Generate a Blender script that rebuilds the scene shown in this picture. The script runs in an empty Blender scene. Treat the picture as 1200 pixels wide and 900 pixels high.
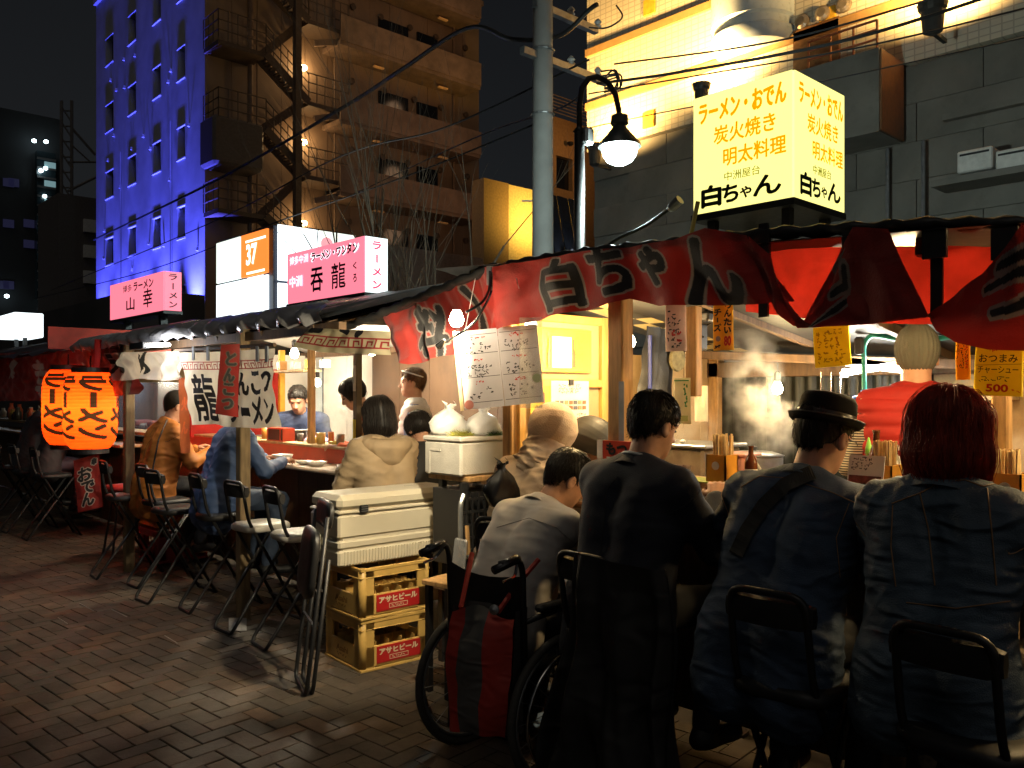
import bpy, bmesh, math, random
import numpy as np
from mathutils import Vector, Matrix, noise, Euler
rng = random.Random(7)
nr = np.random.RandomState(7)
SC = bpy.context.scene
COL = SC.collection
R = math.radians
PI = math.pi
# ---------------------------------------------------------------- camera
CAM_H, FOC, HOR, ANG = 1.55, 980.0, 460.0, R(43.2)
SA, CA = math.sin(ANG), math.cos(ANG)
cam_d = bpy.data.cameras.new('camera')
cam_d.sensor_width = 36; cam_d.lens = 36 * FOC / 1200
cam_d.shift_y = (HOR - 450) / 1200
cam_d.clip_start = 0.05; cam_d.clip_end = 800
cam = bpy.data.objects.new('camera', cam_d); COL.objects.link(cam)
cam.location = (0, 0, CAM_H); cam.rotation_euler = (R(90), 0, -ANG)
SC.camera = cam
# ---------------------------------------------------------------- night sky, faint glow, exposure
wd = bpy.data.worlds.new('World'); SC.world = wd; wd.use_nodes = True
nt = wd.node_tree; nt.nodes.clear()
sky = nt.nodes.new('ShaderNodeTexSky'); sky.sky_type = 'NISHITA'; sky.sun_disc = False
sky.sun_elevation = R(24); sky.sun_rotation = R(200); sky.air_density = 1.0; sky.dust_density = 4.0
hsv = nt.nodes.new('ShaderNodeHueSaturation'); hsv.inputs['Saturation'].default_value = 0.35
bg = nt.nodes.new('ShaderNodeBackground'); bg.inputs[1].default_value = 0.0022
wo = nt.nodes.new('ShaderNodeOutputWorld')
nt.links.new(sky.outputs[0], hsv.inputs['Color']); nt.links.new(hsv.outputs[0], bg.inputs[0]); nt.links.new(bg.outputs[0], wo.inputs[0])
sd = bpy.data.lights.new('ambient_fill', 'SUN'); sd.energy = 0.085; sd.angle = R(30); sd.color = (1.0, 0.9, 0.76)  # weak sun lamp added as ambient fill, standing in for city glow
so = bpy.data.objects.new('ambient_fill', sd); COL.objects.link(so)
so.rotation_euler = (R(30), 0, R(-62))
SC.view_settings.view_transform = 'Standard'; SC.view_settings.look = 'None'
SC.view_settings.exposure = 0.35; SC.view_settings.gamma = 1; SC.view_settings.use_curve_mapping = False
SC.render.engine = 'CYCLES'
cy = SC.cycles
cy.use_denoising = True
try: cy.denoiser = 'OPENIMAGEDENOISE'
except Exception: pass
cy.max_bounces = 6; cy.diffuse_bounces = 3; cy.glossy_bounces = 3; cy.transmission_bounces = 4
cy.transparent_max_bounces = 12; cy.volume_bounces = 0
cy.caustics_reflective = False; cy.caustics_refractive = False
cy.sample_clamp_indirect = 4.0
cy.use_light_tree = True
cy.volume_step_rate = 1.0

# ---------------------------------------------------------------- pixel rays of the photograph -> points at a stated plane
def ray(px, py):
    xc = (px - 600) / FOC
    return SA + CA * xc, CA - SA * xc, (HOR - py) / FOC
def onX(px, py, X):
    a, b, c = ray(px, py); d = X / a
    return Vector((X, b * d, CAM_H + c * d))
def onY(px, py, Y):
    a, b, c = ray(px, py); d = Y / b
    return Vector((a * d, Y, CAM_H + c * d))
def onZ(px, py, z=0.0):
    a, b, c = ray(px, py); d = (z - CAM_H) / c
    return Vector((a * d, b * d, z))
def onD(px, py, d):
    a, b, c = ray(px, py)
    return Vector((a * d, b * d, CAM_H + c * d))

# ---------------------------------------------------------------- materials
MATS = {}
def mat(name, col=(.5, .5, .5), rough=.6, metal=0.0, var=.18, scale=12.0, bump=0.0, bscale=None, emit=None, es=0.0,
        trans=0.0, alpha=1.0, attr=None, sheen=0.0, spec=.5, coat=0.0, stretch=None, glass=False, emit_attr=False, dirt=0.0, wrinkle=0.0, wscale=6.0, wst=(1, 1, 2.2)):
    if name in MATS: return MATS[name]
    m = bpy.data.materials.new(name); m.use_nodes = True
    n = m.node_tree.nodes; L = m.node_tree.links
    n.clear()
    out = n.new('ShaderNodeOutputMaterial')
    p = n.new('ShaderNodeBsdfPrincipled')
    p.inputs['Roughness'].default_value = rough; p.inputs['Metallic'].default_value = metal
    p.inputs['Specular IOR Level'].default_value = spec
    if coat: p.inputs['Coat Weight'].default_value = coat; p.inputs['Coat Roughness'].default_value = .15
    if sheen: p.inputs['Sheen Weight'].default_value = sheen
    tc = n.new('ShaderNodeTexCoord'); mp = n.new('ShaderNodeMapping')
    L.new(tc.outputs['Object'], mp.inputs[0])
    if stretch: mp.inputs['Scale'].default_value = stretch
    base = None
    if attr:
        a = n.new('ShaderNodeAttribute'); a.attribute_name = attr; base = a.outputs['Color']
    if var > 0:
        no = n.new('ShaderNodeTexNoise'); no.inputs['Scale'].default_value = scale; no.inputs['Detail'].default_value = 4
        L.new(mp.outputs[0], no.inputs['Vector'])
        mr = n.new('ShaderNodeMapRange'); mr.inputs[1].default_value = .3; mr.inputs[2].default_value = .7
        mr.inputs[3].default_value = 1 - var; mr.inputs[4].default_value = 1 + var
        L.new(no.outputs[0], mr.inputs[0])
        mx = n.new('ShaderNodeMix'); mx.data_type = 'RGBA'; mx.blend_type = 'MULTIPLY'; mx.inputs[0].default_value = 1
        if base is not None: L.new(base, mx.inputs[6])
        else: mx.inputs[6].default_value = (*col, 1)
        L.new(mr.outputs[0], mx.inputs[7]); base = mx.outputs[2]
        rr = n.new('ShaderNodeMapRange'); rr.inputs[3].default_value = max(.02, rough - .1); rr.inputs[4].default_value = min(1, rough + .1)
        L.new(no.outputs[0], rr.inputs[0]); L.new(rr.outputs[0], p.inputs['Roughness'])
    if dirt > 0:
        n2 = n.new('ShaderNodeTexNoise'); n2.inputs['Scale'].default_value = 3.1; n2.inputs['Detail'].default_value = 8; n2.inputs['Roughness'].default_value = .7
        L.new(tc.outputs['Object'], n2.inputs['Vector'])
        m2 = n.new('ShaderNodeMapRange'); m2.inputs[1].default_value = .5; m2.inputs[2].default_value = .75; m2.inputs[3].default_value = 0; m2.inputs[4].default_value = dirt
        L.new(n2.outputs[0], m2.inputs[0])
        mx2 = n.new('ShaderNodeMix'); mx2.data_type = 'RGBA'; L.new(m2.outputs[0], mx2.inputs[0])
        if base is not None: L.new(base, mx2.inputs[6])
        else: mx2.inputs[6].default_value = (*col, 1)
        mx2.inputs[7].default_value = (.06, .045, .03, 1); base = mx2.outputs[2]
    if base is not None: L.new(base, p.inputs['Base Color'])
    else: p.inputs['Base Color'].default_value = (*col, 1)
    if bump > 0:
        nb = n.new('ShaderNodeTexNoise'); nb.inputs['Scale'].default_value = bscale or scale * 3; nb.inputs['Detail'].default_value = 5
        L.new(mp.outputs[0], nb.inputs['Vector'])
        b = n.new('ShaderNodeBump'); b.inputs['Strength'].default_value = bump; b.inputs['Distance'].default_value = .01
        L.new(nb.outputs[0], b.inputs['Height']); L.new(b.outputs[0], p.inputs['Normal'])
    if wrinkle > 0:
        m3 = n.new('ShaderNodeMapping'); m3.inputs['Scale'].default_value = wst; m3.inputs['Rotation'].default_value = (.25, .35, .2); L.new(tc.outputs['Object'], m3.inputs[0])
        nw = n.new('ShaderNodeTexNoise'); nw.noise_type = 'RIDGED_MULTIFRACTAL'; nw.inputs['Scale'].default_value = wscale; nw.inputs['Detail'].default_value = 3; nw.inputs['Distortion'].default_value = .6
        L.new(m3.outputs[0], nw.inputs['Vector'])
        b2 = n.new('ShaderNodeBump'); b2.inputs['Strength'].default_value = wrinkle; b2.inputs['Distance'].default_value = .028; L.new(nw.outputs[0], b2.inputs['Height'])
        if bump > 0: L.new(b.outputs[0], b2.inputs['Normal'])
        L.new(b2.outputs[0], p.inputs['Normal'])
    if glass:
        p.inputs['Transmission Weight'].default_value = 1; p.inputs['IOR'].default_value = 1.45
    if es > 0:
        p.inputs['Emission Strength'].default_value = es
        if emit_attr and base is not None: L.new(base, p.inputs['Emission Color'])
        else: p.inputs['Emission Color'].default_value = (*(emit or col), 1)
    sh = p.outputs[0]
    if trans > 0:
        t = n.new('ShaderNodeBsdfTranslucent'); ms = n.new('ShaderNodeMixShader'); ms.inputs[0].default_value = trans
        if base is not None: L.new(base, t.inputs[0])
        else: t.inputs[0].default_value = (*col, 1)
        L.new(sh, ms.inputs[1]); L.new(t.outputs[0], ms.inputs[2]); sh = ms.outputs[0]
    if alpha < 1:
        t = n.new('ShaderNodeBsdfTransparent'); ms = n.new('ShaderNodeMixShader'); ms.inputs[0].default_value = alpha
        L.new(t.outputs[0], ms.inputs[1]); L.new(sh, ms.inputs[2]); sh = ms.outputs[0]
    L.new(sh, out.inputs[0])
    MATS[name] = m
    return m

# ---------------------------------------------------------------- mesh building
class MB:
    def __init__(s): s.v = []; s.f = []
    def add(s, vs, fs, mtx=None):
        o = len(s.v)
        for v in vs:
            v = Vector(v)
            s.v.append(mtx @ v if mtx is not None else v)
        for f in fs: s.f.append([i + o for i in f])
        return s
    def box(s, c, size, rot=None, ch=0.0, mtx=None):
        """box centred at c, optional Euler rotation, optional chamfer ch"""
        hx, hy, hz = size[0] / 2, size[1] / 2, size[2] / 2
        T = Matrix.Translation(Vector(c))
        if rot is not None: T = T @ Euler(rot).to_matrix().to_4x4()
        if mtx is not None: T = mtx @ T
        if ch <= 0:
            vs = [(x * hx, y * hy, z * hz) for x in (-1, 1) for y in (-1, 1) for z in (-1, 1)]
            fs = [(0, 1, 3, 2), (4, 6, 7, 5), (0, 4, 5, 1), (2, 3, 7, 6), (0, 2, 6, 4), (1, 5, 7, 3)]
            return s.add(vs, fs, T)
        ch = min(ch, hx * .9, hy * .9, hz * .9)
        vs = []; idx = {}
        for x in (-1, 1):
            for y in (-1, 1):
                for z in (-1, 1):
                    for ax in range(3):
                        p = [x * (hx - ch), y * (hy - ch), z * (hz - ch)]
                        p[ax] = (x, y, z)[ax] * (hx, hy, hz)[ax]
                        idx[(x, y, z, ax)] = len(vs); vs.append(p)
        fs = []
        for ax in range(3):
            o = [a for a in range(3) if a != ax]
            for sg in (-1, 1):
                q = []
                for a, b in ((-1, -1), (1, -1), (1, 1), (-1, 1)):
                    k = [0, 0, 0]; k[ax] = sg; k[o[0]] = a; k[o[1]] = b
                    q.append(idx[(k[0], k[1], k[2], ax)])
                fs.append(q)
        for ax in range(3):
            o = [a for a in range(3) if a != ax]
            for a in (-1, 1):
                for b in (-1, 1):
                    q = []
                    for sg, face in ((-1, o[0]), (1, o[0]), (1, o[1]), (-1, o[1])):
                        k = [0, 0, 0]; k[ax] = sg; k[o[0]] = a; k[o[1]] = b
                        q.append(idx[(k[0], k[1], k[2], face)])
                    fs.append(q)
        for x in (-1, 1):
            for y in (-1, 1):
                for z in (-1, 1): fs.append([idx[(x, y, z, a)] for a in range(3)])
        return s.add(vs, fs, T)
    def tube(s, pts, r, n=8, closed=False, cap=True):
        """tube along a polyline; r a number or a list"""
        pts = [Vector(p) for p in pts]; k = len(pts)
        rr = r if isinstance(r, (list, tuple)) else [r] * k
        up = None; rings = []
        for i, p in enumerate(pts):
            if closed: t = pts[(i + 1) % k] - pts[i - 1]
            else: t = pts[min(i + 1, k - 1)] - pts[max(i - 1, 0)]
            if t.length < 1e-9: t = Vector((0, 0, 1))
            t.normalize()
            if up is None:
                up = Vector((0, 0, 1)) if abs(t.z) < .9 else Vector((1, 0, 0))
            a = up - t * up.dot(t)
            if a.length < 1e-6: a = t.orthogonal()
            a.normalize(); b = t.cross(a); up = a
            rings.append([p + (a * math.cos(2 * PI * j / n) + b * math.sin(2 * PI * j / n)) * rr[i] for j in range(n)])
        o = len(s.v)
        for rg in rings: s.v.extend(rg)
        m = k if closed else k - 1
        for i in range(m):
            i2 = (i + 1) % k
            for j in range(n):
                j2 = (j + 1) % n
                s.f.append([o + i * n + j, o + i * n + j2, o + i2 * n + j2, o + i2 * n + j])
        if cap and not closed:
            s.f.append([o + j for j in range(n)][::-1]); s.f.append([o + (k - 1) * n + j for j in range(n)])
        return s
    def lathe(s, prof, c=(0, 0, 0), n=24, mtx=None, ax='z', sx=1, sy=1):
        """profile [(r, z)] turned about z at c"""
        T = Matrix.Translation(Vector(c))
        if mtx is not None: T = T @ mtx
        vs = []; fs = []
        for r_, z in prof:
            for j in range(n):
                a = 2 * PI * j / n; vs.append((r_ * math.cos(a) * sx, r_ * math.sin(a) * sy, z))
        for i in range(len(prof) - 1):
            for j in range(n):
                j2 = (j + 1) % n
                fs.append([i * n + j, i * n + j2, (i + 1) * n + j2, (i + 1) * n + j])
        if prof[0][0] > 1e-4: fs.append([j for j in range(n)][::-1])
        if prof[-1][0] > 1e-4: fs.append([(len(prof) - 1) * n + j for j in range(n)])
        return s.add(vs, fs, T)
    def prism(s, poly, h, mtx=None):
        """polygon [(x, y)] extruded along z from 0 to h"""
        n = len(poly)
        vs = [(x, y, 0) for x, y in poly] + [(x, y, h) for x, y in poly]
        fs = [list(range(n))[::-1], list(range(n, 2 * n))] + [[i, (i + 1) % n, n + (i + 1) % n, n + i] for i in range(n)]
        return s.add(vs, fs, mtx)
    def quad(s, a, b, c, d): return s.add([a, b, c, d], [(0, 1, 2, 3)])
    def sheet(s, P, th=0.0):
        """P: 2-D list of points -> surface (two skins when th)"""
        nu, nv = len(P), len(P[0]); o = len(s.v)
        for row in P: s.v.extend(Vector(p) for p in row)
        for i in range(nu - 1):
            for j in range(nv - 1): s.f.append([o + i * nv + j, o + (i + 1) * nv + j, o + (i + 1) * nv + j + 1, o + i * nv + j + 1])
        return s
    def mesh(s, name, m=None, smooth=False):
        me = bpy.data.meshes.new(name); me.from_pydata([tuple(v) for v in s.v], [], s.f)
        if m: me.materials.append(m)
        if smooth: me.polygons.foreach_set('use_smooth', [True] * len(me.polygons))
        bm = bmesh.new(); bm.from_mesh(me); bmesh.ops.recalc_face_normals(bm, faces=bm.faces); bm.to_mesh(me); bm.free()
        return me
    def build(s, name, m, parent=None, smooth=False, auto=None, **kw):
        me = s.mesh(name, m, smooth)
        if auto is not None:
            me.polygons.foreach_set('use_smooth', [True] * len(me.polygons))
            me.set_sharp_from_angle(angle=R(auto))
        return obj(name, me, parent, **kw)

WM = {}   # world matrices of empties (no depsgraph update needed)
def obj(name, me, parent=None, label=None, cat=None, group=None, kind=None, world=True):
    o = bpy.data.objects.new(name, me); COL.objects.link(o)
    if parent is not None:
        o.parent = parent
        if world and parent.name in WM: o.matrix_parent_inverse = WM[parent.name].inverted()
    tag(o, label, cat, group, kind)
    return o
def tag(o, label=None, cat=None, group=None, kind=None):
    if label: o['label'] = label
    if cat: o['category'] = cat
    if group: o['group'] = group
    if kind: o['kind'] = kind
    return o
def thing(name, label, cat, loc=(0, 0, 0), rot=(0, 0, 0), group=None, local=False, kind=None):
    """an Empty at a thing's base; parts are given in world coordinates unless local"""
    o = bpy.data.objects.new(name, None); COL.objects.link(o); o.empty_display_size = .1
    o.location = loc; o.rotation_euler = rot
    tag(o, label, cat, group, kind)
    if not local: WM[o.name] = Matrix.Translation(Vector(loc)) @ Euler(rot).to_matrix().to_4x4()
    return o
def children(o): return [c for c in bpy.data.objects if c.parent == o]
def copy_tree(o, kids, loc=None, rot=None, label=None, parent=None):
    """kids: list of (object, [sub objects]); shares mesh data"""
    c = o.copy(); COL.objects.link(c)
    if loc is not None: c.location = loc
    if rot is not None: c.rotation_euler = rot
    if label: c['label'] = label
    for k, subs in kids:
        kc = k.copy(); COL.objects.link(kc); kc.parent = c
        for s_ in subs:
            sc_ = s_.copy(); COL.objects.link(sc_); sc_.parent = kc
    return c
def point_light(name, loc, watt, col, r=.04, parent=None):
    l = bpy.data.lights.new(name, 'POINT'); l.energy = watt; l.color = col; l.shadow_soft_size = r
    o = bpy.data.objects.new(name, l); COL.objects.link(o); o.location = loc
    if parent is not None:
        o.parent = parent
        if parent.name in WM: o.matrix_parent_inverse = WM[parent.name].inverted()
    return o
def spot_light(name, loc, target, watt, col, cone=60, blend=.6, r=.05, parent=None):
    l = bpy.data.lights.new(name, 'SPOT'); l.energy = watt; l.color = col; l.shadow_soft_size = r
    l.spot_size = R(cone); l.spot_blend = blend
    o = bpy.data.objects.new(name, l); COL.objects.link(o); o.location = loc
    o.rotation_euler = (Vector(target) - Vector(loc)).to_track_quat('-Z', 'Y').to_euler()
    if parent is not None:
        o.parent = parent
        if parent.name in WM: o.matrix_parent_inverse = WM[parent.name].inverted()
    return o
def bez(p0, p1, p2, n=12):
    p0, p1, p2 = Vector(p0), Vector(p1), Vector(p2)
    return [p0 * (1 - t) ** 2 + p1 * 2 * t * (1 - t) + p2 * t * t for t in [i / n for i in range(n + 1)]]
def sag(a, b, s, n=16):
    a, b = Vector(a), Vector(b)
    return [a.lerp(b, i / n) - Vector((0, 0, s * 4 * (i / n) * (1 - i / n))) for i in range(n + 1)]
def round_path(pts, r, n=4):
    """polyline with rounded corners"""
    pts = [Vector(p) for p in pts]; out = [pts[0]]
    for i in range(1, len(pts) - 1):
        a, b, c = pts[i - 1], pts[i], pts[i + 1]
        ra = min(r, (a - b).length * .45, (c - b).length * .45)
        p, q = b + (a - b).normalized() * ra, b + (c - b).normalized() * ra
        out += bez(p, b, q, n)
    return out + [pts[-1]]

# ---------------------------------------------------------------- lettering
TXT = {}
def glyphs(body, w=0.0):
    """2-D triangulated lettering: (verts Nx2, tris), size 1 em, centred; w thickens the strokes"""
    key = (body, round(w, 4))
    if key in TXT: return TXT[key]
    cu = bpy.data.curves.new('lettering', 'FONT'); cu.body = body; cu.size = 1.0; cu.offset = w; cu.resolution_u = 3
    cu.align_x = 'CENTER'; cu.align_y = 'CENTER'; cu.space_line = 1.0
    o = bpy.data.objects.new('lettering', cu); COL.objects.link(o)
    dg = bpy.context.evaluated_depsgraph_get(); dg.update()
    me = bpy.data.meshes.new_from_object(o.evaluated_get(dg)); me.calc_loop_triangles()
    v = np.array([(a.co.x, a.co.y) for a in me.vertices], float).reshape(-1, 2)
    t = np.array([tuple(x.vertices) for x in me.loop_triangles], int).reshape(-1, 3)
    bpy.data.objects.remove(o); bpy.data.curves.remove(cu); bpy.data.meshes.remove(me)
    if len(v):
        c = (v.max(0) + v.min(0)) / 2; v = v - c
    TXT[key] = (v, t)
    return TXT[key]
def lettering(name, body, origin, ux, uy, width, height, m, parent, w=0.02, off=.003, slant=0.0, b=0.0):
    """flat letters stretched to width x height, centred at origin on the plane (ux, uy)"""
    v, t = glyphs(body, w)
    if not len(v): return None
    ux, uy = Vector(ux).normalized(), Vector(uy).normalized(); nz = ux.cross(uy)
    e = v.max(0) - v.min(0); e[e < 1e-6] = 1
    P = [Vector(origin) + ux * ((x / e[0]) * width + slant * (y / e[1]) * height) + uy * ((y / e[1]) * height) + nz * off for x, y in v]
    F_ = [tuple(int(i) for i in q) for q in t]; k0 = len(P); P0 = list(P); F0 = list(F_)
    if b > 0:      # bolder strokes: copies shifted round a small circle, each a hair proud of the last
        for k in range(8):
            s_ = ux * (b * height * math.cos(k * PI / 4)) + uy * (b * height * math.sin(k * PI / 4)) + nz * (.0002 * (k + 1))
            P += [q + s_ for q in P0]; F_ += [tuple(i + k0 * (k + 1) for i in q) for q in F0]
    me = bpy.data.meshes.new(name); me.from_pydata([tuple(p) for p in P], [], F_); me.materials.append(m)
    return obj(name, me, parent)
def dilate(m, r, us, vs):
    """grow a print mask by r metres"""
    du, dv = us[1] - us[0], vs[1] - vs[0]; o = m.copy(); a, b = int(r / du + .5), int(r / dv + .5)
    for i in range(-a, a + 1):
        for j in range(-b, b + 1):
            if (i * du) ** 2 + (j * dv) ** 2 <= r * r * 1.05 and (i or j): o[max(0, i):m.shape[0] + min(0, i), max(0, j):m.shape[1] + min(0, j)] |= m[max(0, -i):m.shape[0] - max(0, i), max(0, -j):m.shape[1] - max(0, j)]
    return o
def raster(mask, body, cu, cv, width, height, us, vs, w=0.0, rot=0.0):
    """rasterise lettering into mask[u, v] (us along, vs downward, metres)"""
    v, t = glyphs(body, w)
    if not len(v): return
    e0 = glyphs(body, 0.0)[0]; e = e0.max(0) - e0.min(0); e[e < 1e-6] = 1
    x = v[:, 0] / e[0] * width; y = -v[:, 1] / e[1] * height
    c, s = math.cos(rot), math.sin(rot)
    X = cu + x * c - y * s; Y = cv + x * s + y * c
    for a, b, c_ in t:
        xs = X[[a, b, c_]]; ys = Y[[a, b, c_]]
        i0, i1 = np.searchsorted(us, xs.min()), np.searchsorted(us, xs.max(), 'right')
        j0, j1 = np.searchsorted(vs, ys.min()), np.searchsorted(vs, ys.max(), 'right')
        if i1 <= i0 or j1 <= j0: continue
        U, V = np.meshgrid(us[i0:i1], vs[j0:j1], indexing='ij')
        d = (ys[1] - ys[2]) * (xs[0] - xs[2]) + (xs[2] - xs[1]) * (ys[0] - ys[2])
        if abs(d) < 1e-12: continue
        l0 = ((ys[1] - ys[2]) * (U - xs[2]) + (xs[2] - xs[1]) * (V - ys[2])) / d
        l1 = ((ys[2] - ys[0]) * (U - xs[2]) + (xs[0] - xs[2]) * (V - ys[2])) / d
        mask[i0:i1, j0:j1] |= (l0 >= -1e-6) & (l1 >= -1e-6) & (l0 + l1 <= 1 + 1e-6)
def blob(mask, pts, r, us, vs):
    """brush stroke through pts (metres) with radius r (number or list)"""
    U, V = np.meshgrid(us, vs, indexing='ij')
    rr = r if isinstance(r, (list, tuple)) else [r] * len(pts)
    for i in range(len(pts) - 1):
        a, b = np.array(pts[i]), np.array(pts[i + 1]); ab = b - a
        t = np.clip(((U - a[0]) * ab[0] + (V - a[1]) * ab[1]) / max(1e-9, (ab ** 2).sum()), 0, 1)
        d = np.hypot(U - a[0] - t * ab[0], V - a[1] - t * ab[1])
        mask |= d < rr[i] * (1 - t) + rr[i + 1] * t
def cloth(name, P, colour, m, parent=None, **kw):
    """P (nu, nv, 3) points, colour (nu, nv, 3) print -> mesh with a 'print' attribute"""
    nu, nv = P.shape[:2]
    me = bpy.data.meshes.new(name)
    I = np.arange(nu * nv).reshape(nu, nv)
    F = np.stack([I[:-1, :-1], I[1:, :-1], I[1:, 1:], I[:-1, 1:]], -1).reshape(-1, 4)
    me.vertices.add(nu * nv); me.vertices.foreach_set('co', P.reshape(-1).astype(np.float32))
    me.loops.add(F.size); me.loops.foreach_set('vertex_index', F.reshape(-1).astype(np.int32))
    me.polygons.add(len(F)); me.polygons.foreach_set('loop_start', (np.arange(len(F)) * 4).astype(np.int32))
    me.polygons.foreach_set('use_smooth', [True] * len(F))
    me.update(calc_edges=True)
    if colour is not None:
        at = me.color_attributes.new('print', 'FLOAT_COLOR', 'POINT')
        c4 = np.ones((nu * nv, 4), np.float32); c4[:, :3] = colour.reshape(-1, 3)
        at.data.foreach_set('color', c4.reshape(-1))
    me.materials.append(m)
    return obj(name, me, parent, **kw)
def paint(mask, colour, rgb): colour[mask] = rgb
def polyline(pts, n):
    """resample a 3-D polyline to n points"""
    p = np.array([tuple(x) for x in pts], float); s = np.r_[0, np.cumsum(np.linalg.norm(np.diff(p, axis=0), axis=1))]
    t = np.linspace(0, s[-1], n)
    return np.stack([np.interp(t, s, p[:, k]) for k in range(3)], 1), s[-1]
def fnoise(U, V, f, seed=0.0):
    """cheap smooth noise on arrays"""
    o = np.zeros_like(U)
    g = np.random.RandomState(int(seed * 100) + 3)
    for k in range(6):
        a = g.uniform(0, 2 * PI); ff = f * g.uniform(.5, 1.6)
        o = o + np.sin(U * ff * math.cos(a) + V * ff * math.sin(a) + g.uniform(0, 6.28))
    return o / 3.5

# ---------------------------------------------------------------- common materials
M_WOOD = mat('worn timber', (.42, .24, .09), .65, var=.35, scale=6, stretch=(8, 8, 1), bump=.25, bscale=30, dirt=.5)
M_WOODD = mat('dark timber', (.12, .07, .035), .7, var=.35, scale=6, stretch=(6, 6, 1), bump=.25, bscale=30)
M_PLY = mat('pale plywood', (.55, .40, .20), .6, var=.25, scale=4, stretch=(1, 5, 5), dirt=.35)
M_BLACK = mat('black painted steel', (.012, .012, .013), .42, var=.2, scale=40, spec=.5)
M_BLACKP = mat('black plastic', (.014, .014, .015), .5, var=.2, scale=30)
M_CHROME = mat('chromed tube', (.55, .54, .52), .18, 1.0, var=.1)
M_GALV = mat('galvanised steel', (.32, .33, .34), .42, .8, var=.2)
M_WHITEP = mat('white paint', (.72, .71, .68), .5, var=.08, dirt=.3)
M_PAPER = mat('white paper', (.80, .77, .72), .7, var=.05, trans=.25)
M_YELP = mat('yellow paper', (.90, .72, .05), .65, var=.06, trans=.5)
M_ORP = mat('orange paper', (.85, .42, .03), .65, var=.06, trans=.5)
M_INK = mat('black ink', (.012, .011, .012), .6, var=0)
M_RED = mat('red ink', (.62, .03, .02), .6, var=0)
M_GREENI = mat('green ink', (.02, .25, .07), .6, var=0)
M_ORI = mat('orange ink', (.85, .30, .01), .6, var=0)
M_WHITEI = mat('white ink', (.80, .80, .78), .6, var=0)
# ================================================================ THE SETTING
m_asph = mat('asphalt', (.045, .045, .047), .85, var=.3, scale=8, bump=.3, bscale=60)
MB().sheet([[(-120, -60, -.034), (-120, 160, -.034)], [(140, -60, -.034), (140, 160, -.034)]]).build('ground', m_asph, kind='structure')
def paver_material():
    m = bpy.data.materials.new('brown clay paver'); m.use_nodes = True
    n = m.node_tree.nodes; L = m.node_tree.links; p = n['Principled BSDF']
    oi = n.new('ShaderNodeObjectInfo'); ge = n.new('ShaderNodeNewGeometry')
    ad = n.new('ShaderNodeMath'); ad.operation = 'ADD'; fr = n.new('ShaderNodeMath'); fr.operation = 'FRACT'
    L.new(oi.outputs['Random'], ad.inputs[0]); L.new(ge.outputs['Random Per Island'], ad.inputs[1]); L.new(ad.outputs[0], fr.inputs[0])
    cr = n.new('ShaderNodeValToRGB'); cr.color_ramp.interpolation = 'LINEAR'
    e = cr.color_ramp.elements; e[0].color = (.085, .064, .046, 1); e[1].color = (.13, .095, .065, 1)
    for pos, c in ((.35, (.11, .083, .058, 1)), (.6, (.09, .074, .058, 1)), (.82, (.16, .10, .06, 1))):
        k = e.new(pos); k.color = c
    L.new(fr.outputs[0], cr.inputs[0])
    no = n.new('ShaderNodeTexNoise'); no.inputs['Scale'].default_value = 2.3; no.inputs['Detail'].default_value = 8; no.inputs['Roughness'].default_value = .7
    L.new(ge.outputs['Position'], no.inputs['Vector'])
    mr = n.new('ShaderNodeMapRange'); mr.inputs[1].default_value = .3; mr.inputs[2].default_value = .7; mr.inputs[3].default_value = .35; mr.inputs[4].default_value = .95
    L.new(no.outputs[0], mr.inputs[0])
    mx = n.new('ShaderNodeMix'); mx.data_type = 'RGBA'; mx.blend_type = 'MULTIPLY'; mx.inputs[0].default_value = 1
    L.new(cr.outputs[0], mx.inputs[6]); L.new(mr.outputs[0], mx.inputs[7]); L.new(mx.outputs[2], p.inputs['Base Color'])
    r2 = n.new('ShaderNodeMapRange'); r2.inputs[1].default_value = .3; r2.inputs[2].default_value = .7; r2.inputs[3].default_value = .85; r2.inputs[4].default_value = .58
    L.new(no.outputs[0], r2.inputs[0]); L.new(r2.outputs[0], p.inputs['Roughness'])
    nb = n.new('ShaderNodeTexNoise'); nb.inputs['Scale'].default_value = 90; nb.inputs['Detail'].default_value = 6
    L.new(ge.outputs['Position'], nb.inputs['Vector'])
    b = n.new('ShaderNodeBump'); b.inputs['Strength'].default_value = .35; b.inputs['Distance'].default_value = .004
    L.new(nb.outputs[0], b.inputs['Height']); L.new(b.outputs[0], p.inputs['Normal'])
    return m
m_pave = paver_material()
m_joint = mat('sanded joint', (.055, .046, .038), .9, var=.3, scale=20)
pv = MB().sheet([[(-14, .2, -.012), (-14, 26, -.012)], [(5.2, .2, -.012), (5.2, 26, -.012)]]).build('pavement', m_joint, kind='structure')
def pav_mesh(lx, ly): return MB().box((0, 0, -.0125), (lx - .005, ly - .005, .035), ch=.003).mesh('paver', m_pave)
PW = .102                                     # clay bricks 10 x 20 cm laid in herringbone, turned a little to the kerb
ps, pb = pav_mesh(2 * PW, PW), pav_mesh(PW, 2 * PW)
PROT = R(5); pc_, pn_ = math.cos(PROT), math.sin(PROT)
cand = []
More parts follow.
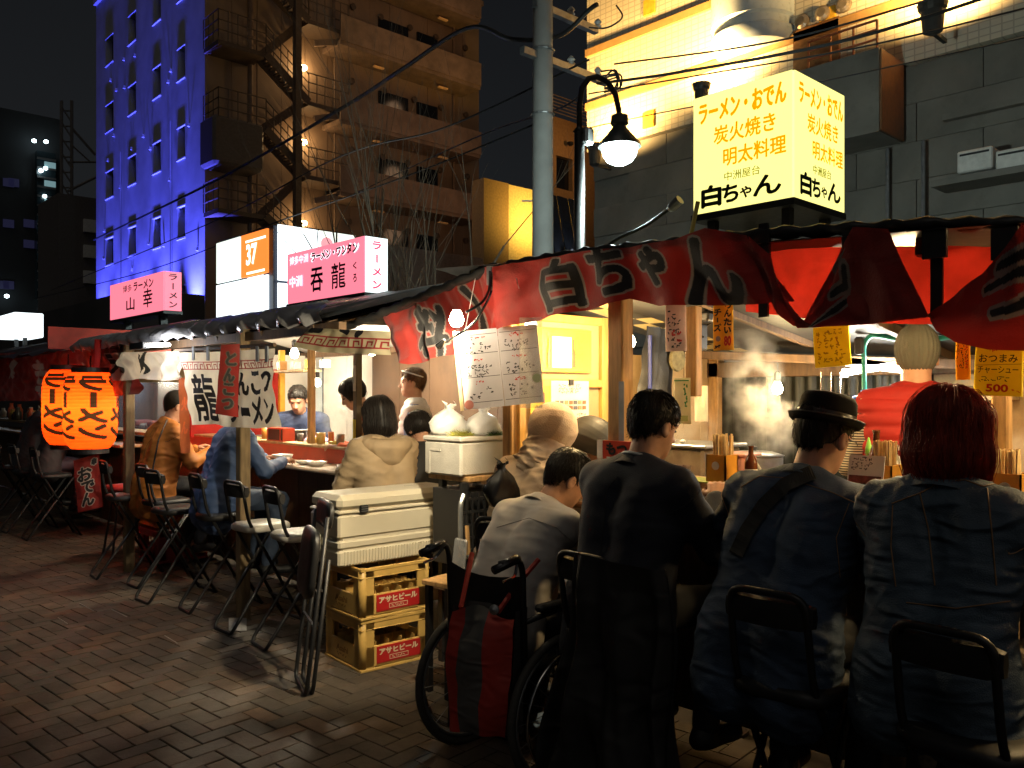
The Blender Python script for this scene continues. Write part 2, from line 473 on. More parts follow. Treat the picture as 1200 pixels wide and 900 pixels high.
for gx in range(-90, 60):
    for gy in range(-10, 180):
        k = (gx - gy) % 4
        if k not in (0, 3): continue
        thin = k == 3                         # long side away from the stalls
        u, v = (gx * PW + (PW / 2 if thin else PW), gy * PW + (PW if thin else PW / 2))
        c = (u * pc_ - v * pn_, u * pn_ + v * pc_)
        if c[0] > 3.3 or c[0] < -8 or c[1] < .6 or c[1] > 16.5: continue
        dd = c[0] * SA + c[1] * CA; xx = c[0] * CA - c[1] * SA
        if dd > 1.2:
            px = 600 + xx / dd * FOC; py = HOR + CAM_H / dd * FOC
            if -700 < px < 1500 and py < 1150:
                hidden = (px > 500 and py < 900) or px > 640
                cand.append((-1 / dd + (10 if hidden else 0) + (5 if py > 905 or px < 0 else 0), c, thin))
cand.sort(key=lambda t: t[0])
rest = MB()
for i, (_, c, thin) in enumerate(cand):
    dz = rng.uniform(-.0022, .0018); tilt = (rng.uniform(-.008, .008), rng.uniform(-.008, .008), rng.uniform(-.006, .006) + PROT)
    if i < 300:
        o = obj('paver', pb if thin else ps, pv); o.location = (c[0], c[1], dz); o.rotation_euler = tilt
    else:
        rest.box((c[0], c[1], -.0125 + dz), ((PW if thin else 2 * PW) - .006, (2 * PW if thin else PW) - .006, .035), rot=tilt)
rest.build('pavers_beyond', m_pave, pv, kind='stuff')
# litter on the paving
litter = thing('paper_scrap', 'crumpled white paper scrap on the paving at the timber post foot', 'litter', onZ(278, 730, .004))
MB().sheet([[tuple(onZ(268 + i * 7, 724 + j * 5, .006 + .012 * rng.random())) for j in range(4)] for i in range(4)]).build('crumpled_sheet', mat('litter paper', (.35, .34, .33), .8), litter)
for k, (a, b, lab) in enumerate([((93, 707), (110, 716), 'thin white straw lying farthest from the stools on the paving'), ((131, 714), (149, 723), 'thin white straw on the paving, nearer the second timber post'),
                                 ((68, 724), (79, 731), 'short white straw on the paving, leftmost of the three'), ((193, 745), (208, 754), 'faint straw on the paving nearest the camera')]):
    MB().tube([onZ(*a, .006), onZ(*b, .006)], .003, 6).build('drinking_straw', mat('straw', (.45, .43, .40), .5), label=lab, cat='straw')

def wall_openings(W, H, ops):
    """unit wall in (u, v): quads of a W x H wall around rectangular openings (u0, v0, u1, v1)"""
    us = sorted({0, W, *[o[0] for o in ops], *[o[2] for o in ops]}); vs = sorted({0, H, *[o[1] for o in ops], *[o[3] for o in ops]})
    us = [u for u in us if 0 <= u <= W]; vs = [v for v in vs if 0 <= v <= H]
    q = []
    for a, b in zip(us, us[1:]):
        for c, d in zip(vs, vs[1:]):
            mu, mv = (a + b) / 2, (c + d) / 2
            if not any(o[0] < mu < o[2] and o[1] < mv < o[3] for o in ops): q.append((a, c, b, d))
    return q
def facade(mb, org, ux, nrm, W, H, ops, depth=.25):
    """wall with real recessed openings; org lower-left, ux along, nrm outward"""
    org, ux, nrm = Vector(org), Vector(ux), Vector(nrm); uz = Vector((0, 0, 1))
    P = lambda u, v, d=0: org + ux * u + uz * v - nrm * d
    for a, c, b, d in wall_openings(W, H, ops): mb.quad(P(a, c), P(b, c), P(b, d), P(a, d))
    for a, c, b, d in ops:
        for p, q in (((a, c), (b, c)), ((b, c), (b, d)), ((b, d), (a, d)), ((a, d), (a, c))):
            mb.quad(P(*p), P(*q), P(*q, depth), P(*p, depth))

# ---------------------------------------------------------------- office block: blue-lit front, brown side with fire stairs
BX, BY, BH = 12.5, 29.4, 19.6
m_bfac = mat('light grey render', (.45, .45, .47), .75, var=.12, scale=1.5, bump=.4, bscale=14)
m_bside = mat('beige metal cladding', (.27, .185, .13), .6, var=.15, scale=.8)
m_glassd = mat('dark window glass', (.01, .011, .014), .12, var=0, spec=.6)
m_steel = mat('brown painted steel', (.10, .068, .05), .55, var=.2)
m_conc = mat('weathered concrete', (.23, .155, .115), .8, var=.25, scale=2, dirt=.4)
ob = thing('office_block', 'tall office block with blue floodlit front and brown side with fire stairs', 'building', (BX, BY, 0))
BL = 12.1
ops = []; wins = []
for c, (px, yy) in enumerate([(128.5, 122), (155, 100), (184, 79), (212.5, 56)]):
    p0 = onX(px - 4.2, 0, BX).y; p1 = onX(px + 4.2, 0, BX).y
    for k in range(-1, 6):
        # storey height 3 m; row with its head at yy in the photo
        top = onX(px, yy, BX).z - k * 3.0
        ops.append((min(p0, p1) - BY, top - 1.15, max(p0, p1) - BY, top)); wins.append((min(p0, p1), top - 1.15, max(p0, p1), top))
ops = [o for o in ops if o[1] > .3 and o[3] < BH - .2]; wins = [w for w in wins if w[1] > .3 and w[3] < BH - .2]
# the grid cutter needs aligned rows: snap to the first column's rows
f = MB(); facade(f, (BX, BY, 0), (0, 1, 0), (-1, 0, 0), BL, BH, ops, .28)
f.build('front_wall', m_bfac, ob)
for y0, z0, y1, z1 in wins:
    w = MB().quad((BX + .26, y0, z0), (BX + .26, y1, z0), (BX + .26, y1, z1), (BX + .26, y0, z1)).build('window', m_glassd, ob)
    MB().box((BX - .005, (y0 + y1) / 2, z0 - .05), (.09, y1 - y0 + .12, .06)).build('sill', m_bfac, w); MB().box((BX - .004, (y0 + y1) / 2, z1 + .03), (.06, y1 - y0 + .1, .05)).build('lintel', m_bfac, w)
MB().box((BX + 6.6, BY + BL / 2, BH + .1), (13.3, BL + .1, .22)).build('roof', m_conc, ob)
MB().box((BX - .06, BY + BL / 2, BH + .05), (.16, BL, .34)).build('parapet_cap', m_bfac, ob)
MB().quad((BX, BY + BL, 0), (BX + 13, BY + BL, 0), (BX + 13, BY + BL, BH), (BX, BY + BL, BH)).quad((BX + 13, BY, 0), (BX + 13, BY + BL, 0), (BX + 13, BY + BL, BH), (BX + 13, BY, BH)).build('rear_wall', m_bside, ob)
for i in range(13):   # cladding panels of the side wall
    x0 = BX + i * 1.0
    MB().box((x0 + .5, BY + .06 + (i % 2) * .012, BH / 2), (.985, .12, BH)).build('cladding_panel', m_bside, ob)
for k in range(26):
    px, py = rng.uniform(120, 235), rng.uniform(20, 330)
    p = onX(px, py, BX - .03)
    if all(not (w[0] - .15 < p.y < w[2] + .15 and w[1] - .2 < p.z < w[3] + .2) for w in wins) and p.z < BH - .5:
        MB().box(p, (.1, .09, .12)).build('vent', m_bfac, ob)
for px in (141, 199.5):
    p = onX(px, 200, BX - .05); MB().tube([(p.x, p.y, 3), (p.x, p.y, 12)], .02, 6).build('drain_pipe', m_bfac, ob)
# flood lights along the foot of the blue front
for k, (px, e) in enumerate([(121, 1.0), (143, 1.0), (168, 1.1), (197, 1.4), (231, 1.5)]):
    y = onX(px, 300, BX).y
    fl = MB().lathe([(.09, 0), (.13, .1), (.13, .2)], (BX - .42, y, 3.0), 12).build('floodlight', M_BLACK, ob)
    spot_light('blue_uplight', (BX - .42, y, 3.23), (BX + .25, y, 14), 9500 * e, (.075, .085, 1.0), 52, 1.0, .06, ob)
# fire stairs in front of the side wall
YF = BY - 1.25
def yp(px, py, Y): return onY(px, py, Y)
lev = [(-32, 22), (62, 118), (150, 205), (252, 300)]
def railing(a, b, h, mb, n=5):
    a, b = Vector(a), Vector(b); up = Vector((0, 0, h))
    for k in (1.0, .66, .33): mb.tube([a + up * k, b + up * k], .022, 5)
    for i in range(n + 1):
        p = a.lerp(b, i / n); mb.tube([p, p + up], .02, 5)
for k, (yl, yr) in enumerate(lev):
    a0, a1 = yp(256, yl, YF), yp(312, yl, YF); zl = a1.z
    b0, b1 = yp(362, yr, YF), yp(408, yr, YF); zr = b0.z
    MB().box(((a0.x + a1.x) / 2, BY - .62, zl - .08), (a1.x - a0.x, 1.2, .16)).build('stair_landing', m_steel, ob)
    MB().box(((b0.x + b1.x) / 2, BY - .62, zr - .08), (b1.x - b0.x, 1.2, .16)).build('stair_landing', m_steel, ob)
    st = MB(); N = 9
    for s_ in range(N):
        t = (s_ + .5) / N
        st.box((a1.x + (b0.x - a1.x) * t, YF + .3, zl + (zr - zl) * t), ((b0.x - a1.x) / N * 1.1, .6, .05))
    d = Vector((b0.x - a1.x, 0, zr - zl)); ang = -math.atan2(d.z, d.x)
    for yy in (YF, YF + .6): st.box(((a1.x + b0.x) / 2, yy, (zl + zr) / 2 - .05), (d.length, .05, .3), rot=(0, ang, 0))
    if k + 1 < len(lev):
        zn = yp(312, lev[k + 1][0], YF).z
        for s_ in range(N):
            t = (s_ + .5) / N; st.box((b0.x + (a1.x - b0.x) * t, YF + .95, zr + (zn - zr) * t), ((b0.x - a1.x) / N * 1.1, .5, .05))
        d2 = Vector((a1.x - b0.x, 0, zn - zr)); st.box(((a1.x + b0.x) / 2, YF + .7, (zr + zn) / 2), (d2.length, .05, .3), rot=(0, -math.atan2(d2.z, d2.x), 0))
    st.build('stair_flight', m_steel, ob)
    rl = MB()
    railing((a0.x, YF, zl), (a1.x, YF, zl), 1.05, rl); railing((a0.x, YF, zl), (a0.x, BY, zl), 1.05, rl, 3)
    railing((a1.x, YF, zl), (b0.x, YF, zr), 1.0, rl, 6); railing((b0.x, YF, zr), (b1.x, YF, zr), 1.05, rl)
    rl.build('stair_railing', m_steel, ob)
    if k:
        lp = yp(355, yr - 38, BY - .1)
        MB().lathe([(.0, -.1), (.12, -.08), (.14, 0), (.12, .08), (0, .1)], (lp.x, lp.y - .05, lp.z), 12).build('stair_lamp', mat('stair lamp glow', (1, .8, .45), emit=(1, .72, .32), es=14, var=0), ob)
        point_light('stair_lamp_light', (lp.x, lp.y - .35, lp.z), 34, (1, .62, .26), .12, ob)
        bx = yp(386, yr - 68, YF + .2)
        MB().box(bx, (1.4, .1, .22), rot=(0, R(-18), 0)).build('stair_beam', m_conc, ob)
cx = yp(347, 200, YF).x
MB().box((cx, YF - .08, BH / 2), (.24, .24, BH)).build('stair_column', m_steel, ob)
cx2 = yp(309, 200, YF).x
MB().tube([(cx2, BY - .2, 0), (cx2, BY - .2, BH)], .11, 8).build('service_pipe', m_conc, ob)
MB().box(yp(272, 172, BY - .7), (1.9, 1.2, 1.7), ch=.1).build('duct_box', mat('dark duct', (.10, .08, .07), .6), ob)
# balconies on the right half
x0, x1 = yp(398, 100, BY - 1.3).x, yp(562, 100, BY - 1.3).x
for k, z in enumerate((18.2, 15.2, 12.15, 9.35, 6.4)):
    b = MB().box(((x0 + x1) / 2, BY - .68, z - .1), (x1 - x0, 1.35, .2)).build('balcony', m_conc, ob)
    MB().box(((x0 + x1) / 2, BY - 1.36, z + .45), (x1 - x0 + .02, .1, 1.0)).build('balcony_parapet', m_conc, b)
    MB().box((x1 - .05, BY - .65, z + .45), (.12, 1.3, 1.0)).build('balcony_end', m_conc, b)
    for i in range(5):
        xx = x0 + 1.2 + i * 1.55 + rng.uniform(-.2, .2)
        MB().lathe([(.13, 0), (.13, .1), (.06, .12)], (xx, BY - .02, z + 2.1), 10, Matrix.Rotation(R(90), 4, 'X')).build('vent', m_steel, ob)
    for i in range(2):
        xx = x0 + (1.8 if i == 0 else 6.6) + rng.uniform(-.6, .6)
        MB().box((xx, BY - .35, z + .38), (.8, .3, .6), ch=.03).build('condenser_unit', M_WHITEP, ob)
    for xx in (x0 + .5, x1 - .5): MB().tube([(xx, BY - .12, z), (xx, BY - .12, z + 2.8)], .05, 6).build('drain_pipe', m_conc, ob)
    wz = z + 1.0
    MB().box((x0 + 3.4, BY - .03, wz + .1), (1.5, .1, 1.9)).box((x0 + 5.2, BY - .03, wz + .1), (1.1, .1, 1.9)).build('window', m_glassd, ob)
MB().box((x1 + .1, BY + 1.0, 11), (.7, .7, 17)).build('pipe_shaft', m_conc, ob)
wl = yp(470, 40, BY - .9)
# added fill lights out in front and dim soffit boxes, to warm the balconies
for z in (18.0, 15.0, 11.95, 9.1):
    for xx in (x0 + 2.2, x1 - 1.6):
        MB().box((xx, BY - .7, z - .14), (.5, .16, .07), ch=.02).build('added_soffit_box', mat('added soffit box glow', (1, .6, .25), emit=(1, .5, .18), es=.02, var=0), ob)
        point_light('balcony_fill_light', (xx, BY - 3.2, z - .2), 13, (1, .58, .32), .4, ob)

# ---------------------------------------------------------------- tiled hotel block on the right, orange flood lights
TX, TY, TZ = 14.1, 12.55, 6.95
th = thing('tiled_block', 'pale tiled building with orange floodlit upper wall at upper right', 'building', (TX, 4, 0))
def tile_mat():
    m = bpy.data.materials.new('small wall tile'); m.use_nodes = True
    n = m.node_tree.nodes; L = m.node_tree.links; p = n['Principled BSDF']
    tc = n.new('ShaderNodeTexCoord'); mp = n.new('ShaderNodeMapping'); mp.inputs['Rotation'].default_value = (0, R(90), R(0))
    sx = n.new('ShaderNodeSeparateXYZ'); cb = n.new('ShaderNodeCombineXYZ'); L.new(tc.outputs['Object'], sx.inputs[0]); L.new(sx.outputs[1], cb.inputs[0]); L.new(sx.outputs[2], cb.inputs[1])
    br = n.new('ShaderNodeTexBrick'); br.offset = 0; br.inputs['Scale'].default_value = 1; br.inputs['Brick Width'].default_value = .16; br.inputs['Row Height'].default_value = .11
    br.inputs['Mortar Size'].default_value = .011; br.inputs['Color1'].default_value = (.70, .63, .50, 1); br.inputs['Color2'].default_value = (.64, .57, .45, 1); br.inputs['Mortar'].default_value = (.48, .42, .33, 1)
    L.new(cb.outputs[0], br.inputs['Vector']); L.new(br.outputs['Color'], p.inputs['Base Color']); p.inputs['Roughness'].default_value = .35
    b = n.new('ShaderNodeBump'); b.inputs['Strength'].default_value = .4; b.inputs['Distance'].default_value = .01; b.invert = True
    L.new(br.outputs['Fac'], b.inputs['Height']); L.new(b.outputs[0], p.inputs['Normal'])
    return m
m_tile = tile_mat()
m_grey = mat('grey stone cladding', (.20, .185, .16), .6, var=.22, scale=1.2, dirt=.35)
m_band = mat('ochre band', (.42, .24, .09), .5, var=.1)
MB().box((TX + 5, 1.2, 16), (10, 2 * (TY - 1.2), 18.1)).build('upper_wall', m_tile, th)
MB().box((TX + 5.1, 1.2, 3.4), (9.8, 2 * (TY - 1.2) - .1, 6.8)).build('lower_wall', m_grey, th)
pm = MB().box((0, 0, 0), (.09, 1.988, .624), ch=.004).mesh('cladding_panel', m_grey)
for r_ in range(7):
    for c in range(6):
        yy = TY - 1.1 - c * 2.0 - (1.0 if r_ % 2 else 0)
        if yy < .6: continue
        o = obj('cladding_panel', pm, th, world=False); o.location = (TX + .15 - TX, yy - 4, TZ - .31 - r_ * .63 - .03)
for zz in (7.95, 9.15, 10.7, 12.4):
    MB().box((TX - .02, 1.2, zz), (.1, 2 * (TY - 1.2), .16)).build('ledge_band', m_band, th)
for px, py in ((760, 140), (761, 8), (970, 20)):
    p = onX(px, py, TX - .02); MB().box(p, (.05, .3, .34), ch=.01).build('yellow_panel', mat('yellow glazed panel', (.75, .42, .04), .4), th)
# projecting box with brown end, wall vents, brown shutter, rounded balcony
yb = onX(1030, 60, 13.2).y; ya = onX(900, 100, 13.2).y
MB().box((13.65, (ya + yb) / 2, 6.32), (.9, ya - yb, 1.32)).build('projecting_box', m_grey, th)
MB().box((13.66, yb - .015, 6.32), (.86, .03, 1.28)).build('box_end_panel', mat('rust brown panel', (.23, .11, .05), .5), th)
rl = MB(); railing((13.25, yb + .05, 6.99), (13.25, yb + 1.2, 6.99), .45, rl, 3); rl.build('box_railing', mat('rust rail', (.35, .09, .03), .5), th)
for px, py in ((897, 43), (918, 36), (942, 27), (966, 17), (991, 7)):
    MB().lathe([(.1, 0), (.13, .03), (.13, .1), (.08, .13)], onX(px, py, TX), 14, Matrix.Rotation(R(-90), 4, 'Y')).build('vent', mat('aluminium vent', (.3, .25, .2), .4, .5), th)
p0, p1 = onX(930, 60, TX - .04), onX(984, 60, TX - .04)
MB().box((TX - .03, (p0.y + p1.y) / 2, 7.55), (.08, p0.y - p1.y, 1.05), ch=.01).build('shutter', mat('brown shutter', (.22, .10, .035), .5), th)
pc = onX(890, 0, TX); rb = MB()
rb.lathe([(0, -.12), (.72, -.12), (.8, 0), (.8, .12), (.74, .16), (.74, .3), (.8, .34), (.8, .95), (.74, .98)], (TX, pc.y + .1, onX(885, 32, TX - .9).z + .1), 40)
rb.build('round_balcony', mat('pale enamel', (.45, .52, .60), .3, var=.05), th, auto=40)
# right hand recess with white condenser boxes
p0 = onX(1108, 210, TX + .02)
MB().box((TX - .05, -1.0, onX(1150, 130, TX).z), (.14, 2 * (p0.y + 1.0), .1)).build('recess_lintel', m_grey, th)
MB().box((TX - .28, -1.0, onX(1150, 212, TX).z - .05), (.6, 2 * (p0.y + 1.0), .1)).build('recess_ledge', m_grey, th)
for k, (a, b) in enumerate(((1126, 1169), (1171, 1214))):
    q0, q1 = onX(a, 207, TX - .3), onX(b, 200, TX - .3)
    c = MB().box((TX - .3, (q0.y + q1.y) / 2, q0.z + .17), (.4, q0.y - q1.y - .02, .33), ch=.02).build('condenser_unit', M_WHITEP, th)
    for s_ in (.3, .7): MB().box((TX - .505, q0.y + (q1.y - q0.y) * s_, q0.z + .27), (.012, .2, .03)).build('slot', M_BLACKP, c)
for px in (1040, 1082): 
    p = onX(px, 180, TX - .06); MB().tube([(TX - .06, p.y, 2.6), (TX - .06, p.y, 5.6)], .03, 6).build('drain_pipe', M_GALV, th)
def flood(px, py, watt, aim, X=13.2, r=.16):
    p = onX(px, py, X)
    fx = MB().lathe([(.05, -.35), (r * .7, -.3), (r * .85, 0), (r, .04), (r * 1.1, .12)], p, 16).build('floodlight', mat('floodlight body', (.06, .055, .05), .4), th)
    MB().box((X + .25, p.y, p.z - .3), (.5, .06, .06)).build('floodlight_bracket', M_BLACK, th)
    spot_light('orange_floodlight', p + Vector((-.05, 0, .16)), p + Vector((.75, aim, 1.6)), watt, (1, .60, .19), 150, .8, .1, th)
flood(697, 176, 1250, 0); flood(822, 106, 1500, .2); flood(1093, 14, 1300, .1, r=.2)
# ---------------------------------------------------------------- small blocks between, behind the pole
ly = thing('low_annex', 'low ochre annex lit yellow on one side, behind the utility pole', 'building', onZ(600, 520))
Ya = 24.0
A0, A1 = onY(567, 215, Ya), onY(596, 215, Ya); 
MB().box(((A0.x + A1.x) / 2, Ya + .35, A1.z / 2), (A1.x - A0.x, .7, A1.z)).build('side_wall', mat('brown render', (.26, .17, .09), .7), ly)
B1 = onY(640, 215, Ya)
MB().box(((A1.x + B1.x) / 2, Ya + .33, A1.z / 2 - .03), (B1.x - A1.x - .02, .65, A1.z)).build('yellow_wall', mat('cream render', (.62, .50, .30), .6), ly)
spot_light('wall_uplight', ((A1.x + B1.x) / 2, Ya - 1.7, A1.z - 1.6), ((A1.x + B1.x) / 2, Ya + .05, A1.z - .9), 420, (1, .60, .10), 160, 1.0, .1, ly)
MB().box(((A1.x + B1.x) / 2, Ya - 1.85, A1.z - 1.75), (.3, .2, .2), ch=.03).build('uplight_housing', M_BLACK, ly)
mb_ = thing('brown_block', 'brown rendered block with one window, left of the tiled building', 'building', onZ(668, 540))
Yb = 19.0
C0, C1 = onY(646, 135, Yb), onY(694, 135, Yb)
w0, w1 = onY(652, 220, Yb), onY(671, 187, Yb)
f = MB(); facade(f, (C0.x, Yb, 0), (1, 0, 0), (0, -1, 0), C1.x - C0.x + 1, C0.z, [(w0.x - C0.x, w0.z, w1.x - C0.x, w1.z)], .2)
f.quad((C0.x, Yb, 0), (C0.x, Yb + .35, 0), (C0.x, Yb + .35, C0.z), (C0.x, Yb, C0.z)).build('wall', mat('ochre brown render', (.34, .20, .09), .7), mb_)
MB().quad((w0.x, Yb + .18, w0.z), (w1.x, Yb + .18, w0.z), (w1.x, Yb + .18, w1.z), (w0.x, Yb + .18, w1.z)).build('window', m_glassd, mb_)
for k in range(6): MB().box(((C0.x + C1.x) / 2 + .4, Yb - .1, C0.z + .1 + k * .11), (C1.x - C0.x + 1, .16, .03), rot=(R(25), 0, 0)).build('louvre', m_conc, mb_)
point_light('brown_block_light', (C0.x + .7, Yb - 1.6, C0.z - 1.2), 26, (1, .5, .16), .2, mb_)
MB().lathe([(.05, 0), (.1, .05), (.1, .12)], (C0.x + .7, Yb - .2, C0.z - .9), 10).build('wall_lamp', M_BLACK, mb_)
D0, D1 = onY(644, 300, 14.0), onY(678, 232, 14.0)
aw = thing('glossy_canopy', 'dark glossy metal canopy catching light behind the utility pole', 'canopy', (D0.x, 14.0, 0))
for i in range(5):
    MB().box((D0.x + (D1.x - D0.x) * (i + .5) / 5, 14.0 + .03 * (i % 2), (D0.z + D1.z) / 2), ((D1.x - D0.x) / 5 * .97, .06, D1.z - D0.z), rot=(R(-12), 0, 0), ch=.015).build('canopy_panel', mat('dark glossy metal', (.06, .07, .09), .18, .7), aw)
for xx in (D0.x + .05, D1.x - .05): MB().tube([(xx, 14.3, 0), (xx, 14.3, D0.z)], .04, 6).build('canopy_post', M_BLACK, aw)
point_light('canopy_lamp', (D0.x + .35, 13.4, D0.z + .1), 5, (.75, .85, 1), .06, aw)
MB().lathe([(0, 0), (.05, .02), (.06, .1), (.02, .14)], (D0.x + .35, 13.62, D0.z + .05), 10).build('canopy_lamp_housing', M_BLACK, aw)
gb = thing('dark_rear_block', 'dark block showing between the office block and utility pole', 'building', (22, 40, 0))
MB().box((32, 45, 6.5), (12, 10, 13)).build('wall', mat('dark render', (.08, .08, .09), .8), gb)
MB().box((29, 39.7, 13.4), (5, .3, 1.0)).build('roof_screen', m_steel, gb)

# ---------------------------------------------------------------- far left: dark tower with lit lift shaft, lattice mast, silo
dt = thing('dark_tower', 'dark tower block with lit lift shaft at far left', 'building', (6, 60, 0))
Yt = 60.0
t0, t1 = onY(-60, 140, Yt), onY(70, 140, Yt)
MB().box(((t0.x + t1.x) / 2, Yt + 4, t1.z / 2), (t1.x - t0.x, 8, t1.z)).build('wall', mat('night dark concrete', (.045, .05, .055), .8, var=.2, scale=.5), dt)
s0, s1 = onY(42, 350, Yt - .3), onY(64, 350, Yt - .3)
m_lift = mat('lift shaft glass', (.03, .05, .06), .2)
m_lit = mat('lit shaft lamp', (.8, 1, 1), emit=(.75, .95, 1), es=6, var=0)
m_litd = mat('dim shaft glow', (.25, .4, .42), emit=(.35, .6, .65), es=.3, var=0)
MB().box(((s0.x + s1.x) / 2, Yt - .3, (s0.z + onY(50, 180, Yt).z) / 2), (s1.x - s0.x, .5, onY(50, 180, Yt).z - s0.z)).build('lift_shaft', m_lift, dt)
for k in range(17):
    z0 = onY(50, 186 + k * 11, Yt - .6)
    MB().box(((s0.x + s1.x) / 2, Yt - .62, z0.z), (s1.x - s0.x, .1, .12)).build('shaft_rail', M_GALV, dt)
    if k % 2 == 0: MB().box(((s0.x + s1.x) / 2 + .2, Yt - .6, z0.z - .4), ((s1.x - s0.x) * .6, .06, .5)).build('shaft_pane', m_litd, dt)
    if k % 3 == 1: MB().box((s0.x + .3 + rng.uniform(0, .4), Yt - .7, z0.z), (.22, .1, .22), ch=.05).build('shaft_lamp', m_lit, dt)
for px, py in ((40, 165), (54, 166), (48, 200), (8, 347)):
    MB().lathe([(0, -.13), (.12, -.07), (.14, 0), (.12, .07), (0, .13)], onY(px, py, Yt - .8), 10).build('beacon_lamp', m_lit, dt)
for i in range(6):
    for j in range(7):
        if rng.random() < .3:
            p = onY(4 + i * 6, 190 + j * 24, Yt - .05); MB().box(p, (.6, .1, .5)).build('window', mat('dim violet window', (.05, .05, .12), emit=(.25, .25, .7), es=.025, var=0), dt)
lm = thing('lattice_mast', 'dark steel lattice mast above the dark block at far left', 'mast', onZ(92, 530))
Ym = 52.0; q = MB()
for px in (72, 84): q.tube([onY(px, 380, Ym), onY(px, 118, Ym)], .09, 6)
for k in range(11):
    q.tube([onY(72, 125 + k * 18, Ym), onY(84, 143 + k * 18, Ym)], .05, 5); q.tube([onY(72, 130 + k * 18, Ym), onY(84, 130 + k * 18, Ym)], .05, 5)
q.tube([onY(84, 150, Ym), onY(112, 182, Ym)], .08, 5); q.tube([onY(80, 224, Ym), onY(116, 206, Ym)], .08, 5); q.tube([onY(80, 190, Ym), onY(114, 190, Ym)], .06, 5); q.tube([onY(84, 170, Ym), onY(106, 190, Ym)], .05, 5)
q.build('lattice', mat('grey mast steel', (.16, .14, .13), .6), lm)
rb_ = thing('rear_dark_block', 'dark grey block left of the blue floodlit front', 'building', onZ(90, 530))
p0, p1 = onY(68, 226, 50), onY(118, 226, 50)
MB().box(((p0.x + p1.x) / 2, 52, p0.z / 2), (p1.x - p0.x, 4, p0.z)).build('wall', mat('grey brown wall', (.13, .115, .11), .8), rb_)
for k in range(3): MB().box(onY(106, 265 + k * 30, 49.9), (.7, .2, .7)).build('condenser_unit', M_WHITEP, rb_)
hr = thing('low_dark_terrace', 'low dark terrace of buildings behind the left stalls', 'building', (8, 26, 0))
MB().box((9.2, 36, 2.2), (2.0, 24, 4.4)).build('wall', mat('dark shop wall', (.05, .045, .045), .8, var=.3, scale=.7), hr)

# ---------------------------------------------------------------- illuminated billboard tower
bt = thing('billboard_tower', 'square tower with bright white and orange lit billboards', 'billboard', (9, 17.5, 0))
X0, Y0 = 9.0, 17.5; zt = 5.35
yL = onX(254, 280, X0).y; xR = onY(417, 290, Y0).x
MB().box(((X0 + xR) / 2 + .02, (Y0 + yL) / 2 + .02, zt / 2), (xR - X0 - .04, yL - Y0 - .04, zt)).build('casing', mat('dark blue casing', (.02, .025, .05), .45), bt)
m_bw = mat('lit white panel', (.9, .95, .95), emit=(.86, .97, 1), es=1.5, var=.03, scale=2)
m_bw2 = mat('lit pale panel', (.9, .95, .9), emit=(.86, .95, .84), es=1.05, var=.1, scale=3)
m_bo = mat('lit orange panel', (.9, .3, .08), emit=(1, .25, .04), es=1.0, var=.03)
def panelX(name, pxa, ya_, pxb, yb_, m, X=X0 - .03):
    a, b = onX(pxa, ya_, X), onX(pxb, yb_, X)
    return MB().box((X, (a.y + b.y) / 2, (a.z + b.z) / 2), (.05, abs(a.y - b.y), abs(a.z - b.z))).build(name, m, bt)
def panelY(name, pxa, ya_, pxb, yb_, m, Y=Y0 - .03):
    a, b = onY(pxa, ya_, Y), onY(pxb, yb_, Y)
    return MB().box(((a.x + b.x) / 2, Y, (a.z + b.z) / 2), (abs(a.x - b.x), .05, abs(a.z - b.z))).build(name, m, bt)
zr = [onX(285, 277, X0).z, onX(285, 326, X0).z, onX(285, 328.5, X0).z, onX(285, 374, X0).z]
yl = [onX(p, 300, X0).y for p in (256, 283.5, 285, 315.5)]
for (a, b, c, d, m) in ((0, 1, 0, 1, m_bw2), (2, 3, 0, 1, m_bo), (0, 1, 2, 3, m_bw), (2, 3, 2, 3, m_bw)):
    MB().box((X0 - .03, (yl[a] + yl[b]) / 2, (zr[c] + zr[d]) / 2), (.05, yl[a] - yl[b], zr[c] - zr[d])).build('lit_panel', m, bt)
m_wlet = mat('lit white lettering', (1, 1, 1), emit=(1, .95, .9), es=1.6, var=0)
lettering('lettering', '37', (X0 - .06, (yl[2] + yl[3]) / 2 + .1, (zr[0] + zr[1]) / 2), (0, -1, 0), (0, 0, 1), .55, .5, m_wlet, bt, .03)
for k in range(4): MB().box((X0 - .062, (yl[2] + yl[3]) / 2 - .1, zr[0] - .18 - (k > 0) * .62 - k * .13), (.006, 1.0 - .1 * k, .05)).build('print_line', m_wlet, bt)
xs = [onY(p, 300, Y0).x for p in (325, 371, 373, 415)]; zs = [onY(371, y, Y0).z for y in (270, 333, 336, 381)]
for (a, b, c, d, m) in ((0, 1, 0, 1, m_bw), (2, 3, 0, 1, m_bw2), (0, 1, 2, 3, m_bw), (2, 3, 2, 3, m_bw)):
    MB().box(((xs[a] + xs[b]) / 2, Y0 - .03, (zs[c] + zs[d]) / 2), (xs[b] - xs[a], .05, zs[c] - zs[d])).build('lit_panel', m, bt)
MB().lathe([(.16, 0), (.16, .01)], ((xs[2] + xs[3]) / 2 - .3, Y0 - .06, zs[0] - .3), 20, Matrix.Rotation(R(90), 4, 'X')).build('round_mark', mat('pink mark', (.9, .3, .35), emit=(1, .4, .45), es=.8, var=0), bt)
for k in range(5): MB().box((X0 - .03, yl[0] - .4 - k * .52, zr[3] - .35), (.05, .14 + .1 * (k % 2), .2 + .1 * (k % 3)), ch=.02).build('lit_mark', m_bw2 if k != 3 else mat('lit amber mark', (1, .7, .1), emit=(1, .65, .1), es=1.2, var=0), bt)
MB().box((X0 - .02, (yl[0] + yl[3]) / 2, zr[3] - .38), (.03, 2.7, .62)).build('green_board', mat('dark green board', (.02, .09, .07), .5), bt)
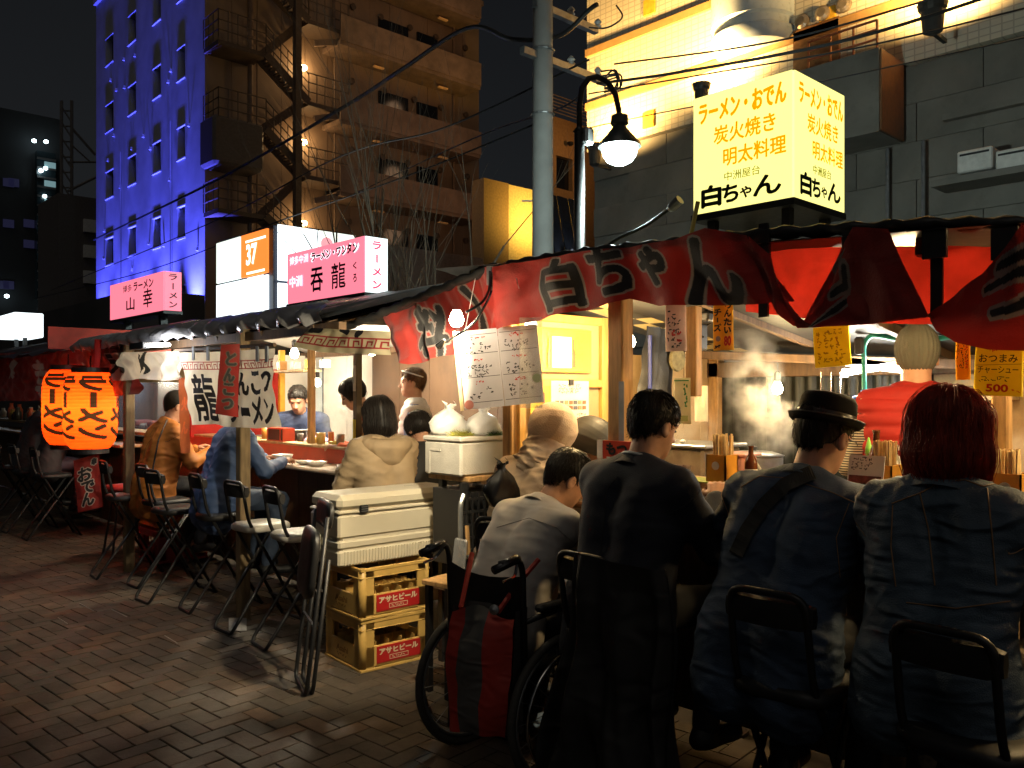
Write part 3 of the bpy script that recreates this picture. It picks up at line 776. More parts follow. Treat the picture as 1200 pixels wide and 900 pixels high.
fs_ = thing('far_white_sign', 'small lit white box sign above the farthest stall', 'sign', onX(24, 398, 5.0))
MB().box(onX(24, 383, 5.0), (.6, 1.5, .55), ch=.02).build('lit_box', m_bw, fs_); c = onX(24, 383, 5.0)
for dy in (-.4, .4): MB().box((c.x, c.y + dy, c.z - .5), (.08, .08, .5)).build('leg', M_BLACK, fs_)

# ---------------------------------------------------------------- utility pole and overhead cables
m_pole = mat('pole concrete', (.27, .27, .26), .75, var=.15, scale=3, bump=.2)
b = onD(636, 460, 12.0); up_ = thing('utility_pole', 'grey concrete utility pole with steel cross arms', 'pole', (b.x, b.y, 0))
MB().tube([(b.x, b.y, -.03), (b.x, b.y, 10)], [.165, .135], 20).build('pole_shaft', m_pole, up_, smooth=True)
for z, ln, rz in ((onD(636, 68, 12).z, 2.6, 12), (onD(690, 8, 12).z, 1.9, 20)):
    MB().box((b.x + .5, b.y, z), (ln * .7, .09, .1)).build('cross_arm', M_GALV, up_)
    for s_ in (.6, 1.2): MB().lathe([(.03, 0), (.06, .03), (.03, .06), (.06, .09), (.02, .14)], (b.x + s_, b.y, z + .05), 10).build('insulator', mat('porcelain', (.5, .5, .48), .3), up_)
for z in (onD(636, 60, 12).z, onD(636, 135, 12).z): MB().tube([(b.x + .16 * math.cos(a), b.y + .16 * math.sin(a), z) for a in [i * PI / 8 for i in range(16)]], .016, 5, closed=True).build('pole_band', M_GALV, up_)
for z in (2.6, 3.4, 4.3): MB().tube([(b.x, b.y, z), (b.x - .3 * CA, b.y + .3 * SA, z)], .012, 6).build('step_bolt', M_GALV, up_)
m_cab = mat('black cable', (.016, .016, .017), .45, var=.1)
def cable(label, pts, r, tw=0):
    P = [onD(*p) for p in pts]; Q = []
    for i in range(len(P) - 1):
        p0, p1, p2, p3 = P[max(i - 1, 0)], P[i], P[i + 1], P[min(i + 2, len(P) - 1)]
        for k in range(8):
            t = k / 8
            Q.append(.5 * ((2 * p1) + (p2 - p0) * t + (2 * p0 - 5 * p1 + 4 * p2 - p3) * t * t + (3 * p1 - p0 - 3 * p2 + p3) * t ** 3))
    Q.append(P[-1])
    MB().tube(Q, r, 6).build('overhead_cable', m_cab, label=label, cat='cable')
cable('thick twisted cable sweeping from the utility pole down past the blue front', [(700, 5, 11.6), (690, 12, 11.7), (655, 42, 12), (600, 46, 12.4), (548, 33, 13), (470, 82, 15), (400, 127, 17.5), (250, 213, 24), (110, 281, 36)], .036)
cable('thin cable below the thick one, crossing the fire stairs', [(690, 70, 12), (520, 150, 15), (395, 185, 18), (245, 262, 25), (60, 340, 38)], .017)
cable('thin cable crossing low in front of the billboard tower', [(640, 140, 12), (480, 205, 15), (330, 258, 19), (170, 318, 28), (40, 350, 38)], .015)
cable('slack cable from the cross arm to the small brown block', [(690, 95, 12), (660, 125, 12.5), (560, 160, 16), (420, 225, 22)], .014)
cable('long cable from the lamp head across the tiled wall', [(700, 98, 11), (800, 84, 9.5), (1000, 45, 8.5), (1220, -25, 8)], .018)
cable('lower thin cable across the tiled wall', [(690, 110, 11), (820, 88, 9.6), (1010, 55, 8.6), (1220, 5, 8)], .010)
cable('topmost thin cable across the tiled wall', [(720, 75, 11), (900, 50, 9.5), (1060, 8, 8.6), (1140, -20, 8)], .012)
cable('thin cable sloping past the street lamp arm', [(690, 150, 11.4), (760, 135, 10.5), (950, 98, 9.4), (1220, 40, 8.4)], .008)
# tangled wires at the lamp arm
tw = thing('cable_tangle', 'tangle of looped wires behind the street lamp arm', 'cable', onD(712, 100, 11.6))
for k in range(5):
    pts = [onD(702 + rng.uniform(-3, 3), 95 + rng.uniform(-12, 8), 11.6), onD(722 + rng.uniform(-4, 8), 85 + rng.uniform(-10, 10), 11.5), onD(728 + rng.uniform(-8, 3), 105, 11.5), onD(708, 106 + rng.uniform(-4, 4), 11.6)]
    MB().tube(round_path(pts, .2), .013, 5).build('wire', m_cab, tw)
MB().tube(round_path([onD(690, 32, 11.8), onD(712, 34, 11.8), onD(732, 20, 11.7), onD(722, 6, 11.6)], .2), .012, 5).build('wire', m_cab, tw)

# ---------------------------------------------------------------- street lamp
b = onD(679, 460, 8.0); sl = thing('street_lamp', 'tall black street lamp with curved arm and lit white globe', 'street lamp', (b.x, b.y, 0))
W8 = lambda px, py: onD(px, py, 8.0)
MB().tube([(b.x, b.y, -.03), W8(679, 155)], [.065, .05], 14).tube([(b.x, b.y, -.03), (b.x, b.y, .5)], [.1, .09], 14).build('post', M_BLACK, sl, smooth=True)
arc = [W8(679, 158), W8(679, 125), W8(682, 103), W8(690, 92), W8(700, 90), W8(712, 96), W8(721, 110), W8(725, 128), W8(726, 142)]
MB().tube(arc, .028, 10).tube([W8(683, 158), W8(676, 150)], .05, 8).build('arm', M_BLACK, sl, smooth=True)
hd = W8(726, 170)
MB().lathe([(.03, .30), (.08, .28), (.085, .2), (.06, .18), (.12, .1), (.20, .01), (.205, -.02), (.19, -.01), (.10, .09), (0, .12)], hd, 28).build('lamp_shade', mat('dark green enamel', (.05, .06, .06), .35), sl, auto=50)
MB().lathe([(.0, -.19), (.06, -.185), (.12, -.155), (.16, -.10), (.175, -.03), (.165, .01)], hd, 24).build('globe', mat('lit globe', (1, 1, 1), emit=(.82, 1, .97), es=9, var=0), sl, smooth=True)
point_light('street_lamp_light', hd + Vector((0, 0, -.28)), 330, (.80, 1.0, .93), .12, sl)
MB().box(W8(688, 160), (.12, .1, .16), ch=.02).build('junction_box', M_GALV, sl)
# small angled work light on a bent arm beside the banner
wl_ = thing('work_light', 'small unlit lamp on a bent black arm above the red banner', 'lamp', onX(705, 292, 3.2))
MB().tube(round_path([onX(703, 296, 3.2), onX(722, 280, 3.2), onX(755, 266, 3.2), onX(783, 246, 3.2)], .1), .009, 6).build('arm', M_BLACK, wl_)
q0, q1 = onX(784, 246, 3.2), onX(797, 234, 3.2)
MB().tube([q0, q0.lerp(q1, .2), q1], [.012, .022, .024], 10).build('lamp_head', M_GALV, wl_)

# ---------------------------------------------------------------- leafless trees
m_bark = mat('bark', (.14, .105, .075), .85, var=.3, scale=20)
def bare_tree(label, base, h, seed, stems=3):
    r_ = random.Random(seed); t = thing('bare_tree', label, 'tree', base, group='leafless trees behind the second stall')
    br = MB(); tr = MB()
    def grow(mb, p, d, ln, rad, lvl):
        pts = [p]; rr = [rad]; n = 5
        for i in range(n):
            d = (d + Vector((r_.uniform(-.12, .12), r_.uniform(-.12, .12), .05))).normalized(); p = p + d * ln / n
            pts.append(p); rr.append(rad * (1 - .65 * (i + 1) / n))
            if lvl < 3 and i > 0 and r_.random() < .85:
                s_ = Vector((r_.uniform(-1, 1), r_.uniform(-1, 1), r_.uniform(.3, 1))).normalized()
                grow(br, p, (d * .8 + s_ * .6).normalized(), ln * r_.uniform(.45, .7), rr[-1] * .6, lvl + 1)
        mb.tube(pts, rr, 5, cap=False)
    for s_ in range(stems):
        grow(tr, Vector(base) + Vector((r_.uniform(-.15, .15), r_.uniform(-.15, .15), 0)), Vector((r_.uniform(-.25, .25), r_.uniform(-.25, .25), 1)).normalized(), h, .05, 0)
    tr.build('trunk', m_bark, t); br.build('crown', m_bark, t)
g = lambda px, d: (onD(px, 460, d).x, onD(px, 460, d).y, 0)
bare_tree('leafless multi-stem tree right behind the pink lightbox sign', g(468, 13), 4.2, 3, 4)
bare_tree('leafless tree farther left, above the lit billboards', g(412, 15.5), 5.2, 5, 3)
bare_tree('leafless thin tree farthest right, in front of the balconies', g(505, 14), 3.8, 9, 2)
# low parapet behind the trees
a, b = onY(452, 286, 21), onY(566, 300, 21)
MB().box(((a.x + b.x) / 2, 21.1, a.z / 2), (b.x - a.x, .2, a.z), ch=.01).build('plaster_wall', mat('plaster wall', (.30, .23, .20), .8, var=.2), label='plain plaster wall behind the leafless trees', cat='wall')
# ================================================================ FOOD STALLS
def scribble(name, org, ux, uy, w, h, rows, m, parent, seed=1, off=.002, density=.8, vertical=False, th=.16):
    """rows of small hand-written marks over w x h (centred)"""
    r_ = random.Random(seed); ux, uy = Vector(ux).normalized(), Vector(uy).normalized(); nz = ux.cross(uy)
    mb = MB(); rh = (w if vertical else h) / rows; L = h if vertical else w
    for k in range(rows):
        t = 0.02 * L; ln = L * r_.uniform(.55, .95)
        while t < ln:
            cw = rh * .75
            if r_.random() < density:
                for s_ in range(r_.randint(2, 4)):
                    a = (t + cw * r_.uniform(.05, .75), rh * r_.uniform(.15, .8)); an = r_.choice([0, 0, PI / 2, 1.0, -.8]) + r_.uniform(-.2, .2); sl = cw * r_.uniform(.35, .8)
                    b = (a[0] + math.cos(an) * sl, a[1] + math.sin(an) * sl * .8); hw = rh * th * .5
                    n_ = Vector((-(b[1] - a[1]), b[0] - a[0])); n_ = n_ / max(1e-6, n_.length) * hw
                    q = []
                    for x, y in ((a[0] + n_.x, a[1] + n_.y), (b[0] + n_.x, b[1] + n_.y), (b[0] - n_.x, b[1] - n_.y), (a[0] - n_.x, a[1] - n_.y)):
                        u, v = (x - L / 2, h / 2 - k * rh - y) if not vertical else (w / 2 - k * rh - y, h / 2 - x)
                        q.append(Vector(org) + ux * u + uy * v + nz * off)
                    mb.quad(*q)
            t += cw * r_.uniform(1.0, 1.25)
    return mb.build(name, m, parent, kind='stuff')
def plate(name, org, ux, uy, w, h, m, parent=None, th=.003, curl=0.0, **kw):
    """thin sheet with a little curl; front face along ux x uy"""
    ux, uy = Vector(ux).normalized(), Vector(uy).normalized(); nz = ux.cross(uy); org = Vector(org); mb = MB()
    if curl == 0:
        c = [org + ux * (a * w / 2) + uy * (b * h / 2) + nz * d for d in (0, -th) for a, b in ((-1, -1), (1, -1), (1, 1), (-1, 1))]
        mb.add(c, [(0, 1, 2, 3), (7, 6, 5, 4), (0, 4, 5, 1), (1, 5, 6, 2), (2, 6, 7, 3), (3, 7, 4, 0)])
    else:
        for d in (0, -th):
            mb.sheet([[org + ux * (a / 6 - .5) * w + uy * (b / 6 - .5) * h + nz * (d - .004 + curl * (math.sin(a * .9 + b * .5) * .5 + (a / 6 - .5) ** 2 * 2)) for b in range(7)] for a in range(7)])
    return mb.build(name, m, parent, smooth=curl != 0, **kw)
UX = Vector((0, -1, 0)); UZ = Vector((0, 0, 1))      # a sheet facing the street: rightwards is -Y
CU = Vector((CA, -SA, 0))                             # a sheet squarely facing the camera side

m_tarp = mat('cream awning tarpaulin', (.58, .50, .36), .6, var=.12, scale=3, trans=.15, dirt=.35)
m_dark = mat('dark tarpaulin', (.022, .022, .022), .5, var=.3, scale=5, bump=.3, bscale=8)
m_wallw = mat('warm plywood wall', (.50, .34, .17), .65, var=.2, scale=2.5, stretch=(1, 1, .3), dirt=.45)
m_counter = mat('counter board', (.34, .21, .10), .4, var=.3, scale=4, stretch=(6, 1, 6))
m_grn = mat('lime table cloth', (.30, .36, .05), .6, var=.12)
m_stain = mat('stained stainless', (.38, .33, .26), .42, .55, var=.3, scale=9, dirt=.7)
# ---------------------------------------------------------------- stall with the red banner (nearest)
EX, EZ, BXW, BZ = 2.72, 2.13, 4.92, 1.80
Y_R, Y_L = -.9, 3.22
def roof_z(x): return EZ + (BZ - EZ) * (x - EX) / (BXW - EX)
st1 = thing('food_stall', 'nearest food stall with a timber frame under the long red banner', 'food stall', (3.0, 1.2, 0))
for nm, x, y, w, zt, m in (('post', 2.97, 2.44, .085, 2.08, M_WOOD), ('post', 3.0, 3.20, .07, 2.05, M_WOOD), ('post', 3.32, .98, .055, 2.02, M_WOOD), ('post', 4.85, 3.16, .08, 1.80, M_WOOD), ('post', 3.0, -.75, .08, 2.05, M_WOOD), ('post', 4.85, -.75, .08, 1.8, M_WOOD), ('post', 3.74, 3.18, .07, 1.93, M_WOOD)):
    p = MB().box((x, y, zt / 2), (w, w, zt), ch=.006).build(nm, m, st1)
MB().box((2.9275, 2.4, 1.45), (.002, .03, .3)).build('tape_strip', mat('grey tape', (.3, .3, .3), .4), st1)
rf = MB().sheet([[(EX - .06, Y_R, roof_z(EX - .06) + .05), (EX - .06, Y_L + .2, roof_z(EX - .06) + .05)], [(BXW, Y_R, BZ + .05), (BXW, Y_L + .2, BZ + .05)]]).build('roof', m_dark, st1)
ns = 6
for k in range(5):   # ceiling panels between rafters
    ya, yb = 2.30 - (k + 1) * .64, 2.30 - k * .64
    MB().box(((EX + BXW) / 2, (ya + yb) / 2, (EZ + BZ) / 2 + .028), (2.22, yb - ya - .012, .012), rot=(0, math.atan2(EZ - BZ, BXW - EX), 0)).build('ceiling_panel', m_tarp, rf)
def check_mat():
    m = bpy.data.materials.new('black and yellow check cloth'); m.use_nodes = True; n = m.node_tree.nodes; L = m.node_tree.links
    tc = n.new('ShaderNodeTexCoord'); ck = n.new('ShaderNodeTexChecker'); ck.inputs['Scale'].default_value = 7.5
    ck.inputs['Color1'].default_value = (.62, .50, .22, 1); ck.inputs['Color2'].default_value = (.02, .018, .014, 1)
    L.new(tc.outputs['Object'], ck.inputs[0]); L.new(ck.outputs[0], n['Principled BSDF'].inputs['Base Color']); n['Principled BSDF'].inputs['Roughness'].default_value = .6
    return m
MB().box(((EX + BXW) / 2, 2.76, (EZ + BZ) / 2 + .028), (2.22, .90, .012), rot=(0, math.atan2(EZ - BZ, BXW - EX), 0)).build('check_ceiling_cloth', check_mat(), rf)
for k in range(6):
    y = 2.31 - k * .64 + (.0 if k else .02)
    MB().box(((EX + BXW) / 2, y, (EZ + BZ) / 2 - .01), (2.2, .045, .055), rot=(0, math.atan2(EZ - BZ, BXW - EX), 0)).build('rafter', M_WOODD, rf)
for x, hgt in ((4.5, .05),):
    MB().box((x, 1.16, roof_z(x) - .065), (.05, 4.1, hgt), ch=.004).build('purlin', M_WOODD, rf)
MB().box((4.84, 1.16, 1.70), (.06, 4.1, .10), ch=.005).build('back_beam', M_WOODD, st1)
# corrugated dark back panel, sheet by sheet
m_corr = mat('dark corrugated sheet', (.007, .009, .007), .5, var=.25, scale=6, spec=.35)
for s_ in range(4):
    y0 = 3.14 - s_ * .34; P = []
    for i in range(17):
        y = y0 - i * .34 / 16; dx = .014 * math.cos(i / 16 * 2 * PI * 4)
        P.append([(4.86 + dx + .004 * (s_ % 2), y, .3), (4.86 + dx + .004 * (s_ % 2), y, 1.70)])
    MB().sheet(P).build('corrugated_sheet', m_corr, st1, smooth=True)
for k in range(8):
    MB().box((4.89, 1.70 - k * .33, .98), (.02, .325, 1.42), ch=.003).build('back_board', m_wallw, st1)
for k in range(6):
    MB().box((3.88 + k * .19, 3.215, 1.03), (.185, .018, 1.5), ch=.003).build('side_board', m_wallw, st1)
MB().box((4.35, 3.19, 1.02), (.05, .03, 1.45)).build('side_batten', M_WOODD, st1)
# counter
MB().box((2.935, .85, 1.045), (.31, 3.5, .03), ch=.008).build('counter_top', m_counter, st1)
MB().box((3.175, .85, 1.15), (.25, 3.5, .026), ch=.005).build('upper_ledge', m_counter, st1)
MB().box((3.075, .85, 1.095), (.02, 3.48, .075)).build('ledge_riser', M_WOODD, st1)
MB().box((3.12, .85, 1.1665), (.16, 3.44, .004)).build('ledge_cloth', m_grn, st1)
for k in range(12): MB().box((3.04 + .004 * (k % 2), -.72 + k * .285, .60), (.02, .28, .84), ch=.003).build('counter_panel', M_WOODD, st1)
MB().box((3.75, .85, .97), (.75, 3.4, .05), ch=.005).build('kitchen_table', m_stain, st1)
# the roof sags towards the right end
for o_ in list(st1.children) + [c for c in rf.children]:
    if o_.type == 'MESH' and o_.name.split('.')[0] in ('roof', 'ceiling_panel', 'rafter', 'purlin', 'eave_rail', 'back_beam', 'post', 'corrugated_sheet', 'back_board'):
        if o_.name.split('.')[0] in ('corrugated_sheet', 'back_board', 'back_beam'): continue
        for v_ in o_.data.vertices:
            if v_.co.z > 1.4: v_.co.z += .077 * min(0, v_.co.y - 2.45)
# poster panel at the left end of the stall (timber frame, facing the camera)
pp = thing('poster_panel', 'yellow timber framed poster board at the left end of the nearest stall', 'notice board', (3.3, 3.2, .9))
YP = 3.16
m_pfr = mat('honey pine', (.52, .30, .08), .55, var=.25, scale=5, stretch=(6, 6, 1))
for x in (3.03, 3.69): MB().box((x, YP, 1.38), (.05, .035, 1.2), ch=.004).build('frame_upright', m_pfr, pp)
for z in (1.955, 1.60, 1.20, .80): MB().box((3.36, YP - .002, z), (.61, .035, .045), ch=.004).build('frame_rail', m_pfr, pp)
MB().box((3.36, YP + .012, 1.38), (.60, .008, 1.16)).build('backing_board', m_wallw, pp)
def posterY(name, label, pa, pb, m, Y=YP - .022, cat='poster', parent=None):
    a, b = onY(*pa, Y), onY(*pb, Y)
    c = Vector(((a.x + b.x) / 2, Y, (a.z + b.z) / 2))
    t = thing(name, label, cat, (c.x, c.y, b.z))
    plate('sheet', c, (1, 0, 0), (0, 0, 1), abs(b.x - a.x), abs(a.z - b.z), m, t)
    return t, c, abs(b.x - a.x), abs(a.z - b.z)
EXX = Vector((1, 0, 0))
t, c, w, h = posterY('beer_poster', 'yellow poster with a beer glass and brown bottles on the timber panel', (626, 383), (693, 437), mat('yellow print', (.90, .62, .06), .4, var=.08, trans=.2))
MB().box(c + Vector((-.02, -.004, -.01)), (w * .34, .003, h * .72)).build('white_glass_panel', mat('pale print', (.85, .82, .66), .4), t)
MB().lathe([(.012, 0), (.028, .02), (.03, .12), (.02, .15)], c + Vector((-.01, -.006, -.09)), 14, Matrix.Scale(.12, 4, (0, 1, 0))).build('printed_glass', mat('glass print', (.72, .66, .42), .4), t)
for dx in (.075, -.115):
    MB().lathe([(.016, 0), (.017, .075), (.008, .10), (.007, .15), (.009, .155)], c + Vector((dx, -.006, -.09)), 12, Matrix.Scale(.12, 4, (0, 1, 0))).build('printed_bottle', mat('brown bottle print', (.30, .09, .02), .4), t)
scribble('print_lines', c + Vector((.13, -.003, .02)), EXX, UZ, .08, h * .7, 9, mat('ochre ink', (.55, .30, .03), .6, var=0), t, 3)
t, c, w, h = posterY('notice_sheet', 'white notice with rows of small photos under the yellow beer poster', (646, 446), (690, 496), M_PAPER)
scribble('print_lines', c + Vector((0, -.003, h * .32)), EXX, UZ, w * .7, h * .22, 3, M_INK, t, 5)
for r_ in range(2):
    for k in range(7): MB().box(c + Vector((-w * .36 + k * w * .12, -.004, -.0 - r_ * .03)), (w * .09, .002, .02)).build('small_photo', mat('photo print %d' % (k % 3), [(.25, .12, .05), (.10, .10, .12), (.35, .25, .12)][k % 3], .5), t)
scribble('red_mark', c + Vector((w * .25, -.003, -h * .32)), EXX, UZ, w * .3, h * .15, 2, M_RED, t, 6)
MB().box(c + Vector((0, -.006, h * .47)), (.03, .012, .03)).build('clip', M_BLACKP, t)
t, c, w, h = posterY('yellow_card', 'small yellow card with a brown bottle beside the white notice', (622, 452), (645, 500), mat('yellow card', (.88, .58, .04), .5))
MB().lathe([(.016, 0), (.017, .08), (.008, .11), (.007, .16), (.009, .165)], c + Vector((.02, -.006, -.09)), 12, Matrix.Scale(.12, 4, (0, 1, 0))).build('printed_bottle', mat('brown bottle print', (.30, .09, .02), .4), t)
scribble('print_lines', c + Vector((-.03, -.003, -.02)), EXX, UZ, .035, h * .5, 5, M_INK, t, 8)

# ---------------------------------------------------------------- red banner with black brushed characters
m_ban = mat('red banner cotton', (.45, .03, .02), .75, var=.12, scale=10, attr='print', trans=.10, bump=.25, bscale=140, sheen=.2, dirt=.5, wrinkle=.35, wscale=6)
m_ban2 = mat('thin red cotton', (.6, .04, .02), .75, var=.35, scale=7, attr='print', trans=.3, bump=.2, bscale=140, wrinkle=.4, wscale=8)
RED, BLK, WHT = (.30, .016, .010), (.010, .009, .010), (.24, .19, .17)
def banner(name, label, top, bot, nu, nv, chars, fold=.02, ff=26, seed=1, nrm=(-1, 0, 0), base=RED, m=None, strokes=(), hem=None, cat='banner', group=None, ink=BLK, outline=WHT, ow=.035, extra=None, bold=None):
    T, Lt = polyline(top, nu); B, Lb = polyline(bot, nu)
    us = np.linspace(0, Lt, nu); H = np.linalg.norm(T - B, axis=1).mean(); vs = np.linspace(0, H, nv)
    s = np.linspace(0, 1, nv)[None, :, None]
    P = T[:, None, :] * (1 - s) + B[:, None, :] * s
    U, V = np.meshgrid(us, vs, indexing='ij')
    n = np.array(nrm, float)
    d = fold * (.3 + .7 * V / H) * np.sin(U * ff + 1.3 * fnoise(U, V, 5, seed)) + fold * .9 * fnoise(U, V * 1.3, 9, seed + 1) + fold * .35 * fnoise(U * 1.5, V, 30, seed + 2)
    d = d + .35 * fold * np.sin((V + U * .35) * 34 + 2 * fnoise(U, V, 6, seed + 3)) 
    P = P + n[None, None, :] * d[..., None]
    C = np.empty((nu, nv, 3)); C[:] = base
    mo = np.zeros((nu, nv), bool); mi = np.zeros((nu, nv), bool)
    for ch, u, v, w, h, rot in chars:
        raster(mi, ch, u, v, w, h, us, vs, 0.0, rot)
    if chars: mi = dilate(mi, bold if bold is not None else .05 * chars[0][4], us, vs)
    if chars and outline is not None: mo = dilate(mi, ow * .30, us, vs)
    for pts, r_ in strokes:
        rr = r_ if isinstance(r_, (list, tuple)) else [r_] * len(pts)
        if outline is not None: blob(mo, pts, [x + .012 for x in rr], us, vs)
        blob(mi, pts, rr, us, vs)
    if outline is not None: C[mo] = outline
    C[mi] = ink
    if extra: extra(C, U, V, Lt, H)
    return cloth(name, P, C, m or m_ban, label=label, cat=cat, group=group)
def X2(px, py, X=2.66): return onX(px, py, X)
rb = thing('stall_banner', 'long red banner with black brush characters along the nearest stall eave', 'banner', (2.66, 1.5, 1.7))
bx = 2.64
b1 = banner('banner_cloth', None, [X2(876, 276, bx), X2(830, 268, bx), X2(790, 281, bx), X2(762, 284, bx), X2(735, 289, bx), X2(700, 292, bx), X2(640, 302, bx), X2(576, 314, bx)][::-1],
       [X2(925, 352, bx), X2(890, 357, bx), X2(835, 358, bx), X2(775, 359, bx), X2(737, 350, bx), X2(700, 361, bx), X2(650, 370, bx), X2(582, 386, bx)][::-1], 420, 90,
       [('白', .42, .135, .19, .23, -.02), ('ち', .68, .11, .17, .24, 0), ('ゃ', .90, .10, .12, .16, 0), ('ん', 1.14, .15, .22, .25, 0)], .022, 22, 2)
b2 = banner('banner_cloth', None, [X2(450, 366, 2.76), X2(505, 343, 2.76), X2(578, 313, 2.70)], [X2(462, 424, 2.76), X2(480, 427, 2.76), X2(535, 413, 2.76), X2(592, 392, 2.70)], 240, 80,
       [('料', .38, .20, .26, .26, .2)], .025, 20, 4, strokes=[([(.75, .05), (.82, .2), (.80, .32)], [.02, .012, .025])])
# right hand swags: one lifted swag, one dark, one low
b3 = banner('banner_cloth', None, [X2(876, 276, bx), X2(905, 300, bx), X2(918, 345, bx), X2(935, 385, bx), X2(965, 350, bx), X2(988, 300, bx), X2(1003, 266, bx), X2(1040, 268, bx)],
       [X2(900, 345, bx), X2(915, 370, bx), X2(930, 382, bx), X2(952, 384, bx), X2(985, 382, bx), X2(1040, 378, bx), X2(1084, 371, bx), X2(1088, 370, bx)], 240, 60,
       [], .012, 18, 6, strokes=[([(.56, .02), (.62, .05), (.66, .02)], .012), ([(.42, .08), (.52, .075), (.60, .085)], [.006, .016, .006])])
b4 = banner('banner_cloth', None, [X2(1084, 370, bx), X2(1110, 352, bx), X2(1150, 320, bx), X2(1175, 290, bx), X2(1195, 262, bx), X2(1235, 262, bx)],
       [X2(1088, 373, bx), X2(1100, 388, bx), X2(1125, 402, bx), X2(1160, 410, bx), X2(1200, 411, bx), X2(1245, 405, bx)], 200, 70,
       [('う', .30, .09, .20, .12, .2)], .02, 16, 8)
b5 = banner('banner_cloth', None, [X2(1000, 266, bx + .015), X2(1020, 272, bx + .015), X2(1038, 268, bx + .015)], [X2(935, 383, bx + .015), X2(1010, 380, bx + .015), X2(1088, 372, bx + .015)], 160, 60, [], .012, 16, 9,
       strokes=[([(.025, .05), (.02, .12), (.028, .15)], [.004, .010, .002])])
# backlit inner red cloth with dark straps
b6 = banner('inner_cloth', None, [X2(868, 286, 2.76), X2(990, 290, 2.76), X2(1100, 288, 2.76), X2(1240, 290, 2.76)], [X2(872, 365, 2.76), X2(990, 378, 2.76), X2(1090, 380, 2.76), X2(1240, 372, 2.76)], 240, 40, [], .012, 30, 11, base=(.50, .028, .016), m=m_ban2)
for o in (b1, b2, b3, b4, b5, b6):
    o.parent = rb; o.matrix_parent_inverse = WM[rb.name].inverted()
    for k in ('label', 'category'): 
        if k in o: del o[k]
for px in (895, 1003, 1098, 1180):
    MB().box((2.69, X2(px, 270, 2.69).y, (X2(px, 262, 2.69).z + X2(px, 372, 2.69).z) / 2), (.012, .035, X2(px, 262, 2.69).z - X2(px, 372, 2.69).z)).box((2.672, X2(px, 280, 2.69).y, X2(px, 285, 2.67).z), (.015, .07, .09)).build('hanging_strap', m_dark, rb)
ev = thing('eave_cover', 'black tarpaulin edge rolled along the nearest stall eave', 'tarpaulin', (2.7, 1.0, 2.1))
pts = [X2(1240, 258, 2.70), X2(1100, 258, 2.70), X2(1000, 264, 2.70), X2(900, 270, 2.70), X2(800, 281, 2.70), X2(700, 291, 2.70), X2(640, 300, 2.70), X2(575, 312, 2.70), X2(505, 340, 2.70), X2(440, 368, 2.70), X2(395, 384, 2.70)]
T, _ = polyline(pts, 120)
rows = [[Vector(p) + Vector((.03 * math.cos(a) + .008 * math.sin(i * .9), 0, .022 * math.sin(a) + .006 * math.sin(i * 1.7 + a) - .012)) for a in [j * PI / 4 for j in range(9)]] for i, p in enumerate(T)]
MB().sheet(rows).build('rolled_edge', m_dark, ev, smooth=True)
T2, _ = polyline([X2(575, 316, 2.72), X2(505, 346, 2.72), X2(440, 372, 2.72), X2(410, 380, 2.72)], 40); T3, _ = polyline([(3.6, 3.3, 2.1), (3.6, 3.8, 2.05), (3.6, 4.4, 1.98)], 40)
MB().sheet([[tuple(a * (1 - s_) + b * s_) for s_ in (0, .35, .7, 1)] for a, b in zip(T2, T3)]).build('side_flap', mat('green grey tarpaulin', (.05, .065, .06), .5, var=.3, bump=.3), ev, smooth=True)

# ---------------------------------------------------------------- rooftop lightbox with four lines of writing
def lightbox(name, label, corner, ly, lx, z0, z1, mleft, mright, legs=True, mframe=M_BLACK, frame=.0):
    """box whose near corner is `corner` (X, Y); left face runs +Y, right face +X"""
    X, Y = corner; t = thing(name, label, 'sign', (X, Y, z0))
    MB().box((X + lx / 2, Y + ly / 2, (z0 + z1) / 2), (lx - .006, ly - .006, z1 - z0)).build('body', mframe, t)
    MB().box((X - .004, Y + ly / 2, (z0 + z1) / 2), (.012, ly, z1 - z0 - .004)).build('left_panel', mleft, t)
    MB().box((X + lx / 2 + .003, Y - .004, (z0 + z1) / 2), (lx, .012, z1 - z0 - .004)).build('right_panel', mright, t)
    MB().box((X + lx / 2, Y + ly / 2, z0 - .02), (lx + .03, ly + .03, .035)).build('base_tray', mframe, t)
    return t
m_lby = mat('lit pale yellow acrylic', (.95, .92, .55), emit=(1, .91, .27), es=1.1, var=.06, scale=2)
m_ltor = mat('lit orange lettering', (.9, .4, .02), emit=(1, .38, .0), es=.85, var=0)
m_ltbk = mat('lettering black', (.02, .035, .005), .5, var=0)
m_ltol = mat('lettering olive', (.22, .22, .02), emit=(.35, .35, .03), es=.5, var=0)
cX, cY, zb, zt = 3.9, 2.095, 2.53, 3.17
yl_ = onX(814, 170, cX).y - cY; xr_ = onY(987, 170, cY).x - cX
sg = lightbox('rooftop_lightbox', 'tall pale yellow lightbox sign with orange and black writing on the nearest stall', (cX, cY), yl_, xr_, zb, zt, m_lby, m_lby)
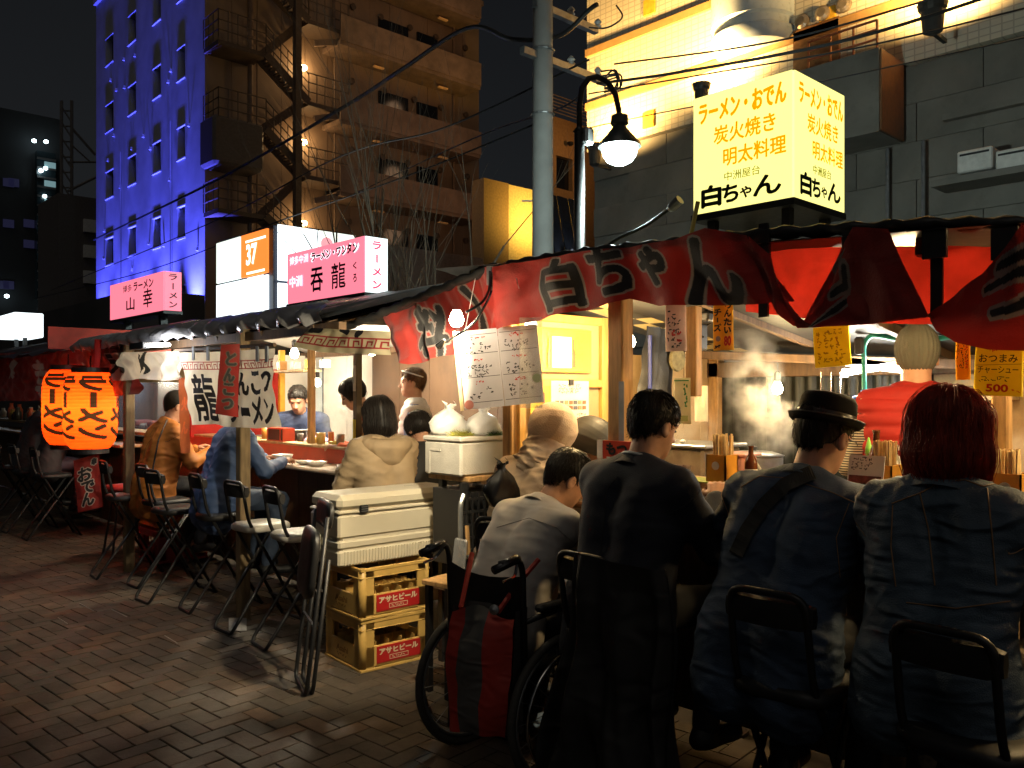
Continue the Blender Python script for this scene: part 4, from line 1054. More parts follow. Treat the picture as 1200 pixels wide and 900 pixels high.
for (ux, o, W) in ((UX, Vector((cX - .011, cY + yl_ / 2, 0)), yl_), (EXX, Vector((cX + xr_ / 2, cY - .011, 0)), xr_)):
    H = zt - zb
    def put(s_, u, v, w, h, m, wt=.03, sl=0.0): lettering('lettering', s_, o + ux * ((u - .5) * W) + UZ * (zt - v * H), ux, UZ, w * W, h * H, m, sg, 0, .003, sl, wt)
    put('ラーメン・おでん', .51, .155, .88, .165, m_ltor, .045); put('炭火焼き', .54, .37, .62, .15, m_ltor, .028); put('明太料理', .64, .57, .62, .145, m_ltor, .028)
    put('中洲屋台', .52, .73, .36, .075, m_ltol, .012)
    put('白', .20, .87, .20, .17, m_ltbk, .06); put('ち', .40, .875, .16, .14, m_ltbk, .05); put('ゃ', .56, .89, .11, .09, m_ltbk, .045); put('ん', .77, .865, .26, .15, m_ltbk, .05)
for dx, dy in ((.06, .06), (.06, yl_ - .08), (xr_ - .08, .06), (xr_ - .08, yl_ - .08)):
    MB().box((cX + dx, cY + dy, (zb + roof_z(cX)) / 2 + .02), (.045, .045, zb - roof_z(cX) - .02)).build('leg', M_BLACK, sg)
rfk = thing('roof_clutter_boards', 'pale boards lying on the roof behind the lightbox legs', 'boards', (4.3, 2.2, 2.0))
for k in range(3): MB().box((4.4 + k * .05, 2.35 - k * .25, 2.12 + k * .035), (.5, 1.2, .025), rot=(0, R(5), R(6 * k - 8))).build('board', M_PLY, rfk)
MB().tube([onX(808, 283, 3.5), onX(818, 236, 3.5)], .011, 6).build('bamboo_stick', mat('bamboo', (.38, .30, .08), .5), label='thin yellowish stick standing on the roof left of the lightbox', cat='stick')
MB().box((5.6, -.2, 2.62), (2.2, 2.4, .05), rot=(0, R(2), R(4))).build('roof_sheet', mat('ochre panel', (.42, .28, .05), .5), label='flat ochre roof sheet behind the right end of the banner', cat='roof sheet')

# ---------------------------------------------------------------- lamps of the nearest stall
def bulb(name, label, p, watt, col=(1, .68, .30), r=.032, cord=None, es=30, lr=None):
    p = Vector(p); t = thing(name, label, 'lamp', p)
    MB().lathe([(0, -r), (r * .7, -r * .72), (r, 0), (r * .72, r * .75), (r * .42, r * 1.4)], p, 16).build('bulb', mat('bulb glow', (1, .9, .7), emit=(1, .86, .58), es=es, var=0), t, smooth=True)
    MB().lathe([(r * .45, r * 1.3), (r * .6, r * 1.6), (r * .6, r * 2.8), (r * .25, r * 3.2)], p, 12).build('socket', M_BLACKP, t)
    if cord is not None: MB().tube(sag(p + Vector((0, 0, r * 3)), cord, -.01, 6), .004, 5).build('cord', M_BLACK, t)
    point_light('bulb_light', p, watt, col, lr or r * 1.15, t)
    return t
bulb('hanging_bulb', 'bare bulb hanging beside the timber post of the nearest stall', onX(738, 401, 3.42), 130, cord=onX(738, 380, 3.42))
bulb('kitchen_bulb', 'bare bulb hanging in front of the dark corrugated wall', onX(911, 456, 4.3), 50, cord=onX(911, 425, 4.3))
bulb('shelf_bulb', 'small bright bulb low behind the poster board', onX(706, 468, 4.1), 40, r=.028)
bulb('eave_bulb', 'bare bulb under the eave behind the red banner', (3.22, 1.30, 1.86), 80, cord=(3.22, 1.3, 1.95))
bulb('eave_bulb', 'bare bulb under the eave above the right end of the counter', (3.22, .35, 1.80), 70, cord=(3.22, .35, 1.88))
bulb('cook_bulb', 'bare bulb at the back right of the kitchen, mostly hidden by the banner', (3.7, .35, 1.72), 60, cord=(3.7, .35, 1.82))
fl = thing('fluorescent_tube', 'white fluorescent tube behind the counter left of the cook', 'lamp', onX(1025, 432, 4.45))
a, b = onX(990, 437, 4.45), onX(1072, 424, 4.45)
MB().tube([a, b], .016, 10).build('tube', mat('fluorescent glow', (1, 1, 1), emit=(1, .97, .88), es=16, var=0), fl)
for e in (a, b): MB().box(e, (.03, .03, .05), ch=.004).build('end_cap', M_WHITEP, fl)
MB().box((a + b) / 2 + Vector((.04, 0, .01)), (.03, (a - b).length * 1.02, .05), rot=(math.atan2((b - a).z, (a - b).y) * 1.0, 0, 0)).build('batten', M_WHITEP, fl)
for k in range(3): point_light('tube_light', a.lerp(b, (k + .5) / 3) + Vector((-.03, 0, -.01)), 9, (1, .93, .78), .03, fl)
# clip lamp with wires hanging from the eave
cl = thing('clip_lamp', 'glaring clip lamp with a metal reflector and looped wires under the red banner', 'lamp', X2(535, 376, 2.40))
lp = X2(535, 375, 2.40)
MB().lathe([(0, -.034), (.024, -.026), (.034, 0), (.026, .026), (.015, .045)], lp, 16).build('bulb', mat('glaring bulb', (1, .95, .85), emit=(1, .9, .66), es=60, var=0), cl, smooth=True)
point_light('clip_lamp_light', lp, 11, (1, .78, .46), .04, cl)
spot_light('clip_lamp_beam', lp + Vector((0, .045, -.02)), (2.75, 4.4, .92), 120, (1, .84, .56), 96, .5, .03, cl)
MB().tube([X2(521, 398, 2.42), X2(514, 406, 2.42)], [.008, .018], 12).build('reflector', M_CHROME, cl)
MB().tube(round_path([X2(574, 318, 2.6), X2(574, 338, 2.58), X2(566, 355, 2.5), X2(546, 366, 2.43)], .05), .006, 6).build('wire', M_BLACK, cl)
MB().tube(round_path([X2(577, 320, 2.6), X2(576, 345, 2.5), X2(556, 380, 2.48), X2(524, 400, 2.42)], .06), .006, 6).build('wire', M_CHROME, cl)
MB().tube([X2(574, 312, 2.62), X2(574, 334, 2.62)], .016, 10).build('pipe_stub', M_GALV, cl)
bulb('corner_bulb', 'bare bulb behind the clear sleeve at the menu board corner', onD(622, 381, 4.22), 36, cord=onD(622, 360, 4.22))
# hose over the kitchen
hs = thing('turquoise_hose', 'turquoise hose looping over the kitchen with a blue valve', 'hose', onX(1012, 470, 4.3))
MB().tube(round_path([onX(1014, 520, 4.3), onX(1013, 470, 4.3), onX(1012, 404, 4.3), onX(1020, 392, 4.3), onX(1040, 395, 4.3), onX(1064, 401, 4.3), onX(1120, 394, 4.3), onX(1160, 380, 4.3)], .06), .013, 8).build('hose', mat('turquoise rubber', (.02, .32, .26), .4, var=.1), hs, smooth=True)
MB().tube([onX(1000, 468, 4.3), onX(1022, 463, 4.3)], .016, 8).box(onX(1014, 462, 4.28), (.05, .04, .05), ch=.01).build('valve', mat('blue valve', (.05, .15, .55), .4), hs)
MB().box(onX(1008, 405, 4.3), (.05, .05, .09), ch=.01).build('hose_clamp', M_BLACKP, hs)

# ---------------------------------------------------------------- hanging papers and signs of the nearest stall
def paperX(name, label, pxa, pya, pxb, pyb, X, m, cat='sign', tilt=0.0, curl=.006):
    a, b = onX(pxa, pya, X), onX(pxb, pyb, X); w, h = abs(a.y - b.y), abs(a.z - b.z)
    c = Vector((X, (a.y + b.y) / 2, (a.z + b.z) / 2)); t = thing(name, label, cat, c)
    ux = (UX + UZ * tilt).normalized(); uy = (UZ - UX * tilt).normalized()
    plate('sheet', c, ux, uy, w, h, m, t, curl=curl)
    return t, c, w, h, ux, uy
t, c, w, h, ux, uy = paperX('price_sheet', 'white price sheet with red scribbles hanging left of the kitchen', 780, 357, 804, 411, 3.05, mat('pink white paper', (.75, .60, .55), .6, trans=.3))
scribble('handwriting', c + uy * .0, ux, uy, w * .9, h * .9, 6, M_INK, t, 11, .006, .6); scribble('red_handwriting', c - uy * h * .2 + ux * w * .1, ux, uy, w * .6, h * .3, 2, M_RED, t, 12, .007, .9, th=.25)
t, c, w, h, ux, uy = paperX('menu_strip', 'yellow menu strip with two columns of bold black writing above the kitchen', 836, 352, 859, 410, 3.05, mat('amber paper', (.85, .52, .06), .6, trans=.3))
for s_, u, v, w_, h_, m in (('め', .27, .38, .3, .15, M_INK), ('ん', .27, .22, .3, .15, M_INK), ('た', .27, .05, .32, .15, M_INK), ('い', .27, -.11, .3, .13, M_INK), ('80', .27, -.32, .3, .2, M_RED),
                            ('チ', -.24, .25, .32, .15, M_INK), ('ー', -.24, .1, .06, .1, M_INK), ('ズ', -.24, -.05, .34, .16, M_INK)):
    lettering('lettering', s_, c + ux * u * w + uy * v * h, ux, uy, w_ * w * 1.2, h_ * h, m, t, .05, .007)
MB().lathe([(.012, 0), (.012, .002)], c - ux * w * .22 - uy * h * .27 + Vector((-.006, 0, 0)), 8, Matrix.Rotation(R(90), 4, 'Y')).build('grey_patch', mat('grey patch', (.3, .3, .3), .7), t)
scribble('handwriting', c - ux * w * .22 - uy * h * .42, ux, uy, w * .4, h * .1, 1, M_INK, t, 14, .007, 1, th=.3)
t, c, w, h, ux, uy = paperX('yellow_price_card', 'yellow card with faint wavy writing hanging in the middle of the kitchen', 954, 383, 996, 429, 3.02, M_YELP, tilt=.06)
scribble('handwriting', c, ux, uy, w * .85, h * .85, 5, mat('mustard ink', (.45, .30, .01), .6, var=0), t, 15, .006, .95)
t, c, w, h, ux, uy = paperX('orange_menu_strip', 'narrow orange menu strip beside the yellow snack sign', 1120, 396, 1137, 445, 3.0, M_ORP)
scribble('handwriting', c, ux, uy, w * .85, h * .92, 3, M_INK, t, 16, .006, .9, True); scribble('red_handwriting', c + ux * w * .3, ux, uy, w * .25, h * .9, 1, M_RED, t, 17, .007, .9, True, th=.25)
t, c, w, h, ux, uy = paperX('snack_sign', 'yellow snack sign with black and red handwriting at the right end', 1142, 404, 1199, 464, 2.9, M_YELP, tilt=-.04)
lettering('lettering', 'おつまみ', c + uy * h * .22, ux, uy, w * .8, h * .16, M_INK, t, .015, .007); lettering('lettering', 'チャーシュー', c + uy * h * .0, ux, uy, w * .84, h * .14, M_INK, t, .01, .007)
scribble('handwriting', c - uy * h * .17, ux, uy, w * .85, h * .13, 1, M_INK, t, 18, .007, 1, th=.1); lettering('lettering', '500', c - uy * h * .35, ux, uy, w * .46, h * .15, M_RED, t, .03, .007)
scribble('red_handwriting', c + uy * h * .4, ux, uy, w * .4, h * .12, 1, M_RED, t, 19, .007, 1, th=.12); MB().box(c + uy * h * .1 + Vector((-.006, 0, 0)), (.001, w * .95, .002)).build('fold_line', mat('mustard ink', (.45, .30, .01)), t)
scribble('red_handwriting', c - uy * h * .38 + ux * w * .38, ux, uy, w * .2, h * .1, 1, M_RED, t, 20, .007, 1, th=.12)
t, c, w, h, ux, uy = paperX('green_notice', 'white strip with green lettering hanging behind the suited customer', 790, 443, 809, 497, 3.25, mat('cream paper', (.75, .72, .52), .6, trans=.2))
MB().box(c + uy * h * .44 + Vector((-.006, 0, 0)), (.001, w * .9, .005)).build('green_rule', M_GREENI, t)
scribble('green_lettering', c + ux * w * .28, ux, uy, w * .26, h * .8, 1, M_GREENI, t, 21, .007, 1, True, th=.3); MB().box(c - uy * h * .38 + Vector((-.006, 0, 0)), (.001, w * .8, h * .12)).build('green_block', mat('pale green print', (.35, .42, .18), .6), t)
# two page menu board hung from the eave
mb0 = onD(587, 430, 3.96); 
mn = thing('menu_board', 'white two-page handwritten menu board hanging under the banner', 'menu board', mb0)
n0 = CU.cross(UZ); uxm = (CU + UZ * .10).normalized(); uym = (UZ - CU * .10).normalized()
wm, hm = 94 / FOC * 3.96, 92 / FOC * 3.96
m_lam = mat('laminated white', (.74, .70, .72), .25, var=.05, trans=.2)
for s_ in (-1, 1): plate('page', mb0 + uxm * (s_ * wm * .25), uxm, uym, wm * .495, hm, m_lam, mn, th=.004)
for s_, sd in ((-1, 30), (1, 60)):
    o = mb0 + uxm * (s_ * wm * .245)
    for k, (v, rows, m, dn, ww) in enumerate(((.40, 1, M_RED, .9, .5), (.27, 3, M_INK, .7, .85), (.12, 1, M_RED, .9, .45), (-.02, 3, M_INK, .75, .85), (-.17, 1, M_RED, .9, .5), (-.30, 3, M_INK, .7, .85))):
        scribble('handwriting' if m is M_INK else 'red_handwriting', o + uym * (v * hm), uxm, uym, wm * .44 * ww, hm * .045 * rows * 1.2, rows, m, mn, sd + k, .003, dn, th=.2)
    for v in (.2, -.1, .44, -.42): MB().quad(*[o + uxm * a * wm * .225 + uym * (v * hm + b) + n0 * .0025 for a, b in ((-1, -.0012), (1, -.0012), (1, .0012), (-1, .0012))]).build('ruled_line', M_INK, mn)
MB().box(mb0 + uxm * (-wm * .5 - .012), (.016, .016, hm * 1.02), rot=(0, R(-5.5), -ANG)).build('edge_batten', M_PLY, mn)
MB().lathe([(0.0, 0), (.022, 0), (.022, .002)], mb0 - uxm * wm * .44 - uym * hm * .44 + n0 * .004, 16, Matrix.Rotation(-ANG, 4, 'Z') @ Matrix.Rotation(R(90), 4, 'X')).build('red_seal', mat('faded red seal', (.55, .2, .15), .6), mn)
for s_ in (-.4, .4): MB().tube([mb0 + uxm * wm * s_ + uym * hm * .5, X2(581 + s_ * 60, 326, 2.6)], .002, 4).build('string', M_PAPER, mn)
# clear sleeve behind it
sv = thing('clear_sleeve', 'curled clear plastic sleeve sticking out beside the menu board', 'plastic sleeve', onD(624, 425, 3.68))
plate('sheet', onD(622, 425, 3.68), CU, UZ, .10, .40, mat('clear film', (.8, .78, .72), .12, var=0, alpha=.3), sv, curl=.02)
MB().lathe([(0, 0), (.02, 0), (.02, .002)], onD(629, 443, 3.66), 14, Matrix.Rotation(-ANG, 4, 'Z') @ Matrix.Rotation(R(90), 4, 'X')).build('round_sticker', mat('pale green sticker', (.5, .6, .42), .5), sv)

# ---------------------------------------------------------------- things on counter, ledge and in the kitchen
m_glass = mat('clear glass', (1, 1, 1), .03, var=0, glass=True)
m_bbr = mat('brown bottle glass', (.10, .025, .006), .12, var=0, spec=.7)
m_chop = mat('chopstick pine', (.72, .52, .26), .6, var=.15, scale=40)
m_chbox = mat('orange lacquer box', (.62, .28, .03), .35, var=.12)
def chopsticks(label, p, n=26, h=.2, bm=m_chbox, seed=1, rz=0.0):
    r_ = random.Random(seed); t = thing('chopstick_box', label, 'chopstick holder', p, (0, 0, rz), local=True)
    b_ = MB(); s_ = .045; hb = .115
    for dx, dy, sx, sy in ((-s_, 0, .006, .096), (s_, 0, .006, .096), (0, -s_, .096, .006), (0, s_, .096, .006)): b_.box((dx, dy, hb / 2), (sx, sy, hb))
    b_.box((0, 0, .004), (.09, .09, .008)).build('holder', bm, t, world=False)
    MB().lathe([(0, 0), (.018, 0), (.018, .002)], (-.049, 0, hb * .6), 16, Matrix.Rotation(R(-90), 4, 'Y')).build('round_label', M_PAPER, t, world=False)
    for i in range(n):
        x, y = r_.uniform(-.034, .034), r_.uniform(-.034, .034)
        MB().box((x + r_.uniform(-.004, .004), y, h / 2 + r_.uniform(0, .01)), (.0055, .009, h - .01), rot=(r_.uniform(-.05, .05), r_.uniform(-.05, .05), r_.uniform(0, 3))).build('chopsticks', m_chop, t, world=False)
    return t
def at(px, X, z):   # point standing at height z under the photo column px on the plane X
    q = onX(px, 460, X); return Vector((X, q.y, z))
chopsticks('orange box of chopsticks on the ledge left of the hatted customer', at(846, 3.12, 1.169), seed=2)
chopsticks('box of chopsticks between the white bag and the red-haired customer', at(1036, 3.12, 1.169), seed=3)
chopsticks('box of chopsticks at the far right beside the red-haired customer', at(1183, 3.10, 1.169), seed=4, h=.19)
def bottle(name, label, p, h=.24, r=.033, m=m_bbr, cap=None, lab=None):
    t = thing(name, label, 'bottle', p, local=True)
    MB().lathe([(0, 0), (r * .92, .002), (r, .01), (r, h * .55), (r * .85, h * .64), (r * .42, h * .78), (r * .38, h * .95), (r * .45, h * .96), (r * .45, h), (0, h)], n=18).build('glass_body', m, t, smooth=True, world=False)
    if cap: MB().lathe([(r * .5, 0), (r * .5, .018), (r * .1, .06), (0, .062)], (0, 0, h * .97), 12).build('cap', cap, t, world=False)
    if lab: MB().lathe([(r * 1.02, 0), (r * 1.02, h * .25)], (0, 0, h * .15), 18).build('paper_label', lab, t, world=False)
    return t
bottle('beer_bottle', 'brown beer bottle on the ledge just left of the hatted customer', at(880, 3.10, 1.169), .16, .026, lab=M_PAPER)
bottle('beer_bottle', 'tall brown bottle between the hatted and red-haired customers', at(1027, 3.16, 1.169), .24, .03)
bottle('sauce_bottle', 'sauce bottle with a lime green nozzle beside the tall brown bottle', at(1018, 3.24, 1.169), .15, .026, mat('pale green plastic', (.35, .5, .2), .4), mat('lime cap', (.25, .6, .1), .4))
bottle('soy_bottle', 'small dark soy bottle with a red cap beside the hat', at(1012, 3.10, 1.169), .10, .022, m_bbr, mat('red cap', (.5, .03, .02), .4), M_PAPER)
gl = thing('drinking_glass', 'clear drinking glass on the lower counter by the suited customer', 'glass', at(843, 2.93, 1.062), local=True)
MB().lathe([(0, 0), (.034, 0), (.038, .09), (.035, .09), (.031, .012), (0, .012)], n=20).build('tumbler', m_glass, gl, smooth=True, world=False)
MB().lathe([(0, .013), (.0305, .013), (.0325, .045), (0, .045)], n=16).build('drink', mat('pale tea', (.5, .45, .2), .05, var=0, glass=True), gl, smooth=True, world=False)
def bag(label, p, s_, seed, m, flop=.5, name='plastic_bag'):
    r_ = random.Random(seed); t = thing(name, label, 'bag', p, local=True)
    n = 28; prof = [(.02, 0), (.8, 0), (1, .15), (.98, .4), (.8, .62), (.4, .78), (.22, .86), (.3, 1.0)]
    vs = []; fs = []
    ph = [r_.uniform(0, 6) for _ in range(5)]
    for i, (a, z) in enumerate(prof):
        for j in range(n):
            an = 2 * PI * j / n; rr = a * s_[0] * (1 + .16 * math.sin(3 * an + ph[0] + z * 5) + .12 * math.sin(7 * an + ph[1] - z * 9) + .08 * math.sin(13 * an + ph[2] + z * 4))
            vs.append((rr * math.cos(an), rr * math.sin(an) * s_[1] / s_[0], z * s_[2] * (1 + .05 * math.sin(3 * an + ph[3]))))
    for i in range(len(prof) - 1):
        for j in range(n): fs.append([i * n + j, i * n + (j + 1) % n, (i + 1) * n + (j + 1) % n, (i + 1) * n + j])
    MB().add(vs, fs).build('film', m, t, smooth=True, world=False)
    for sx in (-1, 1):
        MB().sheet([[(sx * s_[0] * (.1 + .28 * k / 5), .02 * math.sin(k * 1.3 + e), s_[2] * (.86 + .22 * k / 5) + e * .012) for e in (-1, 0, 1)] for k in range(6)]).build('bag_handle', m, t, smooth=True, world=False)
    return t
m_bag = mat('white carrier film', (.78, .76, .72), .3, var=.08, trans=.35, bump=.5, bscale=25)
bag('tied white plastic bag on the ledge left of the red-haired customer', at(1046, 3.2, 1.169), (.065, .06, .17), 3, m_bag)
pot = thing('white_pot', 'white enamel pot with ladle on a brown stand in the kitchen', 'pot', at(906, 3.55, .995), local=True)
MB().lathe([(0, 0), (.10, 0), (.105, .07), (.10, .075)], n=24).build('stand', mat('brown stand', (.16, .10, .05), .5), pot, world=False)
MB().lathe([(0, .08), (.10, .08), (.118, .14), (.122, .175), (.126, .178), (.118, .176), (.112, .10), (0, .095)], n=28).build('bowl', mat('cream enamel', (.80, .72, .50), .3, var=.05), pot, smooth=True, world=False)
MB().tube([(.03, .03, .12), (-.06, .06, .24)], .006, 6).build('ladle', M_WHITEP, pot, world=False)
fc = thing('food_case', 'stained steel food case behind the suited customer', 'food case', at(808, 3.55, .995))
p = at(808, 3.6, .995); MB().box((3.62, p.y, 1.135), (.34, .36, .28), ch=.012).build('body', m_stain, fc)
MB().box((3.62, p.y, 1.285), (.38, .42, .018), ch=.005).build('lid', M_GALV, fc)
for dy in (-.03, .03): MB().lathe([(.012, 0), (.016, .012), (0, .022)], (3.5, p.y + dy, 1.294), 10).build('knob', M_WHITEP, fc)
for nm, lab, px, X, m, sz in (('plastic_tub', 'pink plastic tub stacked behind the chopstick box', 866, 3.6, mat('pink plastic', (.6, .28, .22), .4), (.13, .13, .13)), ('carton', 'pale carton behind the chopstick box', 868, 3.4, mat('cream carton', (.66, .55, .32), .6), (.12, .16, .12))):
    q = at(px, X, .995); t = thing(nm, lab, 'container', q)
    MB().box(q + Vector((0, 0, sz[2] / 2 + (.12 if nm == 'plastic_tub' else .0) + .0)), sz, ch=.012).build('body', m, t)
    MB().box(q + Vector((0, 0, sz[2] + (.12 if nm == 'plastic_tub' else 0) + .006)), (sz[0] + .03, sz[1] + .03, .014), ch=.004).build('rim', m, t)
    if nm == 'plastic_tub': MB().box(q + Vector((0, 0, .058)), (.15, .15, .115), ch=.01).build('lower_tub', mat('cream carton', (.66, .55, .32)), t)
bk = thing('wire_basket', 'white wire basket with packets behind the hatted customer', 'basket', at(893, 3.35, 1.0), local=True)
for k in range(14):
    a = 2 * PI * k / 14; MB().tube([(.07 * math.cos(a), .09 * math.sin(a), 0), (.1 * math.cos(a), .12 * math.sin(a), .13)], .004, 5).build('wire', M_WHITEP, bk, world=False)
for z, f_ in ((.002, 1.0), (.065, 1.2), (.13, 1.42)): MB().tube([(.07 * f_ * math.cos(a), .088 * f_ * math.sin(a), z) for a in [i * PI / 12 for i in range(24)]], .004, 5, closed=True).build('ring', M_WHITEP, bk, world=False)
cd = thing('photo_menu_card', 'white photo menu card propped on the counter beside the hatted customer', 'menu card', at(1012, 3.0, 1.062))
q = onX(1014, 556, 3.0); uyc = (UZ + Vector((.25, 0, 0))).normalized()
plate('card', q, UX, uyc, .13, .14, M_PAPER, cd, th=.004)
nz = UX.cross(uyc); plate('food_photo', q - uyc * .035 + nz * .002, UX, uyc, .118, .06, mat('food photo', (.20, .06, .04), .3, var=.9, scale=45), cd, th=.001)
scribble('handwriting', q + uyc * .038, UX, uyc, .115, .055, 3, M_INK, cd, 41, .003, .9, th=.14)
lf = thing('leaflet', 'printed leaflet propped against the food case beside the suited customer', 'leaflet', at(795, 3.1, 1.169))
q = onX(794, 557, 3.12); plate('sheet', q, UX, uyc, .13, .10, mat('leaflet print', (.42, .36, .40), .3, var=.6, scale=40), lf, th=.003)
for px, X, lab in ((700, 2.9, 'bowl of noodles in front of the man in the wheelchair'), (822, 2.9, 'bowl of noodles in front of the suited customer'), (868, 2.92, 'small bowl beside the drinking glass on the lower counter')):
    t = thing('noodle_bowl', lab, 'bowl', at(px, X, 1.062), local=True)
    MB().lathe([(0, 0), (.045, 0), (.075, .04), (.088, .075), (.083, .075), (.07, .042), (0, .02)], n=22).build('vessel', mat('blue rim porcelain', (.55, .56, .58), .25), t, smooth=True, world=False)
    MB().lathe([(0, .058), (.078, .058)], n=22).build('soup', mat('soup', (.42, .28, .10), .2), t, world=False)
rs = thing('red_placard', 'red and white placard with bold black writing beside the suited customer', 'placard', at(722, 3.0, 1.062))
q = onX(723, 532, 2.9); plate('board', q, UX, UZ, .17, .115, mat('red card', (.58, .05, .02), .5), rs, th=.02)
MB().box(q + Vector((.01, .10, 0)), (.02, .035, .115)).build('white_edge', M_PAPER, rs)
lettering('lettering', 'もつ', q + UZ * .022, UX, UZ, .12, .055, M_INK, rs, .05, .004); lettering('lettering', 'ラーメン', q - UZ * .033, UX, UZ, .12, .04, M_WHITEI, rs, .03, .004)
kp = thing('stock_pot', 'steel stock pot with lid under the steam in the kitchen', 'pot', at(884, 4.2, .995), local=True)
MB().lathe([(0, 0), (.15, 0), (.155, .02), (.155, .2), (.162, .205)], n=28).build('body', M_GALV, kp, auto=40, world=False); MB().lathe([(.162, .206), (.1, .225), (0, .23)], n=28).build('lid', M_GALV, kp, smooth=True, world=False); MB().lathe([(.012, .23), (.02, .25), (0, .26)], n=10).build('knob', M_BLACKP, kp, world=False)
for k_, (px, ln, lab) in enumerate(((962, .22, 'leftmost ladle hanging in front of the corrugated wall'), (974, .26, 'middle ladle hanging in front of the corrugated wall'), (985, .20, 'rightmost ladle hanging in front of the corrugated wall'))):
    q = onX(px, 436, 4.7); t = thing('hanging_ladle', lab, 'ladle', q); MB().tube([q, q - UZ * ln], .005, 6).build('handle', M_CHROME, t); MB().lathe([(0, -.03), (.03, -.02), (.042, .0), (.04, .0), (.028, -.016), (0, -.024)], q - UZ * ln, 14).build('scoop', M_CHROME, t, smooth=True)
tw_ = thing('hanging_towel', 'pale towel hanging on the post behind the drinking glass', 'towel', onX(822, 470, 4.0))
MB().sheet([[onX(814 + i * 2.6, 452 + j * 6, 4.0 + .012 * math.sin(i * 2.1 + j * .4)) for j in range(8)] for i in range(7)]).build('cloth', mat('towel cotton', (.55, .48, .36), .9), tw_, smooth=True)
# back wall things
sh = thing('wall_shelf', 'pale timber shelf with white trays behind the cook', 'shelf', onX(1090, 468, 4.7))
q = onX(1095, 466, 4.75); MB().box(q, (.24, .75, .02)).build('board', M_PLY, sh)
MB().box(q + Vector((0, .12, .25)), (.24, .02, .5)).build('divider', M_PLY, sh); MB().box(q + Vector((0, 0, .36)), (.24, .75, .02)).build('board', M_PLY, sh)
for k in range(3): MB().box(q + Vector((-.02, -.05, .02 + k * .018)), (.18, .24, .015), ch=.004).build('tray', M_WHITEP, sh)
jk = thing('hanging_jacket', 'black jacket and round brush hanging on the left wall of the kitchen', 'jacket', onY(776, 440, 3.1))
q = onY(777, 425, 3.08)
r_ = random.Random(4)
JP = []
for i in range(13):
    t_ = i / 12; row = []
    for j in range(9):
        s_ = j / 8 - .5; wv = .11 + .05 * t_
        row.append((q.x + s_ * 2 * wv + .01 * math.sin(i), 3.13 - .07 * (math.cos(s_ * PI)) - .02 * math.sin(s_ * 20 + t_ * 2), q.z + .22 - .42 * t_))
    JP.append(row)
MB().sheet(JP).build('cloth', mat('black nylon', (.015, .016, .02), .45, bump=.3, bscale=20), jk, smooth=True)
MB().tube([(q.x - .13, 3.08, q.z - .22 + .38 * k) for k in (0, .5, 1)], .012, 6).build('blue_piping', mat('blue nylon', (.04, .06, .3), .5), jk)
MB().lathe([(0, 0), (.06, .004), (.075, .02), (.07, .035)], (q.x + .07, 3.05, q.z + .02), 20, Matrix.Rotation(R(90), 4, 'X')).build('round_brush', mat('olive disc', (.20, .17, .09), .6, var=.4, scale=30), jk)
for k, (px, py, sz, lab) in enumerate(((818, 395, (.10, .06, .14), 'tangled black socket box above the kitchen, left of the menu strip'), (830, 372, (.12, .08, .05), 'dark power adaptor on the ceiling beam left of the menu strip'))):
    q = onX(px, py, 3.7); t = thing('socket_box', lab, 'socket', q); MB().box(q, sz, ch=.01).build('housing', M_BLACKP, t)
    for j in range(4): MB().tube(round_path([q + Vector((0, rng.uniform(-.04, .04), .0)), q + Vector((rng.uniform(-.06, .06), rng.uniform(-.12, .12), rng.uniform(-.08, .05))), q + Vector((rng.uniform(-.1, .1), rng.uniform(-.2, .1), .12))], .05), .005, 5).build('wire', M_BLACK, t)
MB().box(onX(813, 412, 3.3), (.05, .06, .42), ch=.004).build('short_post', M_WOOD, label='short hanging timber post under the kitchen ceiling', cat='post')
hr_ = MB(); a, b = onX(845, 385, 4.2), onX(915, 382, 4.2)
MB().tube([a, b], .012, 8).build('ceiling_rod', M_BLACK, label='black rod with coloured tapes under the kitchen ceiling', cat='rod')
cc = bpy.data.objects['ceiling_rod']
for k, col in enumerate([(.6, .6, .6), (.05, .4, .1), (.5, .4, .5), (.1, .35, .4), (.6, .5, .4)]):
    MB().tube([a.lerp(b, .45 + k * .1), a.lerp(b, .5 + k * .1)], .0135, 8).build('tape', mat('tape %d' % k, col, .5), cc)
# ---------------------------------------------------------------- second stall (white curtain) and third stall (red curtain)
m_plas = mat('crinkled clear tarpaulin', (.45, .45, .47), .25, var=.3, scale=6, bump=.8, bscale=14)
m_wlit = mat('white kitchen board', (.72, .70, .64), .6, var=.08, scale=2, dirt=.2)
m_redl = mat('red counter edge', (.50, .06, .025), .4, var=.12)
m_ctop2 = mat('pale counter top', (.55, .42, .30), .4, var=.2, scale=5)
st2 = thing('food_stall', 'second food stall with white curtain and red-edged counter', 'food stall', (3.4, 6.4, 0))
pA, pB = onZ(285, 725), onZ(151, 670)
for p in (pA, pB):
    MB().box((p.x, p.y, 1.0), (.075, .075, 2.0), ch=.006).build('post', mat('grey brown post', (.20, .14, .07), .7, var=.3, scale=8, stretch=(6, 6, 1)), st2)
def ridge_roof(t, y0, y1, x0, z0, x1, z1, x2, z2, m, wob=.03):
    n = 40; P = []
    for i in range(n + 1):
        y = y0 + (y1 - y0) * i / n; w = wob * math.sin(i * 1.3) + wob * .6 * math.sin(i * 2.9)
        P.append([(x0, y, z0 + w * .5), (x0 + (x1 - x0) * .35, y, z0 + (z1 - z0) * .4 + w - .02), (x1, y, z1 + w * .3), (x1 + (x2 - x1) * .5, y, (z1 + z2) / 2), (x2, y, z2)])
    return MB().sheet(P).build('roof', m, t, smooth=True)
r2 = ridge_roof(st2, 4.2, 8.9, 2.5, 1.98, 3.8, 2.34, 5.2, 2.0, m_dark)
